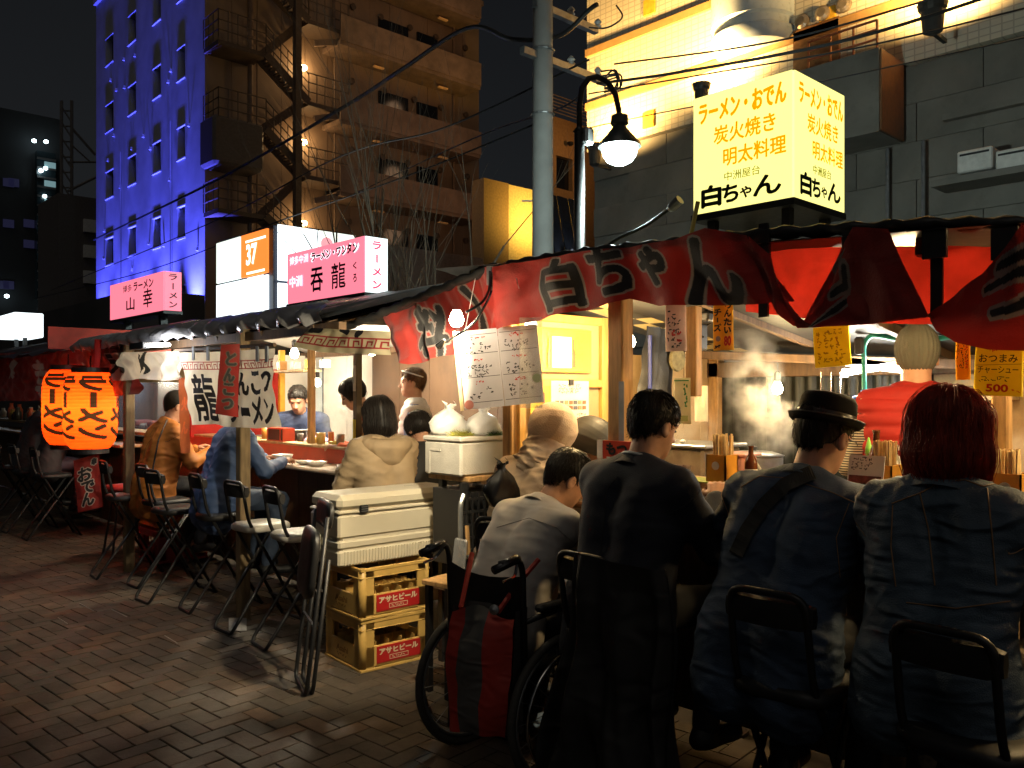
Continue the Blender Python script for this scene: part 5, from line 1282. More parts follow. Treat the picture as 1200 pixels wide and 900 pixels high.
MB().sheet([[Vector(p) + Vector((.03 * math.sin(i * 1.9), 0, .02 * math.sin(i * 2.3))) for p in ((2.47, 4.2 + i * .0785, 1.95), (2.44, 4.2 + i * .0785, 2.0), (2.5, 4.2 + i * .0785, 2.05), (2.8, 4.2 + i * .0785, 2.12))] for i in range(61)]).build('tarpaulin_edge', m_plas, r2, smooth=True)
for x, z in ((2.6, 1.93), (3.8, 2.26), (4.9, 1.98)): MB().box((x, 6.5, z), (.05, 4.6, .06)).build('purlin', M_WOODD, r2)
for k in range(7): MB().box((3.2, 4.5 + k * .68, 2.10), (1.3, .04, .05), rot=(0, R(-15), 0)).build('rafter', M_WOODD, r2)
MB().sheet([[(2.62, 4.35, 1.96), (2.62, 8.8, 1.96)], [(3.8, 4.35, 2.28), (3.8, 8.8, 2.28)], [(5.1, 4.35, 1.98), (5.1, 8.8, 1.98)]]).build('inner_lining', m_wlit, r2)
CY0 = 4.72
MB().box((3.27, 6.7, .985), (.36, 3.96, .028), ch=.01).build('counter_top', m_ctop2, st2)
MB().box((4.0, CY0 + .16, .985), (1.1, .32, .028), ch=.01).build('counter_return', m_ctop2, st2)
MB().box((3.44, 6.75, 1.055), (.03, 3.7, .11)).build('red_riser', m_redl, st2); MB().box((4.1, CY0 + .33, 1.055), (1.3, .03, .11)).build('red_riser', m_redl, st2)
MB().box((3.56, 6.75, 1.12), (.26, 3.75, .024), ch=.005).build('upper_ledge', M_PLY, st2); MB().box((4.1, CY0 + .44, 1.121), (1.2, .22, .024), ch=.005).build('upper_ledge', M_PLY, st2)
for k in range(12): MB().box((3.36 + .004 * (k % 2), CY0 + .2 + k * .33, .5), (.02, .325, .94)).build('counter_panel', M_WOODD, st2)
for k in range(4): MB().box((3.55 + k * .33, CY0 + .14, .5), (.325, .02, .94)).build('counter_panel', M_WOODD, st2)
m_brd = mat('smoked brown board', (.13, .075, .04), .6, var=.35, scale=3, stretch=(1, 1, .3), dirt=.4)
q = onX(419, 460, 3.42)
cp = MB().box((3.42, q.y, 1.48), (.05, .05, 1.02), ch=.004).build('corner_post', mat('dark post', (.12, .085, .05), .6), st2)
for z0, z1, m in ((1.56, 1.75, M_PAPER), (1.85, 1.93, M_PAPER), (1.15, 1.35, mat('yellow tape', (.75, .55, .03), .5))): MB().box((3.392, q.y, (z0 + z1) / 2), (.004, .035, z1 - z0)).build('paper_strip', m, cp)
for k in range(8): MB().box((5.05, 4.8 + k * .5, 1.0), (.03, .495, 1.95)).build('back_board', m_wlit if k > 5 else m_brd, st2)
MB().box((4.6, 8.7, 1.0), (1.0, .03, 1.95)).build('end_board', m_wlit, st2)
q = onX(365, 470, 3.5); MB().box((3.5, q.y, 1.5), (.05, .05, 1.0), ch=.004).build('inner_post', M_WOOD, st2)
q = onX(330, 460, 4.3); MB().box((4.3, q.y, 1.45), (.06, .05, 1.1), ch=.004).build('inner_post', mat('orange post', (.75, .38, .04), .5), st2)
q0, q1 = onX(322, 436, 4.1), onX(366, 434, 4.1); shf = MB().box((4.1, (q0.y + q1.y) / 2, q0.z), (.2, q0.y - q1.y, .02)).build('shelf', M_PLY, st2)
for k in range(4): MB().box((4.1, q0.y - .15 - k * .28, q0.z + .06), (.08, .09, .1 - .02 * (k % 2)), ch=.01).build('jar', mat('jar %d' % k, [(.5, .25, .08), (.7, .68, .6), (.75, .55, .1), (.6, .6, .62)][k], .4), shf)
# lamps of the second stall
for k, (px, py, X, w, lab) in enumerate(((345, 415, 3.6, 250, 'bare bulb glaring above the second stall counter'), (436, 412, 4.2, 240, 'bare bulb above the end counter of the second stall'), (372, 449, 4.7, 14, 'small round lamp on the white kitchen wall of the second stall'), (240, 420, 3.7, 130, 'bare bulb behind the white curtain'))):
    bulb('stall_bulb', lab, onX(px, py, X), w, col=(1, .86, .62), r=.04)
ft = thing('eave_tube', 'short fluorescent tube under the eave above the crumpled banner', 'lamp', onX(185, 405, 2.36))
a, b = onX(172, 404.5, 2.36), onX(198, 404, 2.36)
MB().tube([a, b], .014, 8).build('tube', mat('fluorescent glow', (1, 1, 1)), ft); MB().box(a + Vector((0, .16, 0)), (.05, .3, .05)).build('holder', M_BLACKP, ft)
point_light('eave_tube_light', (a + b) / 2 + Vector((-.03, 0, -.04)), 7, (.9, .92, 1), .04, ft)
# ------------- counter things of the second stall
def dish(name, label, p, r, h, m, food=None, cat='bowl', n=18):
    t = thing(name, label, cat, p, local=True)
    MB().lathe([(0, 0), (r * .5, 0), (r * .85, h * .5), (r, h), (r * .96, h), (r * .8, h * .55), (0, h * .25)], n=n).build('vessel', m, t, smooth=True, world=False)
    if food:
        mb = MB(); r_ = random.Random(len(label))
        for k in range(6): mb.lathe([(0, 0), (r * .3, .01), (r * .26, h * .5), (0, h * .7)], (r_.uniform(-.4, .4) * r, r_.uniform(-.4, .4) * r, h * .35), 8)
        mb.build('food', food, t, smooth=True, world=False, kind='stuff')
    return t
m_por = mat('white porcelain', (.78, .76, .70), .25, var=.04)
m_fry = mat('fried food', (.62, .32, .05), .6, var=.3, scale=40)
dish('food_bowl', 'white bowl on the second stall counter nearest the blue-shirted customer', at(331, 3.22, .999), .085, .06, m_por)
dish('food_plate', 'small plate with fried food left of the white bowl', at(320, 3.27, .999), .06, .03, m_por, m_fry, 'plate')
dish('food_plate', 'plate of fried food in the middle of the second stall counter', at(357, 3.22, .999), .07, .03, m_por, m_fry, 'plate')
dish('food_plate', 'plate of fried food nearest the counter corner of the second stall', at(371, 3.22, .999), .08, .035, m_por, m_fry, 'plate')
sp = thing('plate_stack', 'stack of white plates on the upper ledge of the second stall', 'plates', at(347, 3.62, 1.132), local=True)
for k in range(7): MB().lathe([(0, 0), (.07, 0), (.115, .016), (.11, .016), (0, .008)], (0, 0, k * .013), 24).build('plate', m_por, sp, world=False)
rb2 = thing('red_display_box', 'red framed dark display box on the second stall ledge', 'display box', at(329, 3.5, 1.132))
p = at(329, 3.5, 1.132); MB().box(p + Vector((0, 0, .055)), (.1, .26, .1)).build('dark_front', M_BLACKP, rb2)
for dz in (.003, .107): MB().box(p + Vector((0, 0, dz)), (.112, .29, .012)).build('frame_bar', m_redl, rb2)
for dy in (-.14, .14, -.09): MB().box(p + Vector((0, dy, .055)), (.112, .012, .094)).build('frame_bar', m_redl, rb2)
for k, (px, col, r, h, lab) in enumerate(((311, (.6, .25, .05), .035, .11, 'orange cup on the second stall ledge beside the blue shirt'), (352, (.1, .09, .08), .03, .07, 'small black pot on the second stall ledge'), (376, (.62, .42, .12), .04, .09, 'wooden cup on the second stall ledge'), (388, (.7, .25, .08), .025, .10, 'red capped shaker on the second stall ledge'), (399, (.6, .58, .5), .035, .09, 'clear tumbler near the counter corner post'), (366, (.78, .58, .05), .05, .04, 'yellow dish on the second stall ledge'), (394, (.78, .58, .05), .06, .03, 'yellow tray near the counter corner post'))):
    t = thing('table_cup', lab, 'cup', at(px, 3.54 + .03 * (k % 2), 1.132), local=True)
    MB().lathe([(0, 0), (r * .85, 0), (r, h), (r * .92, h), (r * .8, .006), (0, .006)], n=16).build('vessel', mat('cup %d' % k, col, .35), t, smooth=True, world=False)
pk = thing('pink_cloth', 'pink and white folded cloth on the second stall ledge', 'cloth', at(372, 3.66, 1.132), local=True)
MB().sheet([[(.1 * math.cos(i * .45) * (j / 5), .16 * math.sin(i * .45) * (j / 5), .06 - .05 * (j / 5) + .012 * math.sin(i * 2 + j)) for j in range(6)] for i in range(15)]).build('fold', mat('pink cotton', (.70, .30, .36), .7), pk, smooth=True, world=False)
chopsticks('box of chopsticks beside the second stall corner post', at(429, 3.55, 1.132), seed=8)
# ------------- curtains and flags of the second stall
m_cot = mat('unbleached cotton print', (.7, .66, .58), .8, var=.08, scale=8, attr='print', trans=.45, bump=.15, bscale=150)
CREAM, MR = (.74, .70, .62), (.30, .03, .03)
def meander(C, U, V, L, H, v0=.05, s=.075):
    k = ((U % s) / s); v = (V - v0) / (s * .62)
    m = (v > 0) & (v < 1) & ((v < .14) | ((v > .86)) | (k < .12) | ((k > .35) & (k < .47) & (v > .3)) | ((v > .3) & (v < .44) & (k > .35) & (k < .85)) | ((k > .75) & (k < .87) & (v > .3) & (v < .7)))
    C[m] = MR
xn = 2.49
def Xn(px, py): return onX(px, py, xn)
def noren_extra(C, U, V, L, H): meander(C, U, V, L, H, .07, .10)
banner('white_curtain', 'white curtain with large black characters and red border at the second stall', [Xn(211, 413), Xn(240, 413), Xn(270, 411), Xn(312, 409), Xn(319, 408)], [Xn(226, 498), Xn(250, 497), Xn(268, 500), Xn(300, 502), Xn(327, 500)], 360, 150,
       [('龍', .32, .34, .34, .34, 0), ('と', .78, .24, .13, .15, 0), ('ん', .98, .235, .15, .15, 0), ('こ', 1.17, .23, .15, .15, 0), ('つ', 1.36, .225, .13, .13, 0), ('ラ', .80, .42, .14, .16, 0), ('ー', .98, .43, .13, .05, 0), ('メ', 1.17, .42, .17, .18, 0), ('ン', 1.36, .43, .13, .16, 0)],
       .012, 11, 21, base=CREAM, m=m_cot, outline=None, extra=noren_extra, cat='curtain', bold=.009)
hk = thing('curtain_rail', 'rail with grey loops carrying the white curtain', 'rail', Xn(270, 405))
MB().tube([Xn(205, 411), Xn(322, 404)], .012, 8).build('rod', M_WOODD, hk)
for px in (228, 245, 262, 281, 303, 314): MB().box(Xn(px, 411) + Vector((-.008, 0, -.02)), (.01, .035, .10)).build('loop', mat('grey tape loop', (.2, .22, .24), .7), hk)
def mext(C, U, V, L, H): meander(C, U, V, L, H, H - .11, .12)
banner('meander_valance', 'cream valance with red key pattern at the near end of the second stall', [X2(362, 384, 2.55), X2(400, 386, 2.55), X2(455, 388, 2.55)], [X2(345, 406, 2.55), X2(380, 413, 2.55), X2(455, 416, 2.55)], 240, 60, [], .015, 12, 31, base=(.50, .46, .30), m=m_cot, outline=None, extra=mext, cat='valance',
       strokes=[([(.05, .02), (.16, .015)], .02), ([(.36, .0), (.44, .02)], .018), ([(.55, .03), (.58, .01)], .025)])
banner('crumpled_banner', 'crumpled white banner with black brush marks between the lantern and curtain', [Xn(120, 414), Xn(150, 413), Xn(185, 412), Xn(214, 412)], [Xn(126, 446), Xn(150, 446), Xn(165, 441), Xn(190, 448), Xn(212, 443)], 200, 60,
       [('メ', .98, .10, .26, .24, 0), ('ー', .45, .13, .2, .05, .3), ('ラ', .15, .1, .2, .16, 0)], .045, 14, 33, base=(.52, .48, .42), m=m_cot, outline=None, ink=(.02, .02, .018), cat='banner')
banner('red_flag', 'narrow red flag with dark brush writing hanging in front of the white curtain', [onD(259, 404, 5.2), onD(281, 403, 5.2)], [onD(252, 485, 5.2), onD(279, 489, 5.2)], 60, 160,
       [('と', .068, .09, .055, .08, 0), ('ん', .063, .19, .055, .08, 0), ('こ', .063, .28, .055, .07, 0), ('つ', .063, .37, .055, .06, 0)], .012, 30, 35, nrm=(-SA, -CA, 0), ink=(.03, .035, .03), outline=(.14, .10, .08), ow=.02, cat='flag')
banner('orange_strip', 'dark translucent orange strip hanging in front of the orange jacket', [onD(209, 443, 6.35), onD(224, 442, 6.35)], [onD(211, 531, 6.35), onD(222, 531, 6.35)], 40, 160, [('火', .05, .2, .06, .1, 0), ('ん', .05, .38, .06, .09, 0)], .015, 40, 37, nrm=(-SA, -CA, 0), base=(.30, .08, .03), ink=(.5, .10, .03), outline=None, m=mat('thin orange cloth', (.4, .1, .03), .7, attr='print', trans=.5), cat='flag')
# lanterns
m_lan = mat('lantern paper', (.95, .35, .06), .7, attr='print', trans=.72, var=.05)
def lantern(label, p, r, h, texts, watt, seed):
    t = thing('paper_lantern', label, 'lantern', (p.x, p.y, p.z - h / 2), group='glowing ramen lanterns')
    nu, nv = 220, 150
    us = np.linspace(0, 2 * PI * r, nu); vs = np.linspace(0, h, nv); U, V = np.meshgrid(us, vs, indexing='ij')
    tt = V / h; prof = r * np.clip(1 - np.abs(2 * tt - 1) ** 5 * .38, 0, 1) + .0045 * np.abs(np.sin(V / h * PI * 22))
    an = U / r
    P = np.stack([p.x + prof * np.cos(an), p.y + prof * np.sin(an), p.z + h / 2 - V], -1)
    C = np.empty((nu, nv, 3)); C[:] = (.92, .10, .012)
    mk = np.zeros((nu, nv), bool)
    # writing runs clockwise as seen from outside: mirror u
    m2 = np.zeros((nu, nv), bool)
    for ch, a, v, w, hh in texts: raster(m2, ch, 2 * PI * r - (a % (2 * PI)) * r, v * h, w if ch != '|' else .045, hh, us, vs, 0)
    C[dilate(m2, .012, us, vs)[::-1]] = (.015, .010, .008)
    cloth('paper', P, C, m_lan, t)
    for z, rr in ((p.z + h / 2, r * .64), (p.z - h / 2, r * .64)): MB().lathe([(rr, -.03), (rr + .012, -.03), (rr + .012, .03), (rr, .03)], (p.x, p.y, z), 28).build('rim', M_BLACKP, t)
    MB().tube([(p.x, p.y, p.z + h / 2), (p.x, p.y, p.z + h / 2 + .14)], .006, 6).build('hanger', M_BLACK, t)
    point_light('lantern_light', p, watt, (1, .58, .2), .09, t)
    return t
va = math.atan2(-1, -.35)   # bearing of the written face, towards the street and camera
l1 = onX(106, 481, 2.42)
lantern('round red paper lantern with black characters, the right one hanging in front', l1, .225, .72, [(c, va + .15, .16 + i * .20, .24, .12 if c != 'ー' else .13) for i, c in enumerate('ラ|メン')] + [(c, va - 1.05, .16 + i * .20, .22, .12) for i, c in enumerate('ラ|メン')] + [(c, va + 1.35, .16 + i * .20, .22, .12) for i, c in enumerate('ラ|メン')], 17, 1)
l2 = onX(80, 477, 2.42)
lantern('red paper lantern behind, the left one with black characters', l2, .225, .75, [(c, va - .55, .16 + i * .20, .24, .12) for i, c in enumerate('ラ|メン')] + [(c, va + .6, .16 + i * .2, .22, .12) for i, c in enumerate('ラ|メン')], 13, 2)
banner('oden_flag', 'small red flag with outlined black writing hanging below the lanterns', [onD(86, 540, 7.6), onD(116, 531, 7.6)], [onD(91, 601, 7.6), onD(120, 594, 7.6)], 90, 190, [('お', .10, .15, .12, .12, 0), ('で', .12, .27, .11, .10, 0), ('ん', .11, .38, .11, .11, 0), ('串', .19, .06, .04, .05, 0)], .010, 24, 41, nrm=(-SA, -CA, 0), outline=(.45, .35, .30), ow=.03, cat='flag')
MB().tube([onX(115, 398, 2.42), onX(113, 430, 2.42)], .03, 10).build('red_tassel', mat('red felt', (.5, .02, .02), .8), label='short red cylinder hanging above the lanterns', cat='tassel')
# pink lightbox signs
m_pink = mat('lit pink acrylic', (.95, .25, .36), emit=(1, .22, .30), es=.95, var=.12, scale=1.2)
m_pinkw = mat('lit white acrylic', (.9, .97, .97), emit=(.88, 1, 1), es=1.15, var=.03)
m_nav = mat('lettering navy', (.015, .015, .06), .5, var=0)
m_wl = mat('lit white outline', (1, 1, 1), emit=(1, .92, .95), es=1.3, var=0)
m_redlit = mat('lit red lettering', (.9, .04, .12), emit=(1, .03, .12), es=.8, var=0)
sX, sY = 3.8, 5.8; z0, z1 = 2.37, 2.83
LY = onX(338, 320, sX).y - sY; LX = onY(453, 320, sY).x - sX
s2 = lightbox('pink_lightbox', 'pink lightbox sign with large characters on the second stall roof', (sX, sY), LY, LX, z0, z1, m_pink, m_pinkw)
def sputs(t, o, ux, W, H, zt, s_, u, v, w, h, m, wt, off=.016, out=None):
    c = o + ux * ((u - .5) * W) + UZ * (zt - v * H)
    if out is not None: lettering('lettering_outline', s_, c, ux, UZ, w * W * 1.06, h * H * 1.08, out, t, wt + .05, off - .003)
    lettering('lettering', s_, c, ux, UZ, w * W, h * H, m, t, wt, off)
o = Vector((sX, sY + LY / 2, 0)); H = z1 - z0
sputs(s2, o, UX, LY, H, z1, '博多中洲', .17, .16, .26, .17, m_wl, .006); sputs(s2, o, UX, LY, H, z1, 'ラーメン・ワンタン', .64, .17, .58, .19, m_nav, .05, out=m_wl)
sputs(s2, o, UX, LY, H, z1, '吞', .42, .62, .17, .46, m_nav, .02); sputs(s2, o, UX, LY, H, z1, '龍', .70, .62, .18, .48, m_nav, .008)
sputs(s2, o, UX, LY, H, z1, '中洲', .13, .58, .18, .22, m_wl, .01); sputs(s2, o, UX, LY, H, z1, 'く', .90, .5, .045, .13, m_nav, .03); sputs(s2, o, UX, LY, H, z1, 'ろ', .90, .72, .045, .15, m_nav, .03)
oy = Vector((sX + LX / 2, sY, 0))
for k, c in enumerate(('ラ', '|', 'メ', 'ン')): sputs(s2, oy, EXX, LX, H, z1, c, .5, .15 + k * .235, .42 if c != '|' else .08, .15, m_redlit, .04)
for dy in (.3, LY - .35): MB().box((sX + LX / 2, sY + dy, (z0 + 2.3) / 2 - .02), (.07, .07, z0 - 2.28)).build('leg', M_GALV, s2)
tX, tY = 3.8, 10.1; z0, z1 = 2.53, 3.0
LY = onX(130, 340, tX).y - tY; LX = onY(212, 340, tY).x - tX
s3 = lightbox('pink_lightbox', 'farther pink lightbox sign with thin black characters on the third stall', (tX, tY), LY, LX, z0, z1, m_pink, m_pink)
o = Vector((tX, tY + LY / 2, 0)); H = z1 - z0
sputs(s3, o, UX, LY, H, z1, '博多', .36, .22, .17, .2, m_nav, .005); sputs(s3, o, UX, LY, H, z1, 'ラーメン', .66, .22, .36, .24, m_nav, .03)
sputs(s3, o, UX, LY, H, z1, '山', .42, .66, .16, .36, m_nav, .02); sputs(s3, o, UX, LY, H, z1, '幸', .74, .6, .17, .5, m_nav, .012)
oy = Vector((tX + LX / 2, tY, 0))
for k, c in enumerate(('ラ', '|', 'メ', 'ン')): sputs(s3, oy, EXX, LX, H, z1, c, .5, .14 + k * .235, .5 if c != '|' else .08, .16, m_nav, .03)
for dy in (.3, LY - .35): MB().box((tX + LX / 2, tY + dy, z0 - .2), (.08, .08, .38)).build('leg', M_BLACK, s3)
# third stall
st3 = thing('food_stall', 'third food stall with a dark roof and red curtain at far left', 'food stall', (3.4, 11.5, 0))
ridge_roof(st3, 9.1, 17, 2.35, 1.95, 3.8, 2.36, 5.2, 2.0, m_dark)
for y in (12.4, 15.5): MB().box((2.5, y, 1.0), (.07, .07, 2.0), ch=.005).build('post', M_WOODD, st3)
for y in (9.2, 16.8): MB().box((4.8, y, 1.0), (.07, .07, 2.0), ch=.005).build('post', M_WOODD, st3)
MB().box((3.2, 12.9, .98), (.4, 7.4, .03), ch=.008).build('counter_top', m_counter, st3); MB().box((3.45, 12.9, 1.1), (.3, 7.3, .03)).build('upper_ledge', M_PLY, st3)
for k in range(18): MB().box((3.3, 9.4 + k * .41, .5), (.02, .40, .93)).build('counter_panel', M_WOODD, st3)
for k in range(10): MB().box((5.0, 9.3 + k * .8, 1.0), (.03, .79, 1.95)).build('back_board', m_wallw, st3)
MB().box((2.9, 9.12, 2.09), (1.2, .03, .22)).build('red_fascia', mat('red fascia', (.28, .03, .02), .6), st3)
for y, w in ((10.2, 26), (13.0, 30)): bulb('third_stall_bulb', 'bare bulb inside the third stall, %s' % ('near end' if y < 11 else 'far end'), (3.9, y, 1.75), w, (1, .8, .5), .035)
banner('red_curtain', 'red curtain with pale brush characters at the third stall', [onX(-25, 415, 2.55), onX(60, 411, 2.55), onX(148, 408, 2.55)], [onX(-25, 470, 2.55), onX(30, 470, 2.55), onX(90, 467, 2.55), onX(165, 462, 2.55)], 300, 90,
       [('幸', 3.0, .33, .45, .42, 0), ('山', 4.5, .35, .4, .35, 0), ('博', 1.9, .2, .2, .2, 0), ('多', 1.9, .42, .2, .2, 0)][:3], .03, 8, 43, base=(.26, .02, .018), ink=(.42, .38, .36), outline=None, cat='curtain')
for k in range(22):
    px = rng.uniform(2, 56); X = rng.choice((3.35, 3.45, 3.55)); q = at(px, X, 1.117); h = rng.uniform(.10, .26)
    cn, col = rng.choice([('amber', (.6, .4, .1)), ('red', (.55, .12, .05)), ('white', (.6, .58, .5)), ('black', (.05, .05, .04)), ('olive', (.5, .5, .2))]); hn_ = 'short' if h < .15 else 'medium-height' if h < .2 else 'tall'
    t = thing('condiment_jar', '%s %s jar on the %s of the third stall ledge' % (hn_, cn, 'front edge' if X < 3.4 else 'middle' if X < 3.5 else 'back edge'), 'jar', q, group='jars on the third stall ledge', local=True)
    MB().lathe([(0, 0), (.05, 0), (.055, h * .6), (.03, h * .8), (.03, h), (0, h)], n=10).build('vessel', mat('jar glaze %.2f%.2f' % (col[0], col[1]), col, .35), t, smooth=True, world=False)
# screen and shelves seen between the lantern and curtain (near end of the third stall / far end of the second)
tv = thing('glass_case', 'lit glass cold case with pink trays behind the orange-jacketed customer', 'cold case', (3.9, 8.5, 0))
a = onX(150, 505, 3.9); b = onX(196, 448, 3.9)
MB().box((4.0, (a.y + b.y) / 2, a.z - .3), (.5, a.y - b.y, .55), ch=.01).build('cabinet', M_BLACKP, tv)
MB().box((3.98, (a.y + b.y) / 2, (a.z + b.z) / 2), (.4, a.y - b.y, b.z - a.z), ch=.01).build('glazed_box', mat('cool glass box', (.5, .55, .65), .1, alpha=.35, var=0), tv)
for k in range(4): MB().box((3.95, a.y - .15 - k * .25, a.z + .08 + .04 * (k % 2)), (.2, .2, .08), ch=.02).build('tray', mat('tray pink', (.6, .25, .25), .5) if k % 2 else M_WHITEP, tv)
point_light('cold_case_light', (3.7, (a.y + b.y) / 2, b.z + .1), 6, (.8, .88, 1), .06, tv)
MB().box((3.9, 8.35, 1.45), (1.0, .03, .7)).build('red_cloth_screen', mat('bright red cloth', (.55, .025, .015), .7, trans=.4), label='bright red cloth hanging between the second and third stalls', cat='cloth')
MB().box((3.0, 8.3, .6), (.5, .7, .04), ch=.01).build('low_shelf', M_PLY, label='low plank shelf between the second and third stalls', cat='shelf')
# ================================================================ CHAIRS, CRATES, WHEELCHAIR
m_seat = mat('black vinyl', (.014, .014, .015), .5, var=.25, scale=20, bump=.1, bscale=60, spec=.45)
m_seat_lit = mat('lamplit pale vinyl', (.55, .53, .48), .4, var=.12)  # lamplight on the seat top put into the pale colour
def pad(w, d, h, n=4, r=.06):
    """rounded cushion outline prism"""
    pts = []
    for cx, cy, a0 in ((w / 2 - r, d / 2 - r, 0), (-w / 2 + r, d / 2 - r, 90), (-w / 2 + r, -d / 2 + r, 180), (w / 2 - r, -d / 2 + r, 270)):
        for k in range(n + 1): a = R(a0 + 90 * k / n); pts.append((cx + r * math.cos(a), cy + r * math.sin(a)))
    vs = []; fs = []; N = len(pts); prof = [(.94, 0), (1, h * .25), (1, h * .7), (.93, h), (.6, h * 1.08)]
    for s_, z in prof: vs += [(x * s_, y * s_, z) for x, y in pts]
    for i in range(len(prof) - 1):
        for j in range(N): fs.append([i * N + j, i * N + (j + 1) % N, (i + 1) * N + (j + 1) % N, (i + 1) * N + j])
    fs.append(list(range(N))[::-1]); fs.append([(len(prof) - 1) * N + j for j in range(N)])
    return vs, fs
def make_chair(label, loc, rz, seatm=m_seat, frame=M_BLACK, sh=.66):
    t = thing('folding_chair', label, 'chair', loc, (0, 0, rz), group='folding counter chairs', local=True)
    w = .13
    fa = round_path([(.24, -w, .012), (-.155, -w * .92, sh + .06), (-.20, -w * .9, sh + .31), (-.20, w * .9, sh + .31), (-.155, w * .92, sh + .06), (.24, w, .012)], .05, 5)
    MB().tube(fa, .0115, 8).tube([(.245, -w, .012), (.245, w, .012)], .0115, 8).build('back_frame', frame, t, world=False, smooth=True)
    w2 = .118
    MB().tube(round_path([(.17, -w2, sh - .02), (-.25, -w2 * 1.02, .05), (-.27, -w2 * .9, .012), (-.27, w2 * .9, .012), (-.25, w2 * 1.02, .05), (.17, w2, sh - .02)], .05, 5), .0115, 8).build('leg_frame', frame, t, world=False, smooth=True)
    MB().tube([(.14, -w, .17), (.14, w, .17)], .009, 6).build('foot_rail', frame, t, world=False)
    v, f = pad(.33, .32, .045, r=.09); MB().add(v, f, Matrix.Translation((.0, 0, sh - .02))).build('seat', seatm, t, world=False, auto=50)
    P = []
    for i in range(9):
        y = (i / 8 - .5) * .27; cx = -.175 - .022 * (1 - (y / .135) ** 2); hz = .042 if abs(y) < .11 else .03
        P.append([(cx + .012, y, sh + .25 - hz), (cx - .010, y, sh + .25 - hz * .9), (cx - .016, y, sh + .25), (cx - .010, y, sh + .25 + hz * .9), (cx + .012, y, sh + .25 + hz), (cx + .02, y, sh + .25), (cx + .012, y, sh + .25 - hz)])
    b_ = MB().sheet(P); o = len(b_.v) - 63
    b_.f.append([o + j for j in range(6)]); b_.f.append([o + 56 + j for j in range(6)][::-1])
    b_.build('backrest', m_seat, t, world=False, auto=50)
    return t
ch0 = make_chair('empty folding chair with a lamplit pale seat beside the stacked crates', (2.62, 4.72, 0), R(-6), m_seat_lit)
ck = [(c, []) for c in children(ch0)]
def chair_at(label, x, y, rz, pale=False):
    c = copy_tree(ch0, ck, (x, y, 0), (0, 0, R(rz)), label)
    if not pale:
        for k in children(c):
            if k.name.startswith('seat'): k.data = seat_black
    return c
sb = [c for c in children(ch0) if c.name.startswith('seat')][0].data.copy(); sb.materials.clear(); sb.materials.append(m_seat); seat_black = sb
chair_at('folding chair with a lamplit pale seat behind the near timber post', 2.60, 5.22, 3, True)
chair_at('folding chair under the blue-shirted customer', 2.62, 5.86, -3)
chair_at('folding chair between the blue and orange customers', 2.5, 6.38, 5)
chair_at('folding chair under the orange-jacketed customer', 2.62, 6.92, 2)
chair_at('folding chair beside the far timber post, nearest the orange crate', 2.5, 7.45, -4)
chair_at('folding chair under the hatted customer in denim', 2.40, 1.28, 4)
chair_at('folding chair under the red-haired customer', 2.36, .76, -3)
chair_at('folding chair under the dark coat of the suited customer', 2.42, 2.0, 0)
chair_at('folding chair under the beige-hooded customer', 2.76, 2.90, 20)
chair_at('folding chair at the far left stall, nearest the lanterns', 2.55, 9.9, 0)
chair_at('folding chair at the far left stall, second from the lanterns', 2.5, 10.6, 5)
chair_at('folding chair at the far left stall, third from the lanterns', 2.5, 11.3, -4)
# folded chair leaning against the white cool box
fb = onZ(352, 806)
fc_ = thing('folded_chair', 'folded black chair standing upright against the white cool box', 'chair', (fb.x, fb.y, 0), (R(0), R(7), R(-20)), local=True)
for s_, w, hgt in ((0, .17, .92), (.035, .155, .70)):
    MB().tube(round_path([(s_, -w, hgt), (s_, -w, .05), (s_, -w * .85, .012), (s_, w * .85, .012), (s_, w, .05), (s_, w, hgt)], .05, 5), .0115, 8).build('frame', M_BLACK, fc_, world=False, smooth=True)
MB().tube([(0, -.17, .36), (0, .17, .36)], .008, 6).build('rail', M_BLACK, fc_, world=False)
v, f = pad(.36, .36, .04, r=.09); MB().add(v, f, Matrix.Translation((-.02, 0, .66)) @ Matrix.Rotation(R(-90), 4, 'Y')).build('seat', m_seat, fc_, world=False, auto=50)
v, f = pad(.14, .36, .03, r=.06); MB().add(v, f, Matrix.Translation((.03, 0, .92)) @ Matrix.Rotation(R(-90), 4, 'Y')).build('backrest', m_seat, fc_, world=False, auto=50)
MB().tube([(-.03, -.05, .45), (-.03, -.05, .47)], .006, 6).build('rivet', M_CHROME, fc_, world=False)

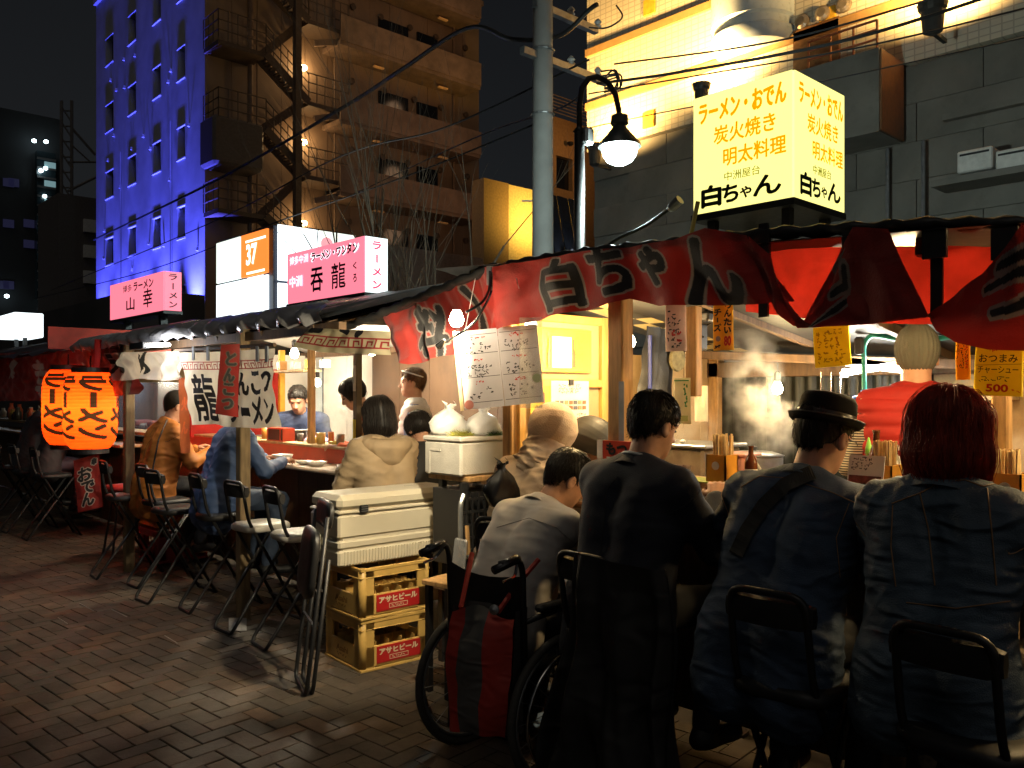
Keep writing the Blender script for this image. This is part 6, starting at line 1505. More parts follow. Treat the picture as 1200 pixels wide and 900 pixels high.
# ---------------------------------------------------------------- beer crates
m_cr = mat('yellow crate plastic', (.66, .42, .12), .42, var=.12, scale=10, spec=.45, dirt=.25)
m_crr = mat('crate red print', (.50, .02, .02), .45, var=.08)
m_crw = mat('crate cream print', (.75, .62, .42), .5, var=0)
LXc, LYc, HC = .46, .43, .287
def make_crate(label, loc, rz, m=m_cr, text=True, logo=True):
    t = thing('beer_crate', label, 'crate', loc, (0, 0, rz), group='plastic bottle crates', local=True)
    tk = .014
    def side(L, axis, sg, nm):
        mb = MB(); h1 = .135
        def bx(u, z, w, h, d=tk, o=0.0):
            off = (LYc if axis == 'x' else LXc) / 2 - tk / 2 + o
            c = (u, sg * off, z) if axis == 'x' else (sg * off, u, z)
            mb.box(c, (w, d, h) if axis == 'x' else (d, w, h), ch=.003)
        bx(0, h1 / 2 + .012, L - .03, h1 - .02)                       # lower panel
        bx(0, HC - .03, L - .03, .048)                                # upper rail
        for u in (-1, 1): bx(u * (L / 2 - .05), HC / 2, .07, HC - .02)
        return mb.build(nm, m, t, world=False)
    for sg in (-1, 1): side(LXc, 'x', sg, 'side_panel'); side(LYc, 'y', sg, 'side_panel')
    for z, hh in ((.008, .016), (HC - .010, .020), (HC - .055, .006)):
        mb = MB()
        for sg in (-1, 1):
            mb.box((0, sg * (LYc / 2 - .006), z), (LXc + .004, .018, hh), ch=.003); mb.box((sg * (LXc / 2 - .006), 0, z), (.018, LYc - .02, hh), ch=.003)
        mb.build('rim', m, t, world=False)
    for sx in (-1, 1):
        for sy in (-1, 1):
            MB().lathe([(.024, .002), (.026, HC * .5), (.024, HC - .002)], (sx * (LXc / 2 - .022), sy * (LYc / 2 - .022), 0), 14).build('corner_column', m, t, world=False, smooth=True)
    MB().box((0, 0, .012), (LXc - .03, LYc - .03, .012)).build('floor', m, t, world=False)
    for k in range(1, 5): MB().box((-LXc / 2 + .02 + k * (LXc - .04) / 5, 0, .085), (.004, LYc - .04, .14)).build('divider', m, t, world=False)
    for k in range(1, 4): MB().box((0, -LYc / 2 + .02 + k * (LYc - .04) / 4, .0852), (LXc - .04, .004, .1396)).build('divider', m, t, world=False)
    if text:
        o = Vector((.01, -LYc / 2 - .0022, .083)); MB().box(o, (.285, .004, .092)).build('red_label', m_crr, t, world=False)
        lettering('lettering', 'アサヒビール', o + Vector((0, -.002, .017)), (1, 0, 0), (0, 0, 1), .255, .038, m_crw, t, .05, .001)
        for dz in (-.012, -.034): MB().box(o + Vector((0, -.003, dz)), (.12, .001, .003)).build('label_rule', m_crw, t, world=False)
        for dx in (-.06, .06): MB().box(o + Vector((dx, -.003, -.023)), (.003, .001, .024)).build('label_rule', m_crw, t, world=False)
        scribble('small_lettering', o + Vector((0, -.003, -.023)), (1, 0, 0), (0, 0, 1), .1, .014, 1, m_crw, t, 5, .001, 1, th=.25)
        lettering('side_logo', 'Asahi', Vector((-LXc / 2 - .001, 0, .09)), (0, -1, 0), (0, 0, 1), .14, .035, mat('moulded brown', (.30, .14, .03), .5), t, .03, .002)
        scribble('side_lettering', Vector((-LXc / 2 - .001, 0, .055)), (0, -1, 0), (0, 0, 1), .14, .02, 1, mat('moulded brown', (.30, .14, .03)), t, 6, .002, 1, th=.25)
    return t
cc0 = onZ(425, 790)
crx, cry, crz = cc0.x + .225, cc0.y + .20, R(-4)
crate1 = make_crate('lower yellow beer crate standing on the paving', (crx + .01, cry, .003), crz)
kk = [(c, []) for c in children(crate1)]
copy_tree(crate1, kk, (crx, cry, .003 + HC + .002), (0, 0, crz + R(1.5)), 'upper yellow beer crate carrying the white cool box')
oc = make_crate('orange crate beside the far timber post with dark letters', (3.0, 7.75, .35), 0, mat('orange crate plastic', (.70, .24, .02), .45), text=False)
lettering('lettering', 'KI', Vector((-.01, -LYc / 2 - .001, .09)), (1, 0, 0), (0, 0, 1), .12, .05, m_crr, oc, .03, .003); lettering('lettering', 'KI', Vector((-LXc / 2 - .001, 0, .09)), (0, -1, 0), (0, 0, 1), .12, .05, m_crr, oc, .03, .003)
oc2 = make_crate('red crate under the orange crate', (3.0, 7.75, .03), 0, mat('red crate plastic', (.30, .03, .03), .45), text=False)
rs_ = thing('red_stool', 'low round stool with a red seat beside the orange crate', 'stool', (2.75, 8.35, 0), local=True)
MB().lathe([(0, .62), (.15, .62), (.165, .64), (.16, .67), (0, .68)], n=24).build('seat', mat('red vinyl', (.35, .03, .03), .4), rs_, smooth=True, world=False)
for k in range(4): a = R(45 + 90 * k); MB().tube([(.08 * math.cos(a), .08 * math.sin(a), .62), (.19 * math.cos(a), .19 * math.sin(a), .0)], .011, 7).build('leg', M_BLACK, rs_, world=False)

# ---------------------------------------------------------------- white cool box on the crates
m_cool = mat('ivory cool box plastic', (.66, .60, .46), .45, var=.05, scale=4, dirt=.12)
m_coolt = mat('ivory cool box lid', (.74, .70, .60), .38, var=.06, dirt=.1)
z0 = .003 + 2 * HC + .004
cb = thing('cool_box', 'ivory plastic cool box with two black latches on the beer crates', 'cool box', (2.457 + .41, 3.985 + .16, z0), (0, 0, R(-2)), local=True)
CL, CW, CH = .83, .33, .40
MB().box((0, 0, .15), (CL - .02, CW - .02, .295), ch=.022).build('tub', m_cool, cb, world=False)
for z, hh in ((.05, .09), (.125, .05), (.225, .13)): MB().box((0, 0, z), (CL, CW, hh), ch=.012).build('moulded_band', m_cool, cb, world=False)
for k in range(39): MB().box((-CL / 2 + .04 + k * .0196, -CW / 2 - .001, .05), (.006, .006, .075)).build('rib', m_cool, cb, world=False)
MB().box((0, 0, .305), (CL + .006, CW + .006, .022), ch=.008).build('lip', m_cool, cb, world=False)
MB().box((0, 0, .355), (CL, CW, .085), ch=.026).build('lid', m_cool, cb, world=False)
MB().box((0, 0, .3965), (CL - .07, CW - .07, .006), ch=.002).build('lid_panel', m_coolt, cb, world=False)
for dx in (-.26, .30):
    l = MB().box((dx, -CW / 2 - .008, .318), (.055, .016, .045), ch=.006).build('latch', M_BLACKP, cb, world=False)
    for k in (-.012, 0, .012): MB().box((dx, -CW / 2 - .0185, .318 + k), (.042, .006, .005)).build('latch_ridge', M_GALV, l, world=False)
MB().box((-CL / 2 - .012, .05, .12), (.02, .05, .10), ch=.008).build('side_handle', m_coolt, cb, world=False)
# ---------------------------------------------------------------- foam box, bags and greens on a dark trolley
tr = thing('trolley', 'dark trolley with a plank top and perforated black crate', 'trolley', (3.08, 3.66, 0))
MB().box((3.125, 3.65, 1.075), (.38, .36, .03), ch=.005).build('plank_top', M_WOOD, tr)
for dx in (-.17, .18):
    for dy in (-.16, .14): MB().box((3.09 + dx + (.09 if dx < 0 and dy > 0 else 0), 3.65 + dy, .53), (.035, .035, 1.06)).build('leg', M_BLACK, tr)
mbx = MB(); 
for i in range(9):
    for j in range(6):
        mbx.box((2.92 + .045 * i + .0, 3.475, .62 + .07 * j), (.012, .012, .07)); mbx.box((2.92 + .045 * i, 3.4751, .62 + .07 * j), (.045, .012, .014))
mbx.build('perforated_crate_wall', M_BLACKP, tr, kind='stuff')
MB().box((3.10, 3.65, .80), (.32, .28, .42)).build('crate_core', M_BLACKP, tr)
MB().box((3.125, 3.65, .45), (.36, .33, .03)).build('lower_shelf', M_WOODD, tr)
MB().tube(round_path([(2.90, 3.47, 1.0), (2.87, 3.46, .95), (2.87, 3.46, .72), (2.92, 3.46, .66)], .04), .014, 7).build('lever', M_GALV, tr)
fbx = thing('foam_box', 'grey-white foam box on the dark trolley', 'foam box', (3.085, 3.66, 1.09), (0, 0, R(1)), local=True)
m_foam = mat('dirty foam', (.52, .49, .43), .75, var=.12, scale=12, bump=.25, bscale=120, dirt=.25)
MB().box((0, 0, .095), (.37, .32, .19), ch=.012).build('tub', m_foam, fbx, world=False); MB().box((0, 0, .203), (.385, .335, .03), ch=.008).build('lid', m_foam, fbx, world=False)
MB().box((-.187, .06, .14), (.006, .10, .012)).box((-.187, .11, .07), (.006, .012, .13)).build('moulded_handle', m_foam, fbx, world=False)
bag('large white plastic bag on the foam box, left', (3.02, 3.74, 1.309), (.11, .08, .17), 5, m_bag); bag('crumpled white plastic bag on the foam box, right', (3.14, 3.58, 1.309), (.10, .07, .15), 9, m_bag)
def greens(label, c, r, n, col, seed):
    r_ = random.Random(seed); t = thing('herb_bunch', label, 'greens', c); mb = MB()
    for k in range(n):
        a = r_.uniform(0, 2 * PI); e = r_.uniform(.2, 1.3); d = Vector((math.cos(a) * math.cos(e), math.sin(a) * math.cos(e), math.sin(e))); p = Vector(c) + Vector((r_.uniform(-1, 1) * r * .7, r_.uniform(-1, 1) * r * .5, 0))
        s_ = d.orthogonal().normalized() * .0035; q = p + d * r * r_.uniform(.4, .8); mb.quad(p - s_, p + s_, q + s_ * .4 + Vector((0, 0, -.004)), q - s_ * .4 + Vector((0, 0, -.004)))
    mb.build('leaves', mat('leaf ' + label[:6], col, .6), t, kind='stuff')
greens('yellow-green chopped leeks in front of the bags on the foam box', (2.98, 3.58, 1.309), .07, 260, (.32, .30, .04), 1)
greens('dark green herb bunch on the right of the foam box', (3.17, 3.53, 1.309), .06, 260, (.07, .14, .03), 2)
# low plank stool and odds and ends behind the crates
ps_ = thing('plank_stool', 'low stool with a worn plank top between crates and wheelchair', 'stool', onZ(530, 760, 0))
q = onX(532, 680, 2.75); MB().box((2.75, q.y, q.z), (.26, .22, .025), rot=(0, 0, R(10)), ch=.004).build('seat', M_WOOD, ps_)
for dx in (-.1, .1):
    for dy in (-.08, .08): MB().box((2.75 + dx, q.y + dy, q.z / 2 - .006), (.03, .03, q.z - .012)).build('leg', M_BLACK, ps_)
MB().box((2.77, q.y - .02, q.z + .115), (.02, .10, .20), rot=(0, R(8), 0), ch=.008).build('clear_tray', mat('smoky plastic', (.3, .3, .3), .2, alpha=.5), label='clear plastic tray standing on the plank stool', cat='tray')
MB().tube([onX(547, 616, 2.8), onX(549, 650, 2.8)], .012, 6).build('broom_stick', M_WOOD, label='short orange stick standing behind the wheelchair handle', cat='stick')
q = onD(588, 592, 3.95)
bag('black shoulder bag hanging behind the beige-hatted customer', q, (.085, .06, .2), 11, mat('black leather', (.015, .014, .013), .45, wrinkle=.5), name='black_bag')

# ---------------------------------------------------------------- wheelchair with red bag
wc = thing('wheelchair', 'black wheelchair with push handles under the man in the pale shirt', 'wheelchair', (2.28, 2.55, 0), (0, 0, R(0)), local=True)
m_tyre = mat('grey rubber tyre', (.05, .047, .04), .7, var=.2, bump=.4, bscale=60)
for sy in (-1, 1):
    y = sy * .285; WR = .30; cx, cz = .13, WR
    T = MB().tube([(cx + (WR - .014) * math.cos(a), y, cz + (WR - .014) * math.sin(a)) for a in [i * 2 * PI / 48 for i in range(48)]], .0165, 8, closed=True).build('wheel', m_tyre, wc, smooth=True, world=False)
    MB().tube([(cx + .262 * math.cos(a), y, cz + .262 * math.sin(a)) for a in [i * 2 * PI / 40 for i in range(40)]], .008, 6, closed=True).build('rim', M_GALV, T, smooth=True, world=False)
    MB().tube([(cx + .235 * math.cos(a), y + sy * .035, cz + .235 * math.sin(a)) for a in [i * 2 * PI / 40 for i in range(40)]], .009, 6, closed=True).build('hand_rim', M_CHROME, T, smooth=True, world=False)
    MB().lathe([(.0, -.03), (.025, -.03), (.03, 0), (.025, .03), (0, .03)], (cx, y, cz), 12, Matrix.Rotation(R(90), 4, 'X')).build('hub', M_BLACK, T, world=False)
    for k in range(18): a = k * 2 * PI / 18; MB().tube([(cx + .02 * math.cos(a + .4), y, cz + .02 * math.sin(a + .4)), (cx + .262 * math.cos(a), y, cz + .262 * math.sin(a))], .0016, 4).build('spoke', M_GALV, T, world=False)
    y2 = sy * .225
    MB().tube(round_path([(-.02, y2, .20), (-.04, y2, .86), (-.06, y2, .91), (-.16, y2, .905)], .05), .0125, 8).build('back_post', M_BLACK, wc, smooth=True, world=False)
    MB().tube([(-.06, y2, .912), (-.075, y2, .912), (-.19, y2, .885)], [.014, .019, .017], 10).build('push_handle', mat('glossy grip', (.02, .018, .016), .22, spec=.7), wc, smooth=True, world=False)
    MB().tube(round_path([(-.07, y2, .895), (-.10, y2 + sy * .02, .85), (-.16, y2 + sy * .02, .84)], .02), .006, 6).build('brake_lever', M_CHROME, wc, world=False)
    MB().tube(round_path([(-.03, y2, .66), (.18, y2, .68), (.36, y2, .66), (.40, y2, .46), (.44, y2, .12), (.56, y2, .10)], .05), .0115, 8).build('side_frame', M_BLACK, wc, smooth=True, world=False)
    MB().box((.18, y2, .70), (.28, .045, .03), ch=.01).build('armrest', m_seat, wc, world=False)
    MB().lathe([(0, -.015), (.06, -.015), (.065, 0), (.06, .015), (0, .015)], (.42, y2, .066), 16, Matrix.Rotation(R(90), 4, 'X')).build('caster', m_tyre, wc, world=False)
    MB().box((.56, sy * .12, .12), (.14, .15, .012), ch=.004).build('footrest', M_BLACKP, wc, world=False)
P = [[(-.035 - .02 * math.sin(PI * j / 8) - .01 * (i / 6) , (j / 8 - .5) * .45, .44 + .40 * i / 6 - .025 * math.sin(PI * j / 8) * (i / 6)) for j in range(9)] for i in range(7)]
MB().sheet(P).build('back_sling', mat('black nylon cloth', (.012, .012, .013), .6, bump=.2), wc, smooth=True, world=False)
MB().box((.18, 0, .46), (.42, .42, .04), ch=.015).build('seat', m_seat, wc, world=False)
MB().tube([(-.05, -.2, .60), (-.05, .2, .60)], .008, 6).build('cross_bar', M_BLACK, wc, world=False)
rbg = thing('tote_bag', 'red and grey tote bag hanging from the wheelchair back', 'bag', (2.13, 2.44, .24), (0, R(6), R(22)), local=True)
m_rc = mat('red nylon', (.40, .03, .018), .6, var=.15, wrinkle=.5, wscale=9); m_gc = mat('grey nylon', (.085, .08, .075), .6, var=.15, wrinkle=.5, wscale=9)
def bagp(y0, y1, m, nm):
    P = []
    for i in range(9):
        t_ = i / 8; z = .46 * t_; row = []
        for j in range(9):
            y = (y0 + (y1 - y0) * j / 8) * .88; wd = .72 + .3 * math.sin(t_ * 2.0 + .25); puff = (.06 * math.sin(PI * min(1, .12 + t_ * .8)) + .014 * math.sin(t_ * 11 + y * 14) + .008 * math.sin(t_ * 23 - y * 40)) * math.cos(y / .17 * 1.2)
            row.append((-.03 - puff + .008 * math.sin(y * 40 + t_ * 6), y * wd, z + (.02 * math.sin(y * 22 + 1) if i == 8 else 0)))
        P.append(row)
    MB().sheet(P).build(nm, m, rbg, smooth=True, world=False)
bagp(-.16, -.03, m_rc, 'red_panel'); bagp(-.03, .09, m_gc, 'grey_panel'); bagp(.09, .155, m_rc, 'red_panel')
MB().sheet([[(.05, -.15 + .3 * j / 6, .48 * i / 6) for j in range(7)] for i in range(7)]).build('back_panel', m_gc, rbg, smooth=True, world=False)
for sy in (-1, 1): MB().sheet([[(-.03 + .08 * j / 3, sy * .135, .47 * i / 6) for j in range(4)] for i in range(7)]).build('side_panel', m_gc, rbg, smooth=True, world=False)
MB().tube(round_path([(-.03, -.06, .46), (.05, -.10, .56), (.12, -.16, .66)], .05), .011, 6).build('carry_strap', m_rc, rbg, world=False)
MB().tube(round_path([(-.03, .10, .46), (.04, .12, .54), (.12, .14, .66)], .05), .011, 6).build('carry_strap', m_rc, rbg, world=False)
MB().lathe([(0, 0), (.018, .003), (.02, .015), (0, .025)], (-.05, -.06, .475), 14, Matrix.Rotation(R(-90), 4, 'Y')).build('toggle', M_GALV, rbg, world=False)
# ================================================================ PEOPLE
from mathutils.bvhtree import BVHTree
def surface_net(F, ax):
    """iso-surface (F < 0 inside) on a rectilinear grid -> verts, quads"""
    nx, ny, nz = F.shape; S = F < 0
    c = np.zeros((nx - 1, ny - 1, nz - 1), np.int8)
    for i in (0, 1):
        for j in (0, 1):
            for k in (0, 1): c += S[i:nx - 1 + i, j:ny - 1 + j, k:nz - 1 + k]
    A = np.argwhere((c > 0) & (c < 8))
    idx = -np.ones(c.shape, int); idx[A[:, 0], A[:, 1], A[:, 2]] = np.arange(len(A))
    acc = np.zeros((len(A), 3)); cnt = np.zeros(len(A))
    cs = [(i, j, k) for i in (0, 1) for j in (0, 1) for k in (0, 1)]
    for a in range(8):
        for b in range(a + 1, 8):
            pa, pb = np.array(cs[a]), np.array(cs[b])
            if np.abs(pa - pb).sum() != 1: continue
            ia, ib = A + pa, A + pb
            fa, fb = F[ia[:, 0], ia[:, 1], ia[:, 2]], F[ib[:, 0], ib[:, 1], ib[:, 2]]
            m = (fa < 0) != (fb < 0); t = np.where(m, fa / np.where(m, fa - fb, 1), 0)
            Pa = np.stack([ax[d][ia[:, d]] for d in range(3)], 1); Pb = np.stack([ax[d][ib[:, d]] for d in range(3)], 1)
            acc[m] += (Pa + (Pb - Pa) * t[:, None])[m]; cnt[m] += 1
    V = acc / cnt[:, None]; Q = []
    for d in range(3):
        n1, n2 = (d + 1) % 3, (d + 2) % 3
        sl0 = [slice(None)] * 3; sl1 = [slice(None)] * 3; sl0[d] = slice(0, -1); sl1[d] = slice(1, None)
        ch = S[tuple(sl0)] != S[tuple(sl1)]
        E = np.argwhere(ch); E = E[(E[:, n1] > 0) & (E[:, n2] > 0)]
        E = E[(E[:, n1] < c.shape[n1]) & (E[:, n2] < c.shape[n2])]
        def cell(o1, o2):
            e = E.copy(); e[:, n1] += o1; e[:, n2] += o2; return idx[e[:, 0], e[:, 1], e[:, 2]]
        q = np.stack([cell(-1, -1), cell(0, -1), cell(0, 0), cell(-1, 0)], 1)
        fl = ~S[E[:, 0], E[:, 1], E[:, 2]]; q[fl] = q[fl][:, ::-1]
        Q.append(q)
    return V, np.concatenate(Q)
class Sdf:
    def __init__(s, k=.03): s.p = []; s.k = k
    def cone(s, a, ra, b, rb, k=None): s.p.append(('c', np.array(a, float), ra, np.array(b, float), rb, k, 1)); return s
    def chain(s, pts, k=None):
        for (a, ra), (b, rb) in zip(pts, pts[1:]): s.cone(a, ra, b, rb, k)
        return s
    def ell(s, c, r, M=None, k=None, sign=1): s.p.append(('e', np.array(c, float), np.array(r, float), np.array(M if M is not None else np.eye(3)), None, k, sign)); return s
    def mesh(s, h, planes=(), pad=.02, jag=0.0):
        lo = np.full(3, 1e9); hi = -lo
        for t, a, ra, b, rb, k, sg in s.p:
            if sg < 0: continue
            if t == 'c': lo = np.minimum(lo, np.minimum(a - ra, b - rb)); hi = np.maximum(hi, np.maximum(a + ra, b + rb))
            else: lo = np.minimum(lo, a - max(ra)); hi = np.maximum(hi, a + max(ra))
        lo -= pad; hi += pad
        ax = [np.arange(lo[d], hi[d] + h, h) for d in range(3)]
        F = np.full([len(x) for x in ax], .2)
        for t, a, ra, b, rb, k, sg in s.p:
            k = s.k if k is None else k; mg = k + 2.5 * h
            if t == 'c': l0 = np.minimum(a - ra, b - rb) - mg; h0 = np.maximum(a + ra, b + rb) + mg
            else: l0 = a - max(ra) - mg; h0 = a + max(ra) + mg
            sl = tuple(slice(max(0, np.searchsorted(ax[d], l0[d])), np.searchsorted(ax[d], h0[d], 'right')) for d in range(3))
            X, Y, Z = np.meshgrid(*[ax[d][sl[d]] for d in range(3)], indexing='ij')
            if X.size == 0: continue
            P = np.stack([X, Y, Z], -1)
            if t == 'c':
                ab = b - a; tt = np.clip(((P - a) @ ab) / max(1e-9, ab @ ab), 0, 1)
                D = np.linalg.norm(P - a - tt[..., None] * ab, axis=-1) - (ra + (rb - ra) * tt)
            else:
                q = (P - a) @ b; n_ = np.linalg.norm(q / ra, axis=-1); g = np.linalg.norm(q / ra ** 2, axis=-1)
                D = n_ * (n_ - 1) / np.maximum(g, 1e-6)
            f = F[sl]
            if sg > 0:
                hh = np.clip(.5 + .5 * (f - D) / k, 0, 1); F[sl] = f * (1 - hh) + D * hh - k * hh * (1 - hh)
            else:
                hh = np.clip(.5 - .5 * (f + D) / k, 0, 1); F[sl] = f * (1 - hh) - D * hh + k * hh * (1 - hh)
        if planes:
            X, Y, Z = np.meshgrid(*ax, indexing='ij')
            jg = jag * (np.sin(X * 190 + Z * 60) + np.sin(Y * 230 - Z * 40) + np.sin((X + Y) * 410)) if jag else 0
            for c, n_ in planes: F = np.maximum(F, jg + (X - c[0]) * n_[0] + (Y - c[1]) * n_[1] + (Z - c[2]) * n_[2])
        for d in range(3):
            sl = [slice(None)] * 3; sl[d] = 0; F[tuple(sl)] = .1; sl[d] = -1; F[tuple(sl)] = .1
        return surface_net(F, ax)
def np_mesh(name, V, Q, m, smooth=True):
    me = bpy.data.meshes.new(name)
    me.vertices.add(len(V)); me.vertices.foreach_set('co', np.asarray(V, np.float32).reshape(-1))
    me.loops.add(Q.size); me.loops.foreach_set('vertex_index', Q.reshape(-1).astype(np.int32))
    me.polygons.add(len(Q)); me.polygons.foreach_set('loop_start', (np.arange(len(Q)) * 4).astype(np.int32))
    me.polygons.foreach_set('use_smooth', [True] * len(Q)); me.update(calc_edges=True); me.validate()
    if m: me.materials.append(m)
    return me
def relax(V, Q, n=1, f=.5):
    for _ in range(n):
        acc = np.zeros_like(V); cnt = np.zeros(len(V))
        for a, b in ((0, 1), (1, 2), (2, 3), (3, 0)):
            for i, j in ((a, b), (b, a)): np.add.at(acc, Q[:, i], V[Q[:, j]]); np.add.at(cnt, Q[:, i], 1)
        V = V + f * (acc / np.maximum(cnt, 1)[:, None] - V)
    return V
def vnormals(V, Q):
    n = np.cross(V[Q[:, 2]] - V[Q[:, 0]], V[Q[:, 3]] - V[Q[:, 1]]); o = np.zeros_like(V)
    for i in range(4): np.add.at(o, Q[:, i], n)
    return o / np.maximum(np.linalg.norm(o, axis=1), 1e-12)[:, None]
def folds(V, Q, axis, amp, freq=38, seed=1, ridged=True):
    """cloth creases running across `axis`"""
    g = np.random.RandomState(seed); axis = np.array(axis, float); N = vnormals(V, Q)
    warp = sum(np.sin(V @ (g.normal(size=3) * 9) + g.uniform(0, 6)) for _ in range(4)) * .55
    big = sum(np.sin(V @ (g.normal(size=3) * 6) + g.uniform(0, 6)) for _ in range(4)) / 4
    w = np.zeros(len(V))
    for f_, a_ in ((1, 1), (1.9, .5), (3.1, .22)):
        d = axis + g.normal(size=3) * .35; d /= np.linalg.norm(d)
        s_ = np.sin(V @ d * freq * f_ + warp * 2.2 + g.uniform(0, 6)); w += a_ * ((1 - np.abs(s_)) ** 1.5 - .4 if ridged else s_ * .5)
    return V + N * (amp * w * (.35 + .65 * np.clip(.5 + big, 0, 1)))[:, None]
m_skin = mat('skin', (.50, .27, .17), .5, var=.12, scale=30, spec=.4)
m_skinl = mat('pale skin', (.60, .36, .25), .5, var=.08, scale=30, spec=.4)
def hair_mat(name, col, rough=.5): return mat(name, col, rough, var=.45, scale=60, spec=.3, stretch=(1, 1, .2))
H_BLK = hair_mat('black hair', (.012, .009, .007)); H_RED = hair_mat('auburn hair', (.30, .036, .018), .42); H_BRN = hair_mat('brown hair', (.09, .045, .02))
def rotM(yaw=0, pitch=0, roll=0):
    """columns: forward, left, up; pitch leans forward"""
    return np.array(Matrix.Rotation(yaw, 3, 'Z') @ Matrix.Rotation(pitch, 3, 'Y') @ Matrix.Rotation(roll, 3, 'X'))
def ik(a, c, l1, l2, hint):
    d = c - a; L = np.linalg.norm(d); L2 = min(L, (l1 + l2) * .995)
    if L > L2: c = a + d / L * L2; L = L2; d = c - a
    u = d / max(L, 1e-6); x = (l1 * l1 - l2 * l2 + L * L) / (2 * L); hh = math.sqrt(max(1e-6, l1 * l1 - x * x))
    p = hint - u * (hint @ u); p /= max(1e-6, np.linalg.norm(p))
    return a + u * x + p * hh, c
def strands(mesh, m, n, length, steps, crown, seed, parent, name='hair_strands', lift=.003, r=.0014, stick=False, down=1.0, zmin=None):
    r_ = random.Random(seed); bv = BVHTree.FromPolygons([v.co for v in mesh.vertices], [tuple(p.vertices) for p in mesh.polygons]) if stick else None
    vs = mesh.vertices; mb = MB(); crown = Vector(crown)
    for _ in range(n):
        v = vs[r_.randrange(len(vs))]; p = v.co.copy(); nn = v.normal.copy(); pts = [p]
        L = length * r_.uniform(.6, 1.15); jit = r_.uniform(.0005, .004) if r_.random() < .93 else r_.uniform(.006, .014)
        for k in range(steps):
            d = Vector((0, 0, -down)) + (p - crown).normalized() * .8 + Vector((r_.uniform(-.25, .25), r_.uniform(-.25, .25), r_.uniform(-.1, .1)))
            t = d - nn * d.dot(nn)
            if t.length < 1e-4: t = nn.orthogonal()
            p = p + t.normalized() * L / steps + nn * (lift if not stick else 0)
            if stick:
                q = bv.find_nearest(p)
                if q[0] is not None: nn = q[1]; p = q[0] + nn * (jit + r_.uniform(0, .0012))
                if zmin is not None and p.z < zmin: break
            pts.append(p)
        if len(pts) > 1: mb.tube(pts, [r * (1 - .6 * i / len(pts)) for i in range(len(pts))], 3, cap=False)
    return mb.build(name, m, parent, smooth=True, kind='stuff')
def person(label, loc, heading, hip, lean=15, roll=0, head=(0, 0, 0), s=1.0, stand=False, skin=m_skin, hair=H_BLK, style='short', top=None, bottom=None, hands=None, hi=False, shw=.185,
           sleeve=True, collar=.0, fold=.006, vest=None, shoes=None, fat=1.0, hem=.10, strand=0, freq=38, foot=.25, knee=.40, base=0.0, elbow=.5, thread=None):
    t = thing('person', label, 'person', (loc[0], loc[1], base)); T = {}
    hd = R(heading); Rb = rotM(hd); O = np.array((loc[0], loc[1], 0.0))
    w = lambda x, y, z: O + Rb @ np.array((x, y, 0.0)) + np.array((0, 0, z))
    R1 = rotM(hd, R(lean * .75), R(roll)); R2 = rotM(hd, R(lean * 1.2), R(roll * 1.3))
    P = w(0, 0, hip); C = P + R1 @ np.array((0, 0, .28 * s)); N = C + R2 @ np.array((0, 0, .235 * s))
    Rh = rotM(hd + R(head[1]), R(lean * .6 + head[0]), R(head[2])); Hc = N + Rh @ np.array((.025, 0, .165 * s))
    S = {sg: N + R2 @ np.array((-.005, sg * shw * s, -.07 * s)) for sg in (-1, 1)}
    A = {}
    hands = hands or {}
    for sg in (-1, 1):
        tgt = hands.get(sg, (.36, sg * .16, hip + .33)); tgt = w(*tgt)
        hint = Rb @ np.array((-.35, sg * elbow, 0)) + np.array((0, 0, -1.0)); E, Hn = ik(S[sg], tgt, .285 * s, .25 * s, hint); A[sg] = (E, Hn)
    J = {}
    for sg in (-1, 1):
        hp = P + Rb @ np.array((0, sg * .09 * s, -.01))
        if stand: kn = hp + Rb @ np.array((.03, sg * .01, -.42 * s)) ; an = hp + Rb @ np.array((-.01, sg * .01, -.82 * s)); an[2] = max(an[2], base + .07)
        else:
            kn = hp + Rb @ np.array((knee * s, sg * .05, -.03)); an = np.array(kn) + Rb @ np.array((-.08, 0, 0)); an[2] = foot + .02
        J[sg] = (hp, kn, an)
    f_ = fat
    def torso(sd, e, lo=None):
        for sg in (-1, 1):
            l = lambda Bm, c, y, x=0, z=0: c + Bm @ np.array((x, sg * y, z))
            sd.chain([(l(R1, P, .085 * s, -.01), (.108 * f_ + e) * s), (l(R1, P, .075 * s, 0, .14 * s), (.098 * f_ + e) * s), (l(R1, C, .085 * s, .01), (.102 * f_ + e) * s), (l(R2, C, .095 * s, 0, .12 * s), (.092 * f_ + e) * s), (l(R2, N, .06 * s, -.005, -.05 * s), (.062 + e) * s)], .05)
            sd.cone(N + R2 @ np.array((0, 0, -.045 * s)), (.058 + e) * s, S[sg], (.056 + e) * s, .05)
            if lo: sd.cone(l(R1, P, .09 * s, -.015), (.112 * f_ + e) * s, l(rotM(hd, R(lean * .3)), P, .10 * s, -.02, -lo), (.118 * f_ + e) * s, .05)
        return sd
    def arms(sd, e, full=True):
        for sg in (-1, 1):
            E, Hn = A[sg]; q = E + (Hn - E) * .93
            sd.cone(S[sg], (.056 + e) * s, S[sg] + (E - S[sg]) * .5, (.050 + e) * s, .04).cone(S[sg] + (E - S[sg]) * .5, (.050 + e) * s, E, (.043 + e) * s, .03)
            if full: sd.cone(E, (.043 + e) * s, q, (.034 + e) * s, .03)
        return sd
    def legs(sd, e, lo=0.0):
        sd.cone(P + np.array((0, 0, -.01)) + Rb @ np.array((0, -.07 * s, 0)), (.105 * f_ + e) * s, P + Rb @ np.array((0, .07 * s, 0)), (.105 * f_ + e) * s)
        for sg in (-1, 1):
            hp, kn, an = J[sg]; sd.cone(hp, (.085 + e) * s, kn, (.06 + e) * s, .04).cone(kn, (.06 + e) * s, an + np.array((0, 0, lo)), (.043 + e) * s, .03)
        return sd
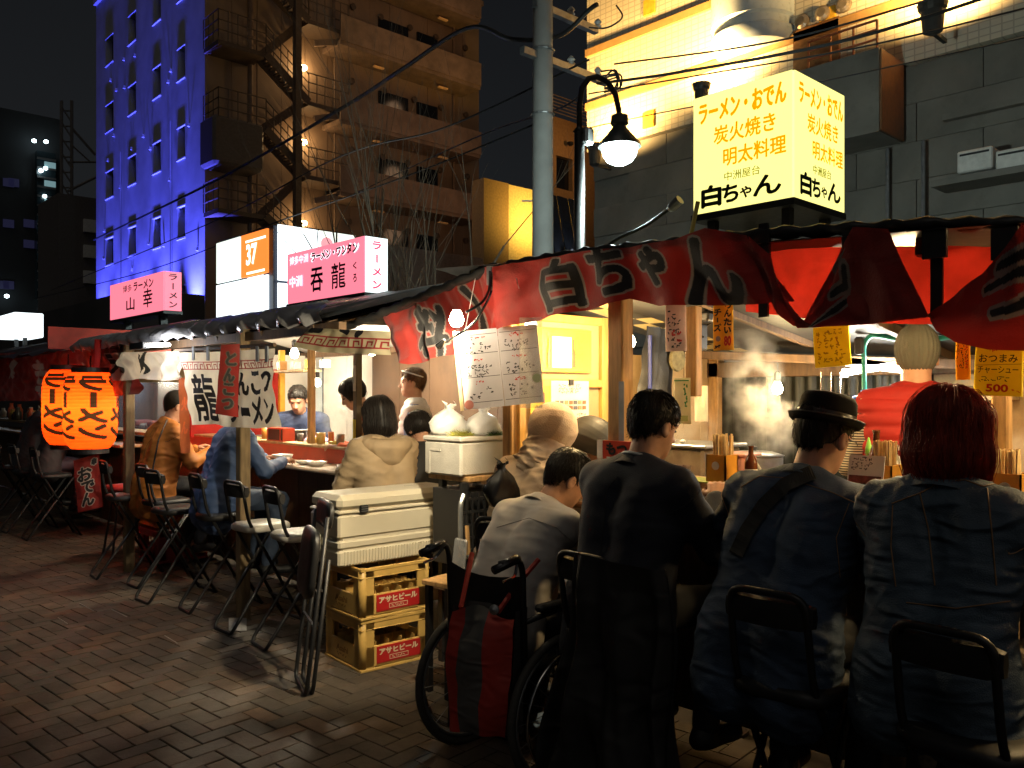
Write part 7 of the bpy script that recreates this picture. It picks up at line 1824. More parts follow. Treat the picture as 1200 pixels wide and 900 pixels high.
    # ---- body: one mesh (trunk and limbs, finer head and hands)
    parts = []
    b = Sdf(.03); torso(b, 0); arms(b, 0); legs(b, -.008)
    b.cone(N + R2 @ np.array((0, 0, -.05)), .06 * s, Hc + Rh @ np.array((-.02, 0, -.08 * s)), .054 * s)
    for sg in (-1, 1):
        an = J[sg][2]; b.cone(an, .04 * s, an + Rb @ np.array((.02, 0, -.05)), .04 * s).cone(an + Rb @ np.array((-.03, 0, -.055)), .033, an + Rb @ np.array((.14, sg * .02, -.065)), .028)
    parts.append(b.mesh(.02 if not hi else .016))
    hv = Sdf(.016); q = lambda x, y, z: Hc + Rh @ (np.array((x, y, z)) * s)
    hv.ell(q(-.012, 0, .03), np.array((.098, .077, .09)) * s, Rh).ell(q(.025, 0, -.042), np.array((.066, .058, .074)) * s, Rh, .03).cone(q(.058, -.008, -.094), .02 * s, q(.058, .008, -.094), .02 * s, .03)
    hv.cone(q(.082, 0, .012), .009 * s, q(.106, 0, -.028), .013 * s, .012).cone(q(.097, -.012, -.032), .008 * s, q(.097, .012, -.032), .008 * s, .01)
    hv.cone(q(.078, -.034, .024), .011 * s, q(.078, .034, .024), .011 * s, .02).cone(q(.082, -.016, -.062), .008 * s, q(.082, .016, -.062), .008 * s, .012)
    hv.cone(q(-.02, 0, -.05), .055 * s, N + R2 @ np.array((0, 0, -.03)), .060 * s, .03)
    for sg in (-1, 1):
        hv.ell(q(-.008, sg * .079, -.012), np.array((.02, .011, .033)) * s, Rh @ np.array(Matrix.Rotation(R(sg * 18), 3, 'Z')), .006)
        hv.ell(q(.092, sg * .033, .004), np.array((.014, .017, .011)) * s, Rh, .012, -1)
        hv.ell(q(-.002, sg * .092, -.010), np.array((.010, .008, .018)) * s, Rh, .008, -1)
    parts.append(hv.mesh(.0055 if hi else .0075))
    for sg in (-1, 1):
        E, Hn = A[sg]; u = Hn - E; u /= np.linalg.norm(u); dn = np.array((0, 0, -1.0)); sd = np.cross(u, dn); sd /= max(1e-6, np.linalg.norm(sd)); pal = np.cross(sd, u); pal = pal if pal[2] < 0 else -pal
        hs = Sdf(.008); k0 = Hn
        hs.cone(Hn - u * .05, .028 * s, Hn, .026 * s).cone(Hn + u * .03 + sd * .02, .018, Hn + u * .075 + sd * .026, .012).cone(Hn + u * .03 - sd * .02, .018, Hn + u * .075 - sd * .026, .012).cone(Hn + u * .02, .02, Hn + u * .08, .014)
        for i, (o_, ln) in enumerate(((-.030, .060), (-.010, .072), (.010, .068), (.029, .052))):
            a0 = Hn + u * .078 + sd * o_; a1 = a0 + (u * .85 + pal * .5) * ln * .5; a2 = a1 + (u * .45 + pal * .9) * ln * .4; hs.chain([(a0, .0098), (a1, .0088), (a2, .0072)], .004)
        th = -sg * np.sign(np.dot(sd, Rb @ np.array((0, 1.0, 0)))) if abs(np.dot(sd, Rb @ np.array((0, 1.0, 0)))) > 1e-3 else 1
        a0 = Hn + u * .025 + sd * th * .026; a1 = a0 + (u * .6 + sd * th * .6 + pal * .35) * .042; a2 = a1 + (u * .85 + pal * .4) * .032; hs.chain([(a0, .013), (a1, .0105), (a2, .0085)], .006)
        parts.append(hs.mesh(.005))
    V = np.concatenate([p[0] for p in parts]); o_ = np.cumsum([0] + [len(p[0]) for p in parts]); Q = np.concatenate([p[1] + k for p, k in zip(parts, o_)])
    obj('body', np_mesh('body', V, Q, skin), t)
    # ---- face details
    for sg in (-1, 1):
        MB().lathe([(0, -.006), (.009, -.003), (.010, 0), (.009, .003), (0, .006)], q(.079, sg * .032, .003), 10, Matrix(Rh.tolist()).to_4x4() @ Matrix.Rotation(R(90), 4, 'X') @ Matrix.Scale(.5, 4, (0, 1, 0))).build('eye', mat('dark eye', (.015, .010, .008), .2, var=0), t, smooth=True)
        MB().tube([q(.086, sg * .018, .026), q(.084, sg * .034, .031), q(.074, sg * .05, .026)], [.003, .004, .002], 5).build('eyebrow', H_BLK, t)
    MB().tube([q(.090, -.017, -.063), q(.0925, 0, -.0625), q(.090, .017, -.063)], .003, 5).build('mouth', mat('lip', (.32, .10, .08), .5), t)
    # ---- clothing
    if bottom:
        lg = Sdf(.03); legs(lg, .010); V, Q = lg.mesh(.013 if hi else .018); V = folds(relax(V, Q), Q, (0, 0, 1), fold, 45, 3); obj('trousers', np_mesh('trousers', V, Q, bottom), t)
        for sg in (-1, 1):
            an = J[sg][2]; sh = Sdf(.02); sh.cone(an + Rb @ np.array((0, 0, -.01)), .048 * s, an + Rb @ np.array((-.01, 0, -.045)), .046 * s).cone(an + Rb @ np.array((-.035, 0, -.05)), .042, an + Rb @ np.array((.15, sg * .02, -.058)), .036)
            V, Q = sh.mesh(.012, [((0, 0, an[2] - .085), (0, 0, -1))]); obj('shoe', np_mesh('shoe', V, Q, shoes or M_BLACKP), t)
    if top:
        e = .018; jk = Sdf(.035); torso(jk, e, hem); 
        if vest is None: arms(jk, e * .8)
        if collar: jk.cone(N + R2 @ np.array((-.03, -.035, .0)), .045, N + R2 @ np.array((-.03, .035, .0)), .045, .03); 
        V, Q = jk.mesh(.0095 if hi else .014); V = relax(V, Q, 1); V = folds(V, Q, R1[:, 2], fold, freq, int(abs(loc[1]) * 10) + 1)
        if vest is not None:
            N_ = vnormals(V, Q); zz = (V - P) @ R1[:, 2]; V = V + N_ * (.014 * np.abs(np.sin(zz * PI / .062)) ** .5)[:, None]
            sl = Sdf(.03); arms(sl, .012); torso(sl, .008); V2, Q2 = sl.mesh(.012); obj('shirt', np_mesh('shirt', folds(V2, Q2, (0, 0, 1), .003, 60, 5), Q2, vest), t)
        T['top'] = obj('jacket', np_mesh('jacket', V, Q, top), t)
    if top and hi:      # armhole and centre back seams laid on the garment
        me = T['top'].data; bv = BVHTree.FromPolygons([v.co for v in me.vertices], [tuple(p.vertices) for p in me.polygons]); N_ = [p.normal for p in me.polygons]
        th_ = thread or mat('dark thread', (.01, .01, .012), .8, var=0)
        def snap(p):
            r_ = bv.find_nearest(Vector(p)); return r_[0] + r_[1] * .001
        for sg in (-1, 1):
            u = A[sg][0] - S[sg]; u = u / np.linalg.norm(u); v1 = np.cross(u, R2[:, 0]); v1 /= np.linalg.norm(v1); v2 = np.cross(u, v1); c_ = S[sg] + u * .035 - R2[:, 1] * sg * .005
            if vest is None: MB().tube([snap(c_ + (v1 * math.cos(a) + v2 * math.sin(a)) * .082) for a in [i * 2 * PI / 30 for i in range(30)]], .0016, 5, closed=True).build('armhole_seam', th_, t)
        if vest is None and thread is None and lean < 16: MB().tube([snap((P if k < 5 else C) + (R1 if k < 5 else R2) @ np.array((-.22, 0, (k * .056 - .04) if k < 5 else (k - 5) * .045))) for k in range(10)], .0014, 5).build('back_seam', th_, t)
    if collar:
        cm = MB(); rows = []
        for i in range(15):
            a = R(-125 + 250 * i / 14) + PI; c_, s_ = math.cos(a), math.sin(a); rows.append([N + R2 @ np.array((-.005 + .062 * c_, .066 * s_, -.04 - .01 * c_)), N + R2 @ np.array((-.010 + .061 * c_, .064 * s_, collar - .012 * c_)), N + R2 @ np.array((-.010 + .070 * c_, .074 * s_, collar - .006 - .012 * c_)), N + R2 @ np.array((-.012 + .092 * c_, .104 * s_, -.03 - .03 * c_))])
        cm.sheet([[Vector(p) for p in r_] for r_ in rows]).build('collar', top, t, smooth=True)
    # ---- hair
    if style in ('short', 'bob', 'long', 'tail'):
        hr = Sdf(.02); g_ = .012 if style == 'short' else .02
        hr.ell(q(-.014, 0, .042 if style == 'short' else .032), np.array((.096 + g_, .074 + g_, .086 + g_) if style == 'short' else (.098 + g_, .077 + g_, .09 + g_)) * s, Rh); pl = []
        n_ = Rh @ np.array((.60, 0, -.80)); pl.append((q(.004 if style == 'short' else .03, 0, .004), n_))
        if style == 'short': hr.ell(q(-.056, 0, -.012), np.array((.048, .060, .072)) * s, Rh, .03)
        V, Q = hr.mesh(.006, pl if style == 'short' else [(q(.062, 0, 0), Rh @ np.array((.93, 0, -.36)))], jag=.004)
        if style in ('bob', 'long', 'tail'):
            h2 = Sdf(.03); ln = .155 if style == 'bob' else .24
            h2.ell(q(-.014, 0, .032), np.array((.116, .098, .108)) * s, Rh)
            if style != 'tail':
                for sg in (-1, 1): h2.chain([(q(-.02, sg * .052, .03), .052 * s), (q(-.02, sg * .062, -.07), .048 * s), (Hc + np.array((0, 0, (-.125 if style == 'bob' else -.165) * s)) + Rb @ np.array((-.03, sg * .068, 0)), .038 * s)], .04)
                h2.chain([(q(-.06, 0, .03), .07 * s), (q(-.065, 0, -.08), .068 * s), (Hc + np.array((0, 0, -ln * s)) + Rb @ np.array((-.07, 0, 0)), .05 * s)], .05)
            V, Q = h2.mesh(.007, [(q(.058, 0, 0), Rh @ np.array((.95, 0, -.30)))])
        V = folds(relax(V, Q, 1), Q, Rh[:, 1], .0018 if style != 'short' else .0015, 150, 9)
        hm = np_mesh('hair', V, Q, hair); T['hair'] = obj('hair', hm, t)
        if strand:
            if style == 'short': strands(hm, hair, strand * 3, .024, 3, q(-.03, 0, .12), 3, t, lift=.0012, r=.0011)
            else: strands(hm, hair, strand * 2, .22, 12, q(-.01, 0, .14), 3, t, stick=True, r=.0011, zmin=Hc[2] - (.20 if style == 'bob' else .27) * s)
    T.update(t=t, N=N, P=P, C=C, Hc=Hc, Rh=Rh, R1=R1, R2=R2, q=q, A=A, S=S, Rb=Rb)
    return T
def hit(T, px, py, off=.002, key='top'):
    """where the camera ray through a photo pixel meets a garment"""
    if key + '_bv' not in T:
        me = T[key].data; T[key + '_bv'] = BVHTree.FromPolygons([v.co for v in me.vertices], [tuple(p.vertices) for p in me.polygons])
    d = Vector(ray(px, py)).normalized(); r_ = T[key + '_bv'].ray_cast(Vector((0, 0, CAM_H)), d)
    return None if r_[0] is None else r_[0] - d * off
def seam(T, pts, m, r=.0016, name='seam', n=18):
    P = []
    for (a, b) in zip(pts, pts[1:]):
        for k in range(n): P.append(hit(T, a[0] + (b[0] - a[0]) * k / n, a[1] + (b[1] - a[1]) * k / n))
    P = [p for p in P if p is not None]; Q = [P[0]] if P else []
    for p in P[1:]:
        if (p - Q[-1]).length < .08: Q.append(p)
    if len(Q) > 2: MB().tube(Q, r, 5).build(name, m, T['t'])
def tape(T, pts, width, m, name='strap', n=14, off=.006):
    L, Rr = [], []
    for (a, b) in zip(pts, pts[1:]):
        d = Vector((b[0] - a[0], b[1] - a[1])).normalized(); nx, ny = -d.y * width / 2, d.x * width / 2
        for k in range(n + (1 if (a, b) == (pts[-2], pts[-1]) else 0)):
            x, y = a[0] + (b[0] - a[0]) * k / n, a[1] + (b[1] - a[1]) * k / n; p, q = hit(T, x + nx, y + ny, off), hit(T, x - nx, y - ny, off)
            if p is not None and q is not None and (p - q).length < .12: L.append(p); Rr.append(q)
    if len(L) > 3:
        up = [Vector((-.006, -.004, .002))] * len(L)
        MB().sheet([[a, a + u, b + u, b] for a, b, u in zip(L, Rr, up)]).build(name, m, T['t'])
m_thr = mat('orange topstitch', (.30, .17, .08), .7, var=0)
m_den = mat('dark blue denim', (.040, .066, .115), .75, var=.3, scale=9, bump=.35, bscale=260, wrinkle=.8, wscale=8)
m_den2 = mat('washed denim', (.07, .105, .145), .58, var=.32, scale=7, bump=.35, bscale=260, wrinkle=1.0, wscale=7, wst=(1, 1, 3.0))

m_navy = mat('navy suit wool', (.015, .017, .027), .8, var=.15, scale=20, bump=.2, bscale=300, wrinkle=.4, wscale=5)
m_tr = mat('black trousers', (.012, .012, .014), .8, var=.2)
m_jean = mat('blue jeans', (.035, .055, .10), .8, var=.25)
# red-haired woman, denim jacket
W_ = person('red-haired customer in a washed denim jacket at the right end of the counter', (2.40, .87), 2, .79, 9, 0, (4, 4, 0), .97, hair=H_RED, style='bob', top=m_den2, bottom=mat('brown tweed skirt', (.16, .12, .075), .8, var=.4, scale=90), hi=True, hands={1: (.42, .15, 1.09), -1: (.42, -.15, 1.09)}, collar=.035, fold=.006, shw=.168, strand=1700, skin=m_skinl, hem=.12, freq=52, thread=m_thr, fat=.94)
for pts in ([(1045, 590), (1080, 577), (1100, 566), (1130, 562), (1152, 570), (1172, 565), (1188, 562)], [(1078, 578), (1088, 620), (1096, 690)], [(1157, 572), (1162, 620), (1168, 690)], [(1046, 592), (1044, 640), (1050, 690)]): seam(W_, pts, m_thr, .0018)
seam(W_, [(1062, 706), (1120, 713), (1188, 704)], m_thr, .0016)
# man in hat and denim shirt
Hm = person('customer in a black hat and dark denim shirt with a shoulder strap', (2.42, 1.38), -2, .765, 23, 2, (4, -8, 3), 1.02, top=m_den, bottom=m_tr, hi=True, hands={1: (.44, .22, 1.10), -1: (.45, -.10, 1.10)}, collar=.03, fold=.006, freq=50, shw=.20, fat=1.06, strand=260, hem=.14, elbow=1.0, thread=m_thr)
tape(Hm, [(985, 551), (955, 552), (920, 568), (895, 592), (875, 622), (862, 650)], 17, mat('dark webbing', (.02, .018, .016), .8), 'shoulder_strap')
for pts in ([(868, 571), (890, 558), (920, 560)], [(940, 566), (975, 577), (1004, 590), (1020, 600), (1035, 588)], [(1003, 590), (1012, 615), (1010, 650)], [(995, 590), (980, 630), (985, 680)]): seam(Hm, pts, m_thr, .0015)
def put_hat(T):
    M_ = Matrix(T['Rh'].tolist()).to_4x4() @ Matrix.Rotation(R(-6), 4, 'Y'); c = T['q'](-.012, 0, .062)
    felt = mat('black felt', (.012, .011, .010), .9, var=.2, spec=.2)
    MB().lathe([(.098, -.02), (.099, .02), (.095, .058), (.084, .075), (.06, .082), (.04, .074), (0, .07)], c, 32, M_, sx=1.06, sy=.90).build('hat', felt, T['t'], smooth=True)
    hat = [k for k in children(T['t']) if k.name.startswith('hat')][0]
    MB().lathe([(.095, -.022), (.110, -.026), (.120, -.018), (.126, -.002), (.123, .001), (.117, -.014), (.108, -.020), (.095, -.016)], c, 36, M_, sx=1.04, sy=.94).build('brim', felt, hat, smooth=True)
    MB().lathe([(.0995, -.018), (.1005, -.016), (.1005, .014), (.0995, .016)], c, 32, M_, sx=1.06, sy=.90).build('hat_band', mat('satin band', (.02, .018, .016), .3), hat, smooth=True)
    MB().tube([Vector(c) + M_ @ Vector((.126 * math.cos(a) * 1.04, .126 * math.sin(a) * .94, -.001)) for a in [i * 2 * PI / 40 for i in range(40)]], .0025, 5, closed=True).build('brim_edge', mat('grey binding', (.09, .085, .07), .6), hat)
put_hat(Hm)
for sg in (-1, 1): MB().tube([Hm['q'](-.01, sg * .083, .0), Hm['q'](.06, sg * .078, .006), Hm['q'](.098, sg * .06, .004)], .002, 5).build('spectacle_arm', M_BLACKP, Hm['t'])
# man in dark suit
Sm = person('customer in a dark navy suit with a white collar, beside the timber post', (2.44, 2.00), -4, .765, 12, 0, (10, -6, 0), 1.0, top=m_navy, bottom=m_tr, hi=True, hands={1: (.40, .18, 1.09), -1: (.40, -.13, 1.13)}, collar=.02, fold=.0015, shw=.195, fat=1.06, strand=900, hem=.18, freq=22)
MB().tube([Sm['N'] + Sm['R2'] @ np.array((-.012 + .062 * math.cos(a), .066 * math.sin(a), .026 - .012 * math.cos(a))) for a in [R(60 + 240 * i / 16) for i in range(17)]], .007, 6).build('shirt_collar', M_WHITEP, Sm['t'])
# man in pale shirt, in the wheelchair
m_pshirt = mat('pale grey shirt', (.52, .48, .44), .75, var=.08, scale=10, wrinkle=.7, wscale=5)
Gm = person('man in a pale grey shirt leaning forward in the wheelchair', (2.40, 2.63), -4, .59, 31, 0, (14, -22, 0), 1.0, top=m_pshirt, bottom=m_tr, hi=True, hands={1: (.42, .18, .98), -1: (.50, -.06, 1.02)}, collar=.03, fold=.005, fat=1.05, strand=900, hem=.05, foot=.14, freq=26)
for pts in ([(582, 618), (620, 607), (652, 618), (676, 640)],): seam(Gm, pts, mat('grey thread', (.3, .28, .26), .8), .0012)
# beige hood customer and the bowed customer in black
m_beige = mat('beige parka', (.46, .34, .23), .7, var=.15, scale=8, wrinkle=.7, wscale=6)
Bm = person('customer in a beige knitted hat and parka at the left end of the counter', (2.76, 2.90), 5, .75, 22, 0, (6, -15, 0), .96, hair=H_BRN, style='tail', top=m_beige, bottom=m_tr, hi=False, hands={1: (.36, .18, 1.05), -1: (.38, -.14, 1.05)}, collar=.05, fold=.010, skin=m_skinl, fat=1.1, hem=.14)
def beanie(T, m, rib=0, dz=.035, r=(.118, .098, .112), cut=.018):
    h = Sdf(.02); q = T['q']; h.ell(q(-.012, 0, dz), np.array(r), T['Rh']); V, Q = h.mesh(.006, [(q(0, 0, cut), T['Rh'] @ np.array((.25, 0, -.97)))])
    L = (V - q(-.012, 0, dz)) @ T['Rh']; an = np.arctan2(L[:, 1], L[:, 0])
    if rib: V = V + vnormals(V, Q) * (.007 * np.abs(np.sin(an * rib)) ** .7)[:, None]
    else: V = folds(V, Q, T['Rh'][:, 2], .006, 30, 4)
    obj('knitted_hat', np_mesh('knitted_hat', V, Q, m), T['t'])
hn = Sdf(.05); hn.cone(Bm['q'](-.03, 0, -.05), .10, Bm['N'] + Bm['R2'] @ np.array((-.02, 0, -.03)), .095); hn.cone(Bm['N'] + Bm['R2'] @ np.array((-.03, -.07, -.03)), .07, Bm['N'] + Bm['R2'] @ np.array((-.03, .07, -.03)), .07)
V, Q = hn.mesh(.009); obj('scarf', np_mesh('scarf', folds(V, Q, (0, 0, 1), .014, 55, 6), Q, m_beige), Bm['t'])
beanie(Bm, mat('beige knit', (.50, .38, .27), .85, var=.1, bump=.3, bscale=150), 0, .02, (.132, .116, .132), -.085)
Cm = person('bowed customer in a black hooded jacket and checked scarf', (3.05, 3.09), -30, .72, 27, 0, (16, -10, 0), .95, top=mat('black parka', (.016, .015, .014), .55, var=.2, bump=.2), bottom=m_tr, hands={1: (.36, .16, 1.0), -1: (.36, -.14, 1.0)}, collar=.03, fold=.008, fat=1.08)
beanie(Cm, mat('black hood', (.016, .015, .014), .6), 0, .02, (.135, .118, .128), -.05)
def check2():
    m = bpy.data.materials.new('checked scarf'); m.use_nodes = True; n = m.node_tree.nodes; L = m.node_tree.links
    tc = n.new('ShaderNodeTexCoord'); ck_ = n.new('ShaderNodeTexChecker'); ck_.inputs['Scale'].default_value = 42; ck_.inputs['Color1'].default_value = (.6, .52, .38, 1); ck_.inputs['Color2'].default_value = (.02, .02, .02, 1)
    L.new(tc.outputs['Object'], ck_.inputs[0]); L.new(ck_.outputs[0], n['Principled BSDF'].inputs['Base Color']); n['Principled BSDF'].inputs['Roughness'].default_value = .9
    return m
sc_ = Sdf(.03); N_ = Cm['N']
for i in range(9):
    a, b = [R(-150 + 300 * k / 9) for k in (i, i + 1)]; sc_.cone(N_ + Cm['R2'] @ np.array((.02 + .085 * math.cos(a), .095 * math.sin(a), .02)), .034, N_ + Cm['R2'] @ np.array((.02 + .085 * math.cos(b), .095 * math.sin(b), .02)), .034)
sc_.cone(N_ + Cm['R2'] @ np.array((.0, -.12, .02)), .04, N_ + Cm['R2'] @ np.array((-.02, -.16, -.14)), .045)
V, Q = sc_.mesh(.01); obj('scarf', np_mesh('scarf', folds(V, Q, (0, 0, 1), .006, 40, 2), Q, check2()), Cm['t'])
# cook in red quilted vest
def stripe_mat():
    m = bpy.data.materials.new('striped jersey'); m.use_nodes = True; n = m.node_tree.nodes; L = m.node_tree.links
    tc = n.new('ShaderNodeTexCoord'); wv = n.new('ShaderNodeTexWave'); wv.wave_type = 'BANDS'; wv.bands_direction = 'Z'; wv.inputs['Scale'].default_value = 26; wv.inputs['Distortion'].default_value = .6
    cr = n.new('ShaderNodeValToRGB'); cr.color_ramp.elements[0].position = .45; cr.color_ramp.elements[1].position = .55; cr.color_ramp.elements[0].color = (.62, .56, .44, 1); cr.color_ramp.elements[1].color = (.05, .04, .035, 1)
    L.new(tc.outputs['Object'], wv.inputs[0]); L.new(wv.outputs[0], cr.inputs[0]); L.new(cr.outputs[0], n['Principled BSDF'].inputs['Base Color']); n['Principled BSDF'].inputs['Roughness'].default_value = .9
    return m
Km = person('cook in a red quilted vest and grey ribbed hat, seen from behind', (3.92, 1.50), 22, 1.02, 4, 0, (2, 0, 0), 1.03, stand=True, top=mat('red quilted nylon', (.36, .02, .015), .7, var=.08, spec=.3), vest=stripe_mat(), bottom=m_jean, hi=True, hands={1: (.34, .22, 1.22), -1: (.36, -.15, 1.2)}, fold=.003, style='none', hem=.05, base=.12, fat=.96, shw=.185)
beanie(Km, mat('grey ribbed knit', (.105, .10, .075), .95, var=.12, bump=.4, bscale=200), 13, .030, (.108, .09, .118), -.07)
# ---- second stall
Bl = person('customer in a blue shirt bent over the second stall counter', (2.66, 6.02), -8, .775, 19, 0, (10, 0, 0), 1.02, top=mat('blue work shirt', (.045, .085, .20), .7, var=.12, scale=6, wrinkle=.8, wscale=5), bottom=m_jean, hi=True, hands={1: (.42, .2, 1.03), -1: (.42, -.2, 1.03)}, collar=.03, fold=.010, hem=.12, freq=24, elbow=1.2, shw=.20, fat=1.08)
Og = person('customer in an orange and olive jacket behind the blue shirt', (2.64, 7.2), 0, .775, 13, 0, (6, -10, 0), 1.0, top=mat('ochre work jacket', (.42, .14, .018), .7, var=.3, scale=5, wrinkle=.8, wscale=5), bottom=m_tr, hi=True, hands={1: (.42, .18, 1.05), -1: (.42, -.16, 1.05)}, collar=.045, fold=.009, hem=.16, fat=1.12, freq=26)
seam(Og, [(196, 492), (186, 515), (180, 545), (178, 570)], M_BLACKP, .008, 'sling_strap')
Hw = person('long-haired customer in a beige hooded coat, seen from behind', (3.10, 4.48), 84, .76, 8, 0, (8, 0, 0), .96, style='long', top=mat('khaki coat', (.34, .25, .15), .75, var=.18, scale=7, wrinkle=.7, wscale=5), bottom=m_tr, hi=False, hands={1: (.34, .15, 1.03), -1: (.34, -.14, 1.03)}, fold=.010, hem=.2, strand=500, fat=1.05)
hd_ = Sdf(.03); N_, R_ = Hw['N'], Hw['R2']
for i in range(8):
    a, b = [R(110 + 140 * k / 8) for k in (i, i + 1)]; hd_.cone(N_ + R_ @ np.array((-.02 + .11 * math.cos(a), .15 * math.sin(a), -.02 + .05 * math.cos(a))), .042, N_ + R_ @ np.array((-.02 + .11 * math.cos(b), .15 * math.sin(b), -.02 + .05 * math.cos(b))), .042)
hd_.ell(N_ + R_ @ np.array((-.09, 0, -.10)), (.06, .12, .09), R_)
V, Q = hd_.mesh(.011); obj('hood', np_mesh('hood', folds(V, Q, (0, 1, 0), .008, 30, 8), Q, mat('khaki coat', (.34, .25, .15))), Hw['t'])
person('dark-haired customer bowed beside the beige hooded coat', (3.50, 4.50), 70, .74, 26, 0, (10, 20, 0), .92, style='tail', top=mat('black jumper', (.015, .015, .016), .8), bottom=m_tr, hands={1: (.34, .15, 1.0), -1: (.34, -.14, 1.0)}, strand=300)
person('woman in an orange sweater standing inside the second stall', (3.80, 5.62), 150, .93, 12, 0, (22, 0, 0), .95, stand=True, style='tail', skin=m_skinl, top=mat('orange knit', (.60, .10, .02), .85, var=.1), bottom=m_jean, hands={1: (.3, .12, 1.12), -1: (.3, -.1, 1.12)}, collar=.02, base=.0, strand=300)
Ym_ = person('young cook with a hair band and open blue shirt looking left', (4.28, 5.72), 140, .95, 3, 0, (-2, 4, 0), 1.0, stand=True, hair=H_BRN, skin=m_skinl, top=mat('white tee', (.70, .68, .66), .8), vest=mat('blue overshirt', (.16, .20, .34), .8), bottom=m_jean, hands={1: (.28, .12, 1.12), -1: (.3, -.1, 1.12)}, strand=400, fold=.002)
MB().tube([Ym_['q'](.10 * math.cos(a) - .01, .092 * math.sin(a), .075 + .03 * math.cos(a)) for a in [i * 2 * PI / 24 for i in range(24)]], .006, 6, closed=True).build('hair_band', M_WHITEP, Ym_['t'])
person('cook in a navy jacket leaning over the second stall counter', (4.05, 7.25), 232, .86, 20, 0, (14, -6, 0), 1.0, stand=True, top=mat('navy work jacket', (.025, .04, .095), .7), bottom=m_tr, hands={1: (.36, .15, 1.12), -1: (.36, -.12, 1.12)}, collar=.04, hi=True, strand=500)
# ---- third stall
person('customer in a dark hooded jacket at the third stall, nearest the lanterns', (2.62, 10.35), 0, .77, 22, 0, (12, 0, 0), 1.0, top=mat('charcoal jacket', (.035, .033, .038), .8), bottom=mat('violet grey trousers', (.06, .045, .07), .8), hands={1: (.4, .16, 1.03), -1: (.4, -.16, 1.03)}, collar=.05)
person('customer in a dark jacket at the third stall, farther from the lanterns', (2.62, 11.25), 0, .77, 18, 0, (12, 0, 0), 1.0, top=mat('slate jacket', (.04, .045, .055), .8), bottom=m_tr, hands={1: (.4, .16, 1.03), -1: (.4, -.16, 1.03)}, collar=.04)
chair_at('folding chair under the beige hooded coat at the second stall end', 3.10, 4.36, 84)
# coat draped over the suited man's chair
ct = thing('draped_coat', 'black coat draped over the chair of the suited customer', 'coat', (2.15, 2.0, .1))
P_ = []
for i in range(73):
    u = i / 72; a = R(-95 + 190 * u); row = []
    for j in range(41):
        v = j / 40; z = .985 - .93 * v; wd = .165 + .13 * v + .03 * math.sin(v * 7 + u * 3)
        f2 = (.004 + .045 * v ** .8) * math.sin(u * 30 + 2.2 * math.sin(v * 3.1) + 1.1 * math.sin(u * 7)) + .016 * v * math.sin(u * 61 + v * 11) + .012 * math.sin(v * 17 + u * 8) * math.sin(PI * u)
        sh_ = .05 * math.sin(v * 2.6)
        row.append((2.19 - math.cos(a) * (.045 + .07 * v) - f2, 1.80 + math.sin(a) * wd * 1.12 - .03 * v + sh_, z + .03 * math.cos(u * 9 + v * 2) * v + (.015 * math.sin(u * 40) if j == 40 else 0)))
    P_.append(row)
m_coat = mat('black coat cloth', (.016, .015, .014), .7, wrinkle=.8, wscale=5)
MB().sheet(P_).build('cloth', m_coat, ct, smooth=True)
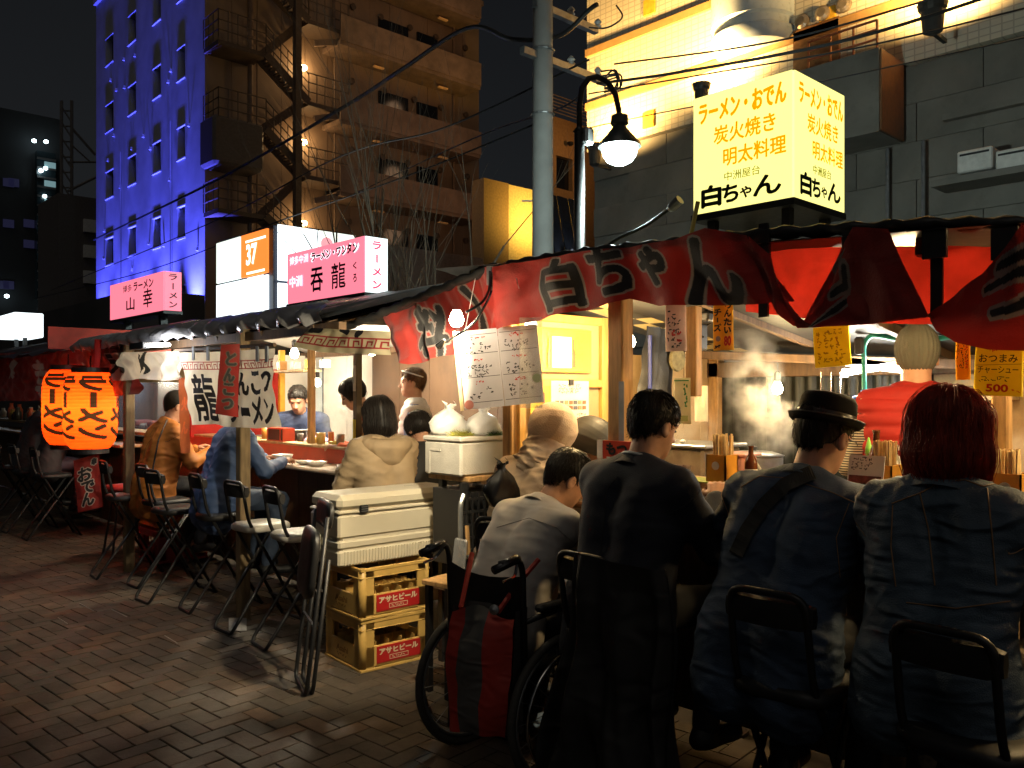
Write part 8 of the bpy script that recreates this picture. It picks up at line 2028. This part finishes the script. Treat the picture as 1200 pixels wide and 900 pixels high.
# ---------------------------------------------------------------- steam over the pots
def steam(label, c, size, dens, seed):
    t = MB().box(c, size).build('steam', None, label=label, cat='steam', kind='stuff')
    m = bpy.data.materials.new('steam volume'); m.use_nodes = True; n = m.node_tree.nodes; L = m.node_tree.links; n.clear()
    out = n.new('ShaderNodeOutputMaterial'); pv_ = n.new('ShaderNodeVolumePrincipled'); pv_.inputs['Color'].default_value = (.95, .93, .88, 1); pv_.inputs['Anisotropy'].default_value = .2
    ge = n.new('ShaderNodeNewGeometry'); sub_ = n.new('ShaderNodeVectorMath'); sub_.operation = 'SUBTRACT'; sub_.inputs[1].default_value = c; L.new(ge.outputs['Position'], sub_.inputs[0])
    mul = n.new('ShaderNodeVectorMath'); mul.operation = 'MULTIPLY'; mul.inputs[1].default_value = (2 / size[0], 2 / size[1], 2 / size[2]); L.new(sub_.outputs[0], mul.inputs[0])
    nw = n.new('ShaderNodeTexNoise'); nw.inputs['Scale'].default_value = 5; L.new(ge.outputs['Position'], nw.inputs['Vector'])
    ad = n.new('ShaderNodeVectorMath'); ad.operation = 'MULTIPLY_ADD'; L.new(nw.outputs['Color'], ad.inputs[0]); ad.inputs[1].default_value = (.9, .9, .3); ad.inputs[2].default_value = (-.45, -.45, -.15)
    a2 = n.new('ShaderNodeVectorMath'); a2.operation = 'ADD'; L.new(ad.outputs[0], a2.inputs[0]); L.new(mul.outputs[0], a2.inputs[1])
    ln = n.new('ShaderNodeVectorMath'); ln.operation = 'LENGTH'; L.new(a2.outputs[0], ln.inputs[0])
    fo = n.new('ShaderNodeMapRange'); fo.inputs[1].default_value = .05; fo.inputs[2].default_value = .9; fo.inputs[3].default_value = 1; fo.inputs[4].default_value = 0; L.new(ln.outputs['Value'], fo.inputs[0])
    no = n.new('ShaderNodeTexNoise'); no.inputs['Scale'].default_value = 9; no.inputs['Detail'].default_value = 3; L.new(ge.outputs['Position'], no.inputs['Vector'])
    mr = n.new('ShaderNodeMapRange'); mr.inputs[1].default_value = .42; mr.inputs[2].default_value = .68; L.new(no.outputs[0], mr.inputs[0])
    m1 = n.new('ShaderNodeMath'); m1.operation = 'MULTIPLY'; L.new(fo.outputs[0], m1.inputs[0]); L.new(mr.outputs[0], m1.inputs[1])
    m2 = n.new('ShaderNodeMath'); m2.operation = 'MULTIPLY'; m2.inputs[1].default_value = dens; L.new(m1.outputs[0], m2.inputs[0]); L.new(m2.outputs[0], pv_.inputs['Density']); L.new(pv_.outputs[0], out.inputs['Volume'])
    t.data.materials.append(m)
steam('tall wisp of steam rising in front of the corrugated wall', tuple(onX(882, 445, 4.2)), (.40, .40, .85), 10, 1)
steam('low puff of steam beside the bulb above the white pot', tuple(onX(908, 505, 4.25)), (.42, .45, .42), 11, 2)
steam('steam over the food case behind the suited customer', tuple(onX(808, 505, 3.75)), (.4, .5, .5), 5, 3)
steam('thick steam beside the corner post of the second stall', tuple(onX(398, 480, 4.2)), (.6, .6, .9), 6, 4)
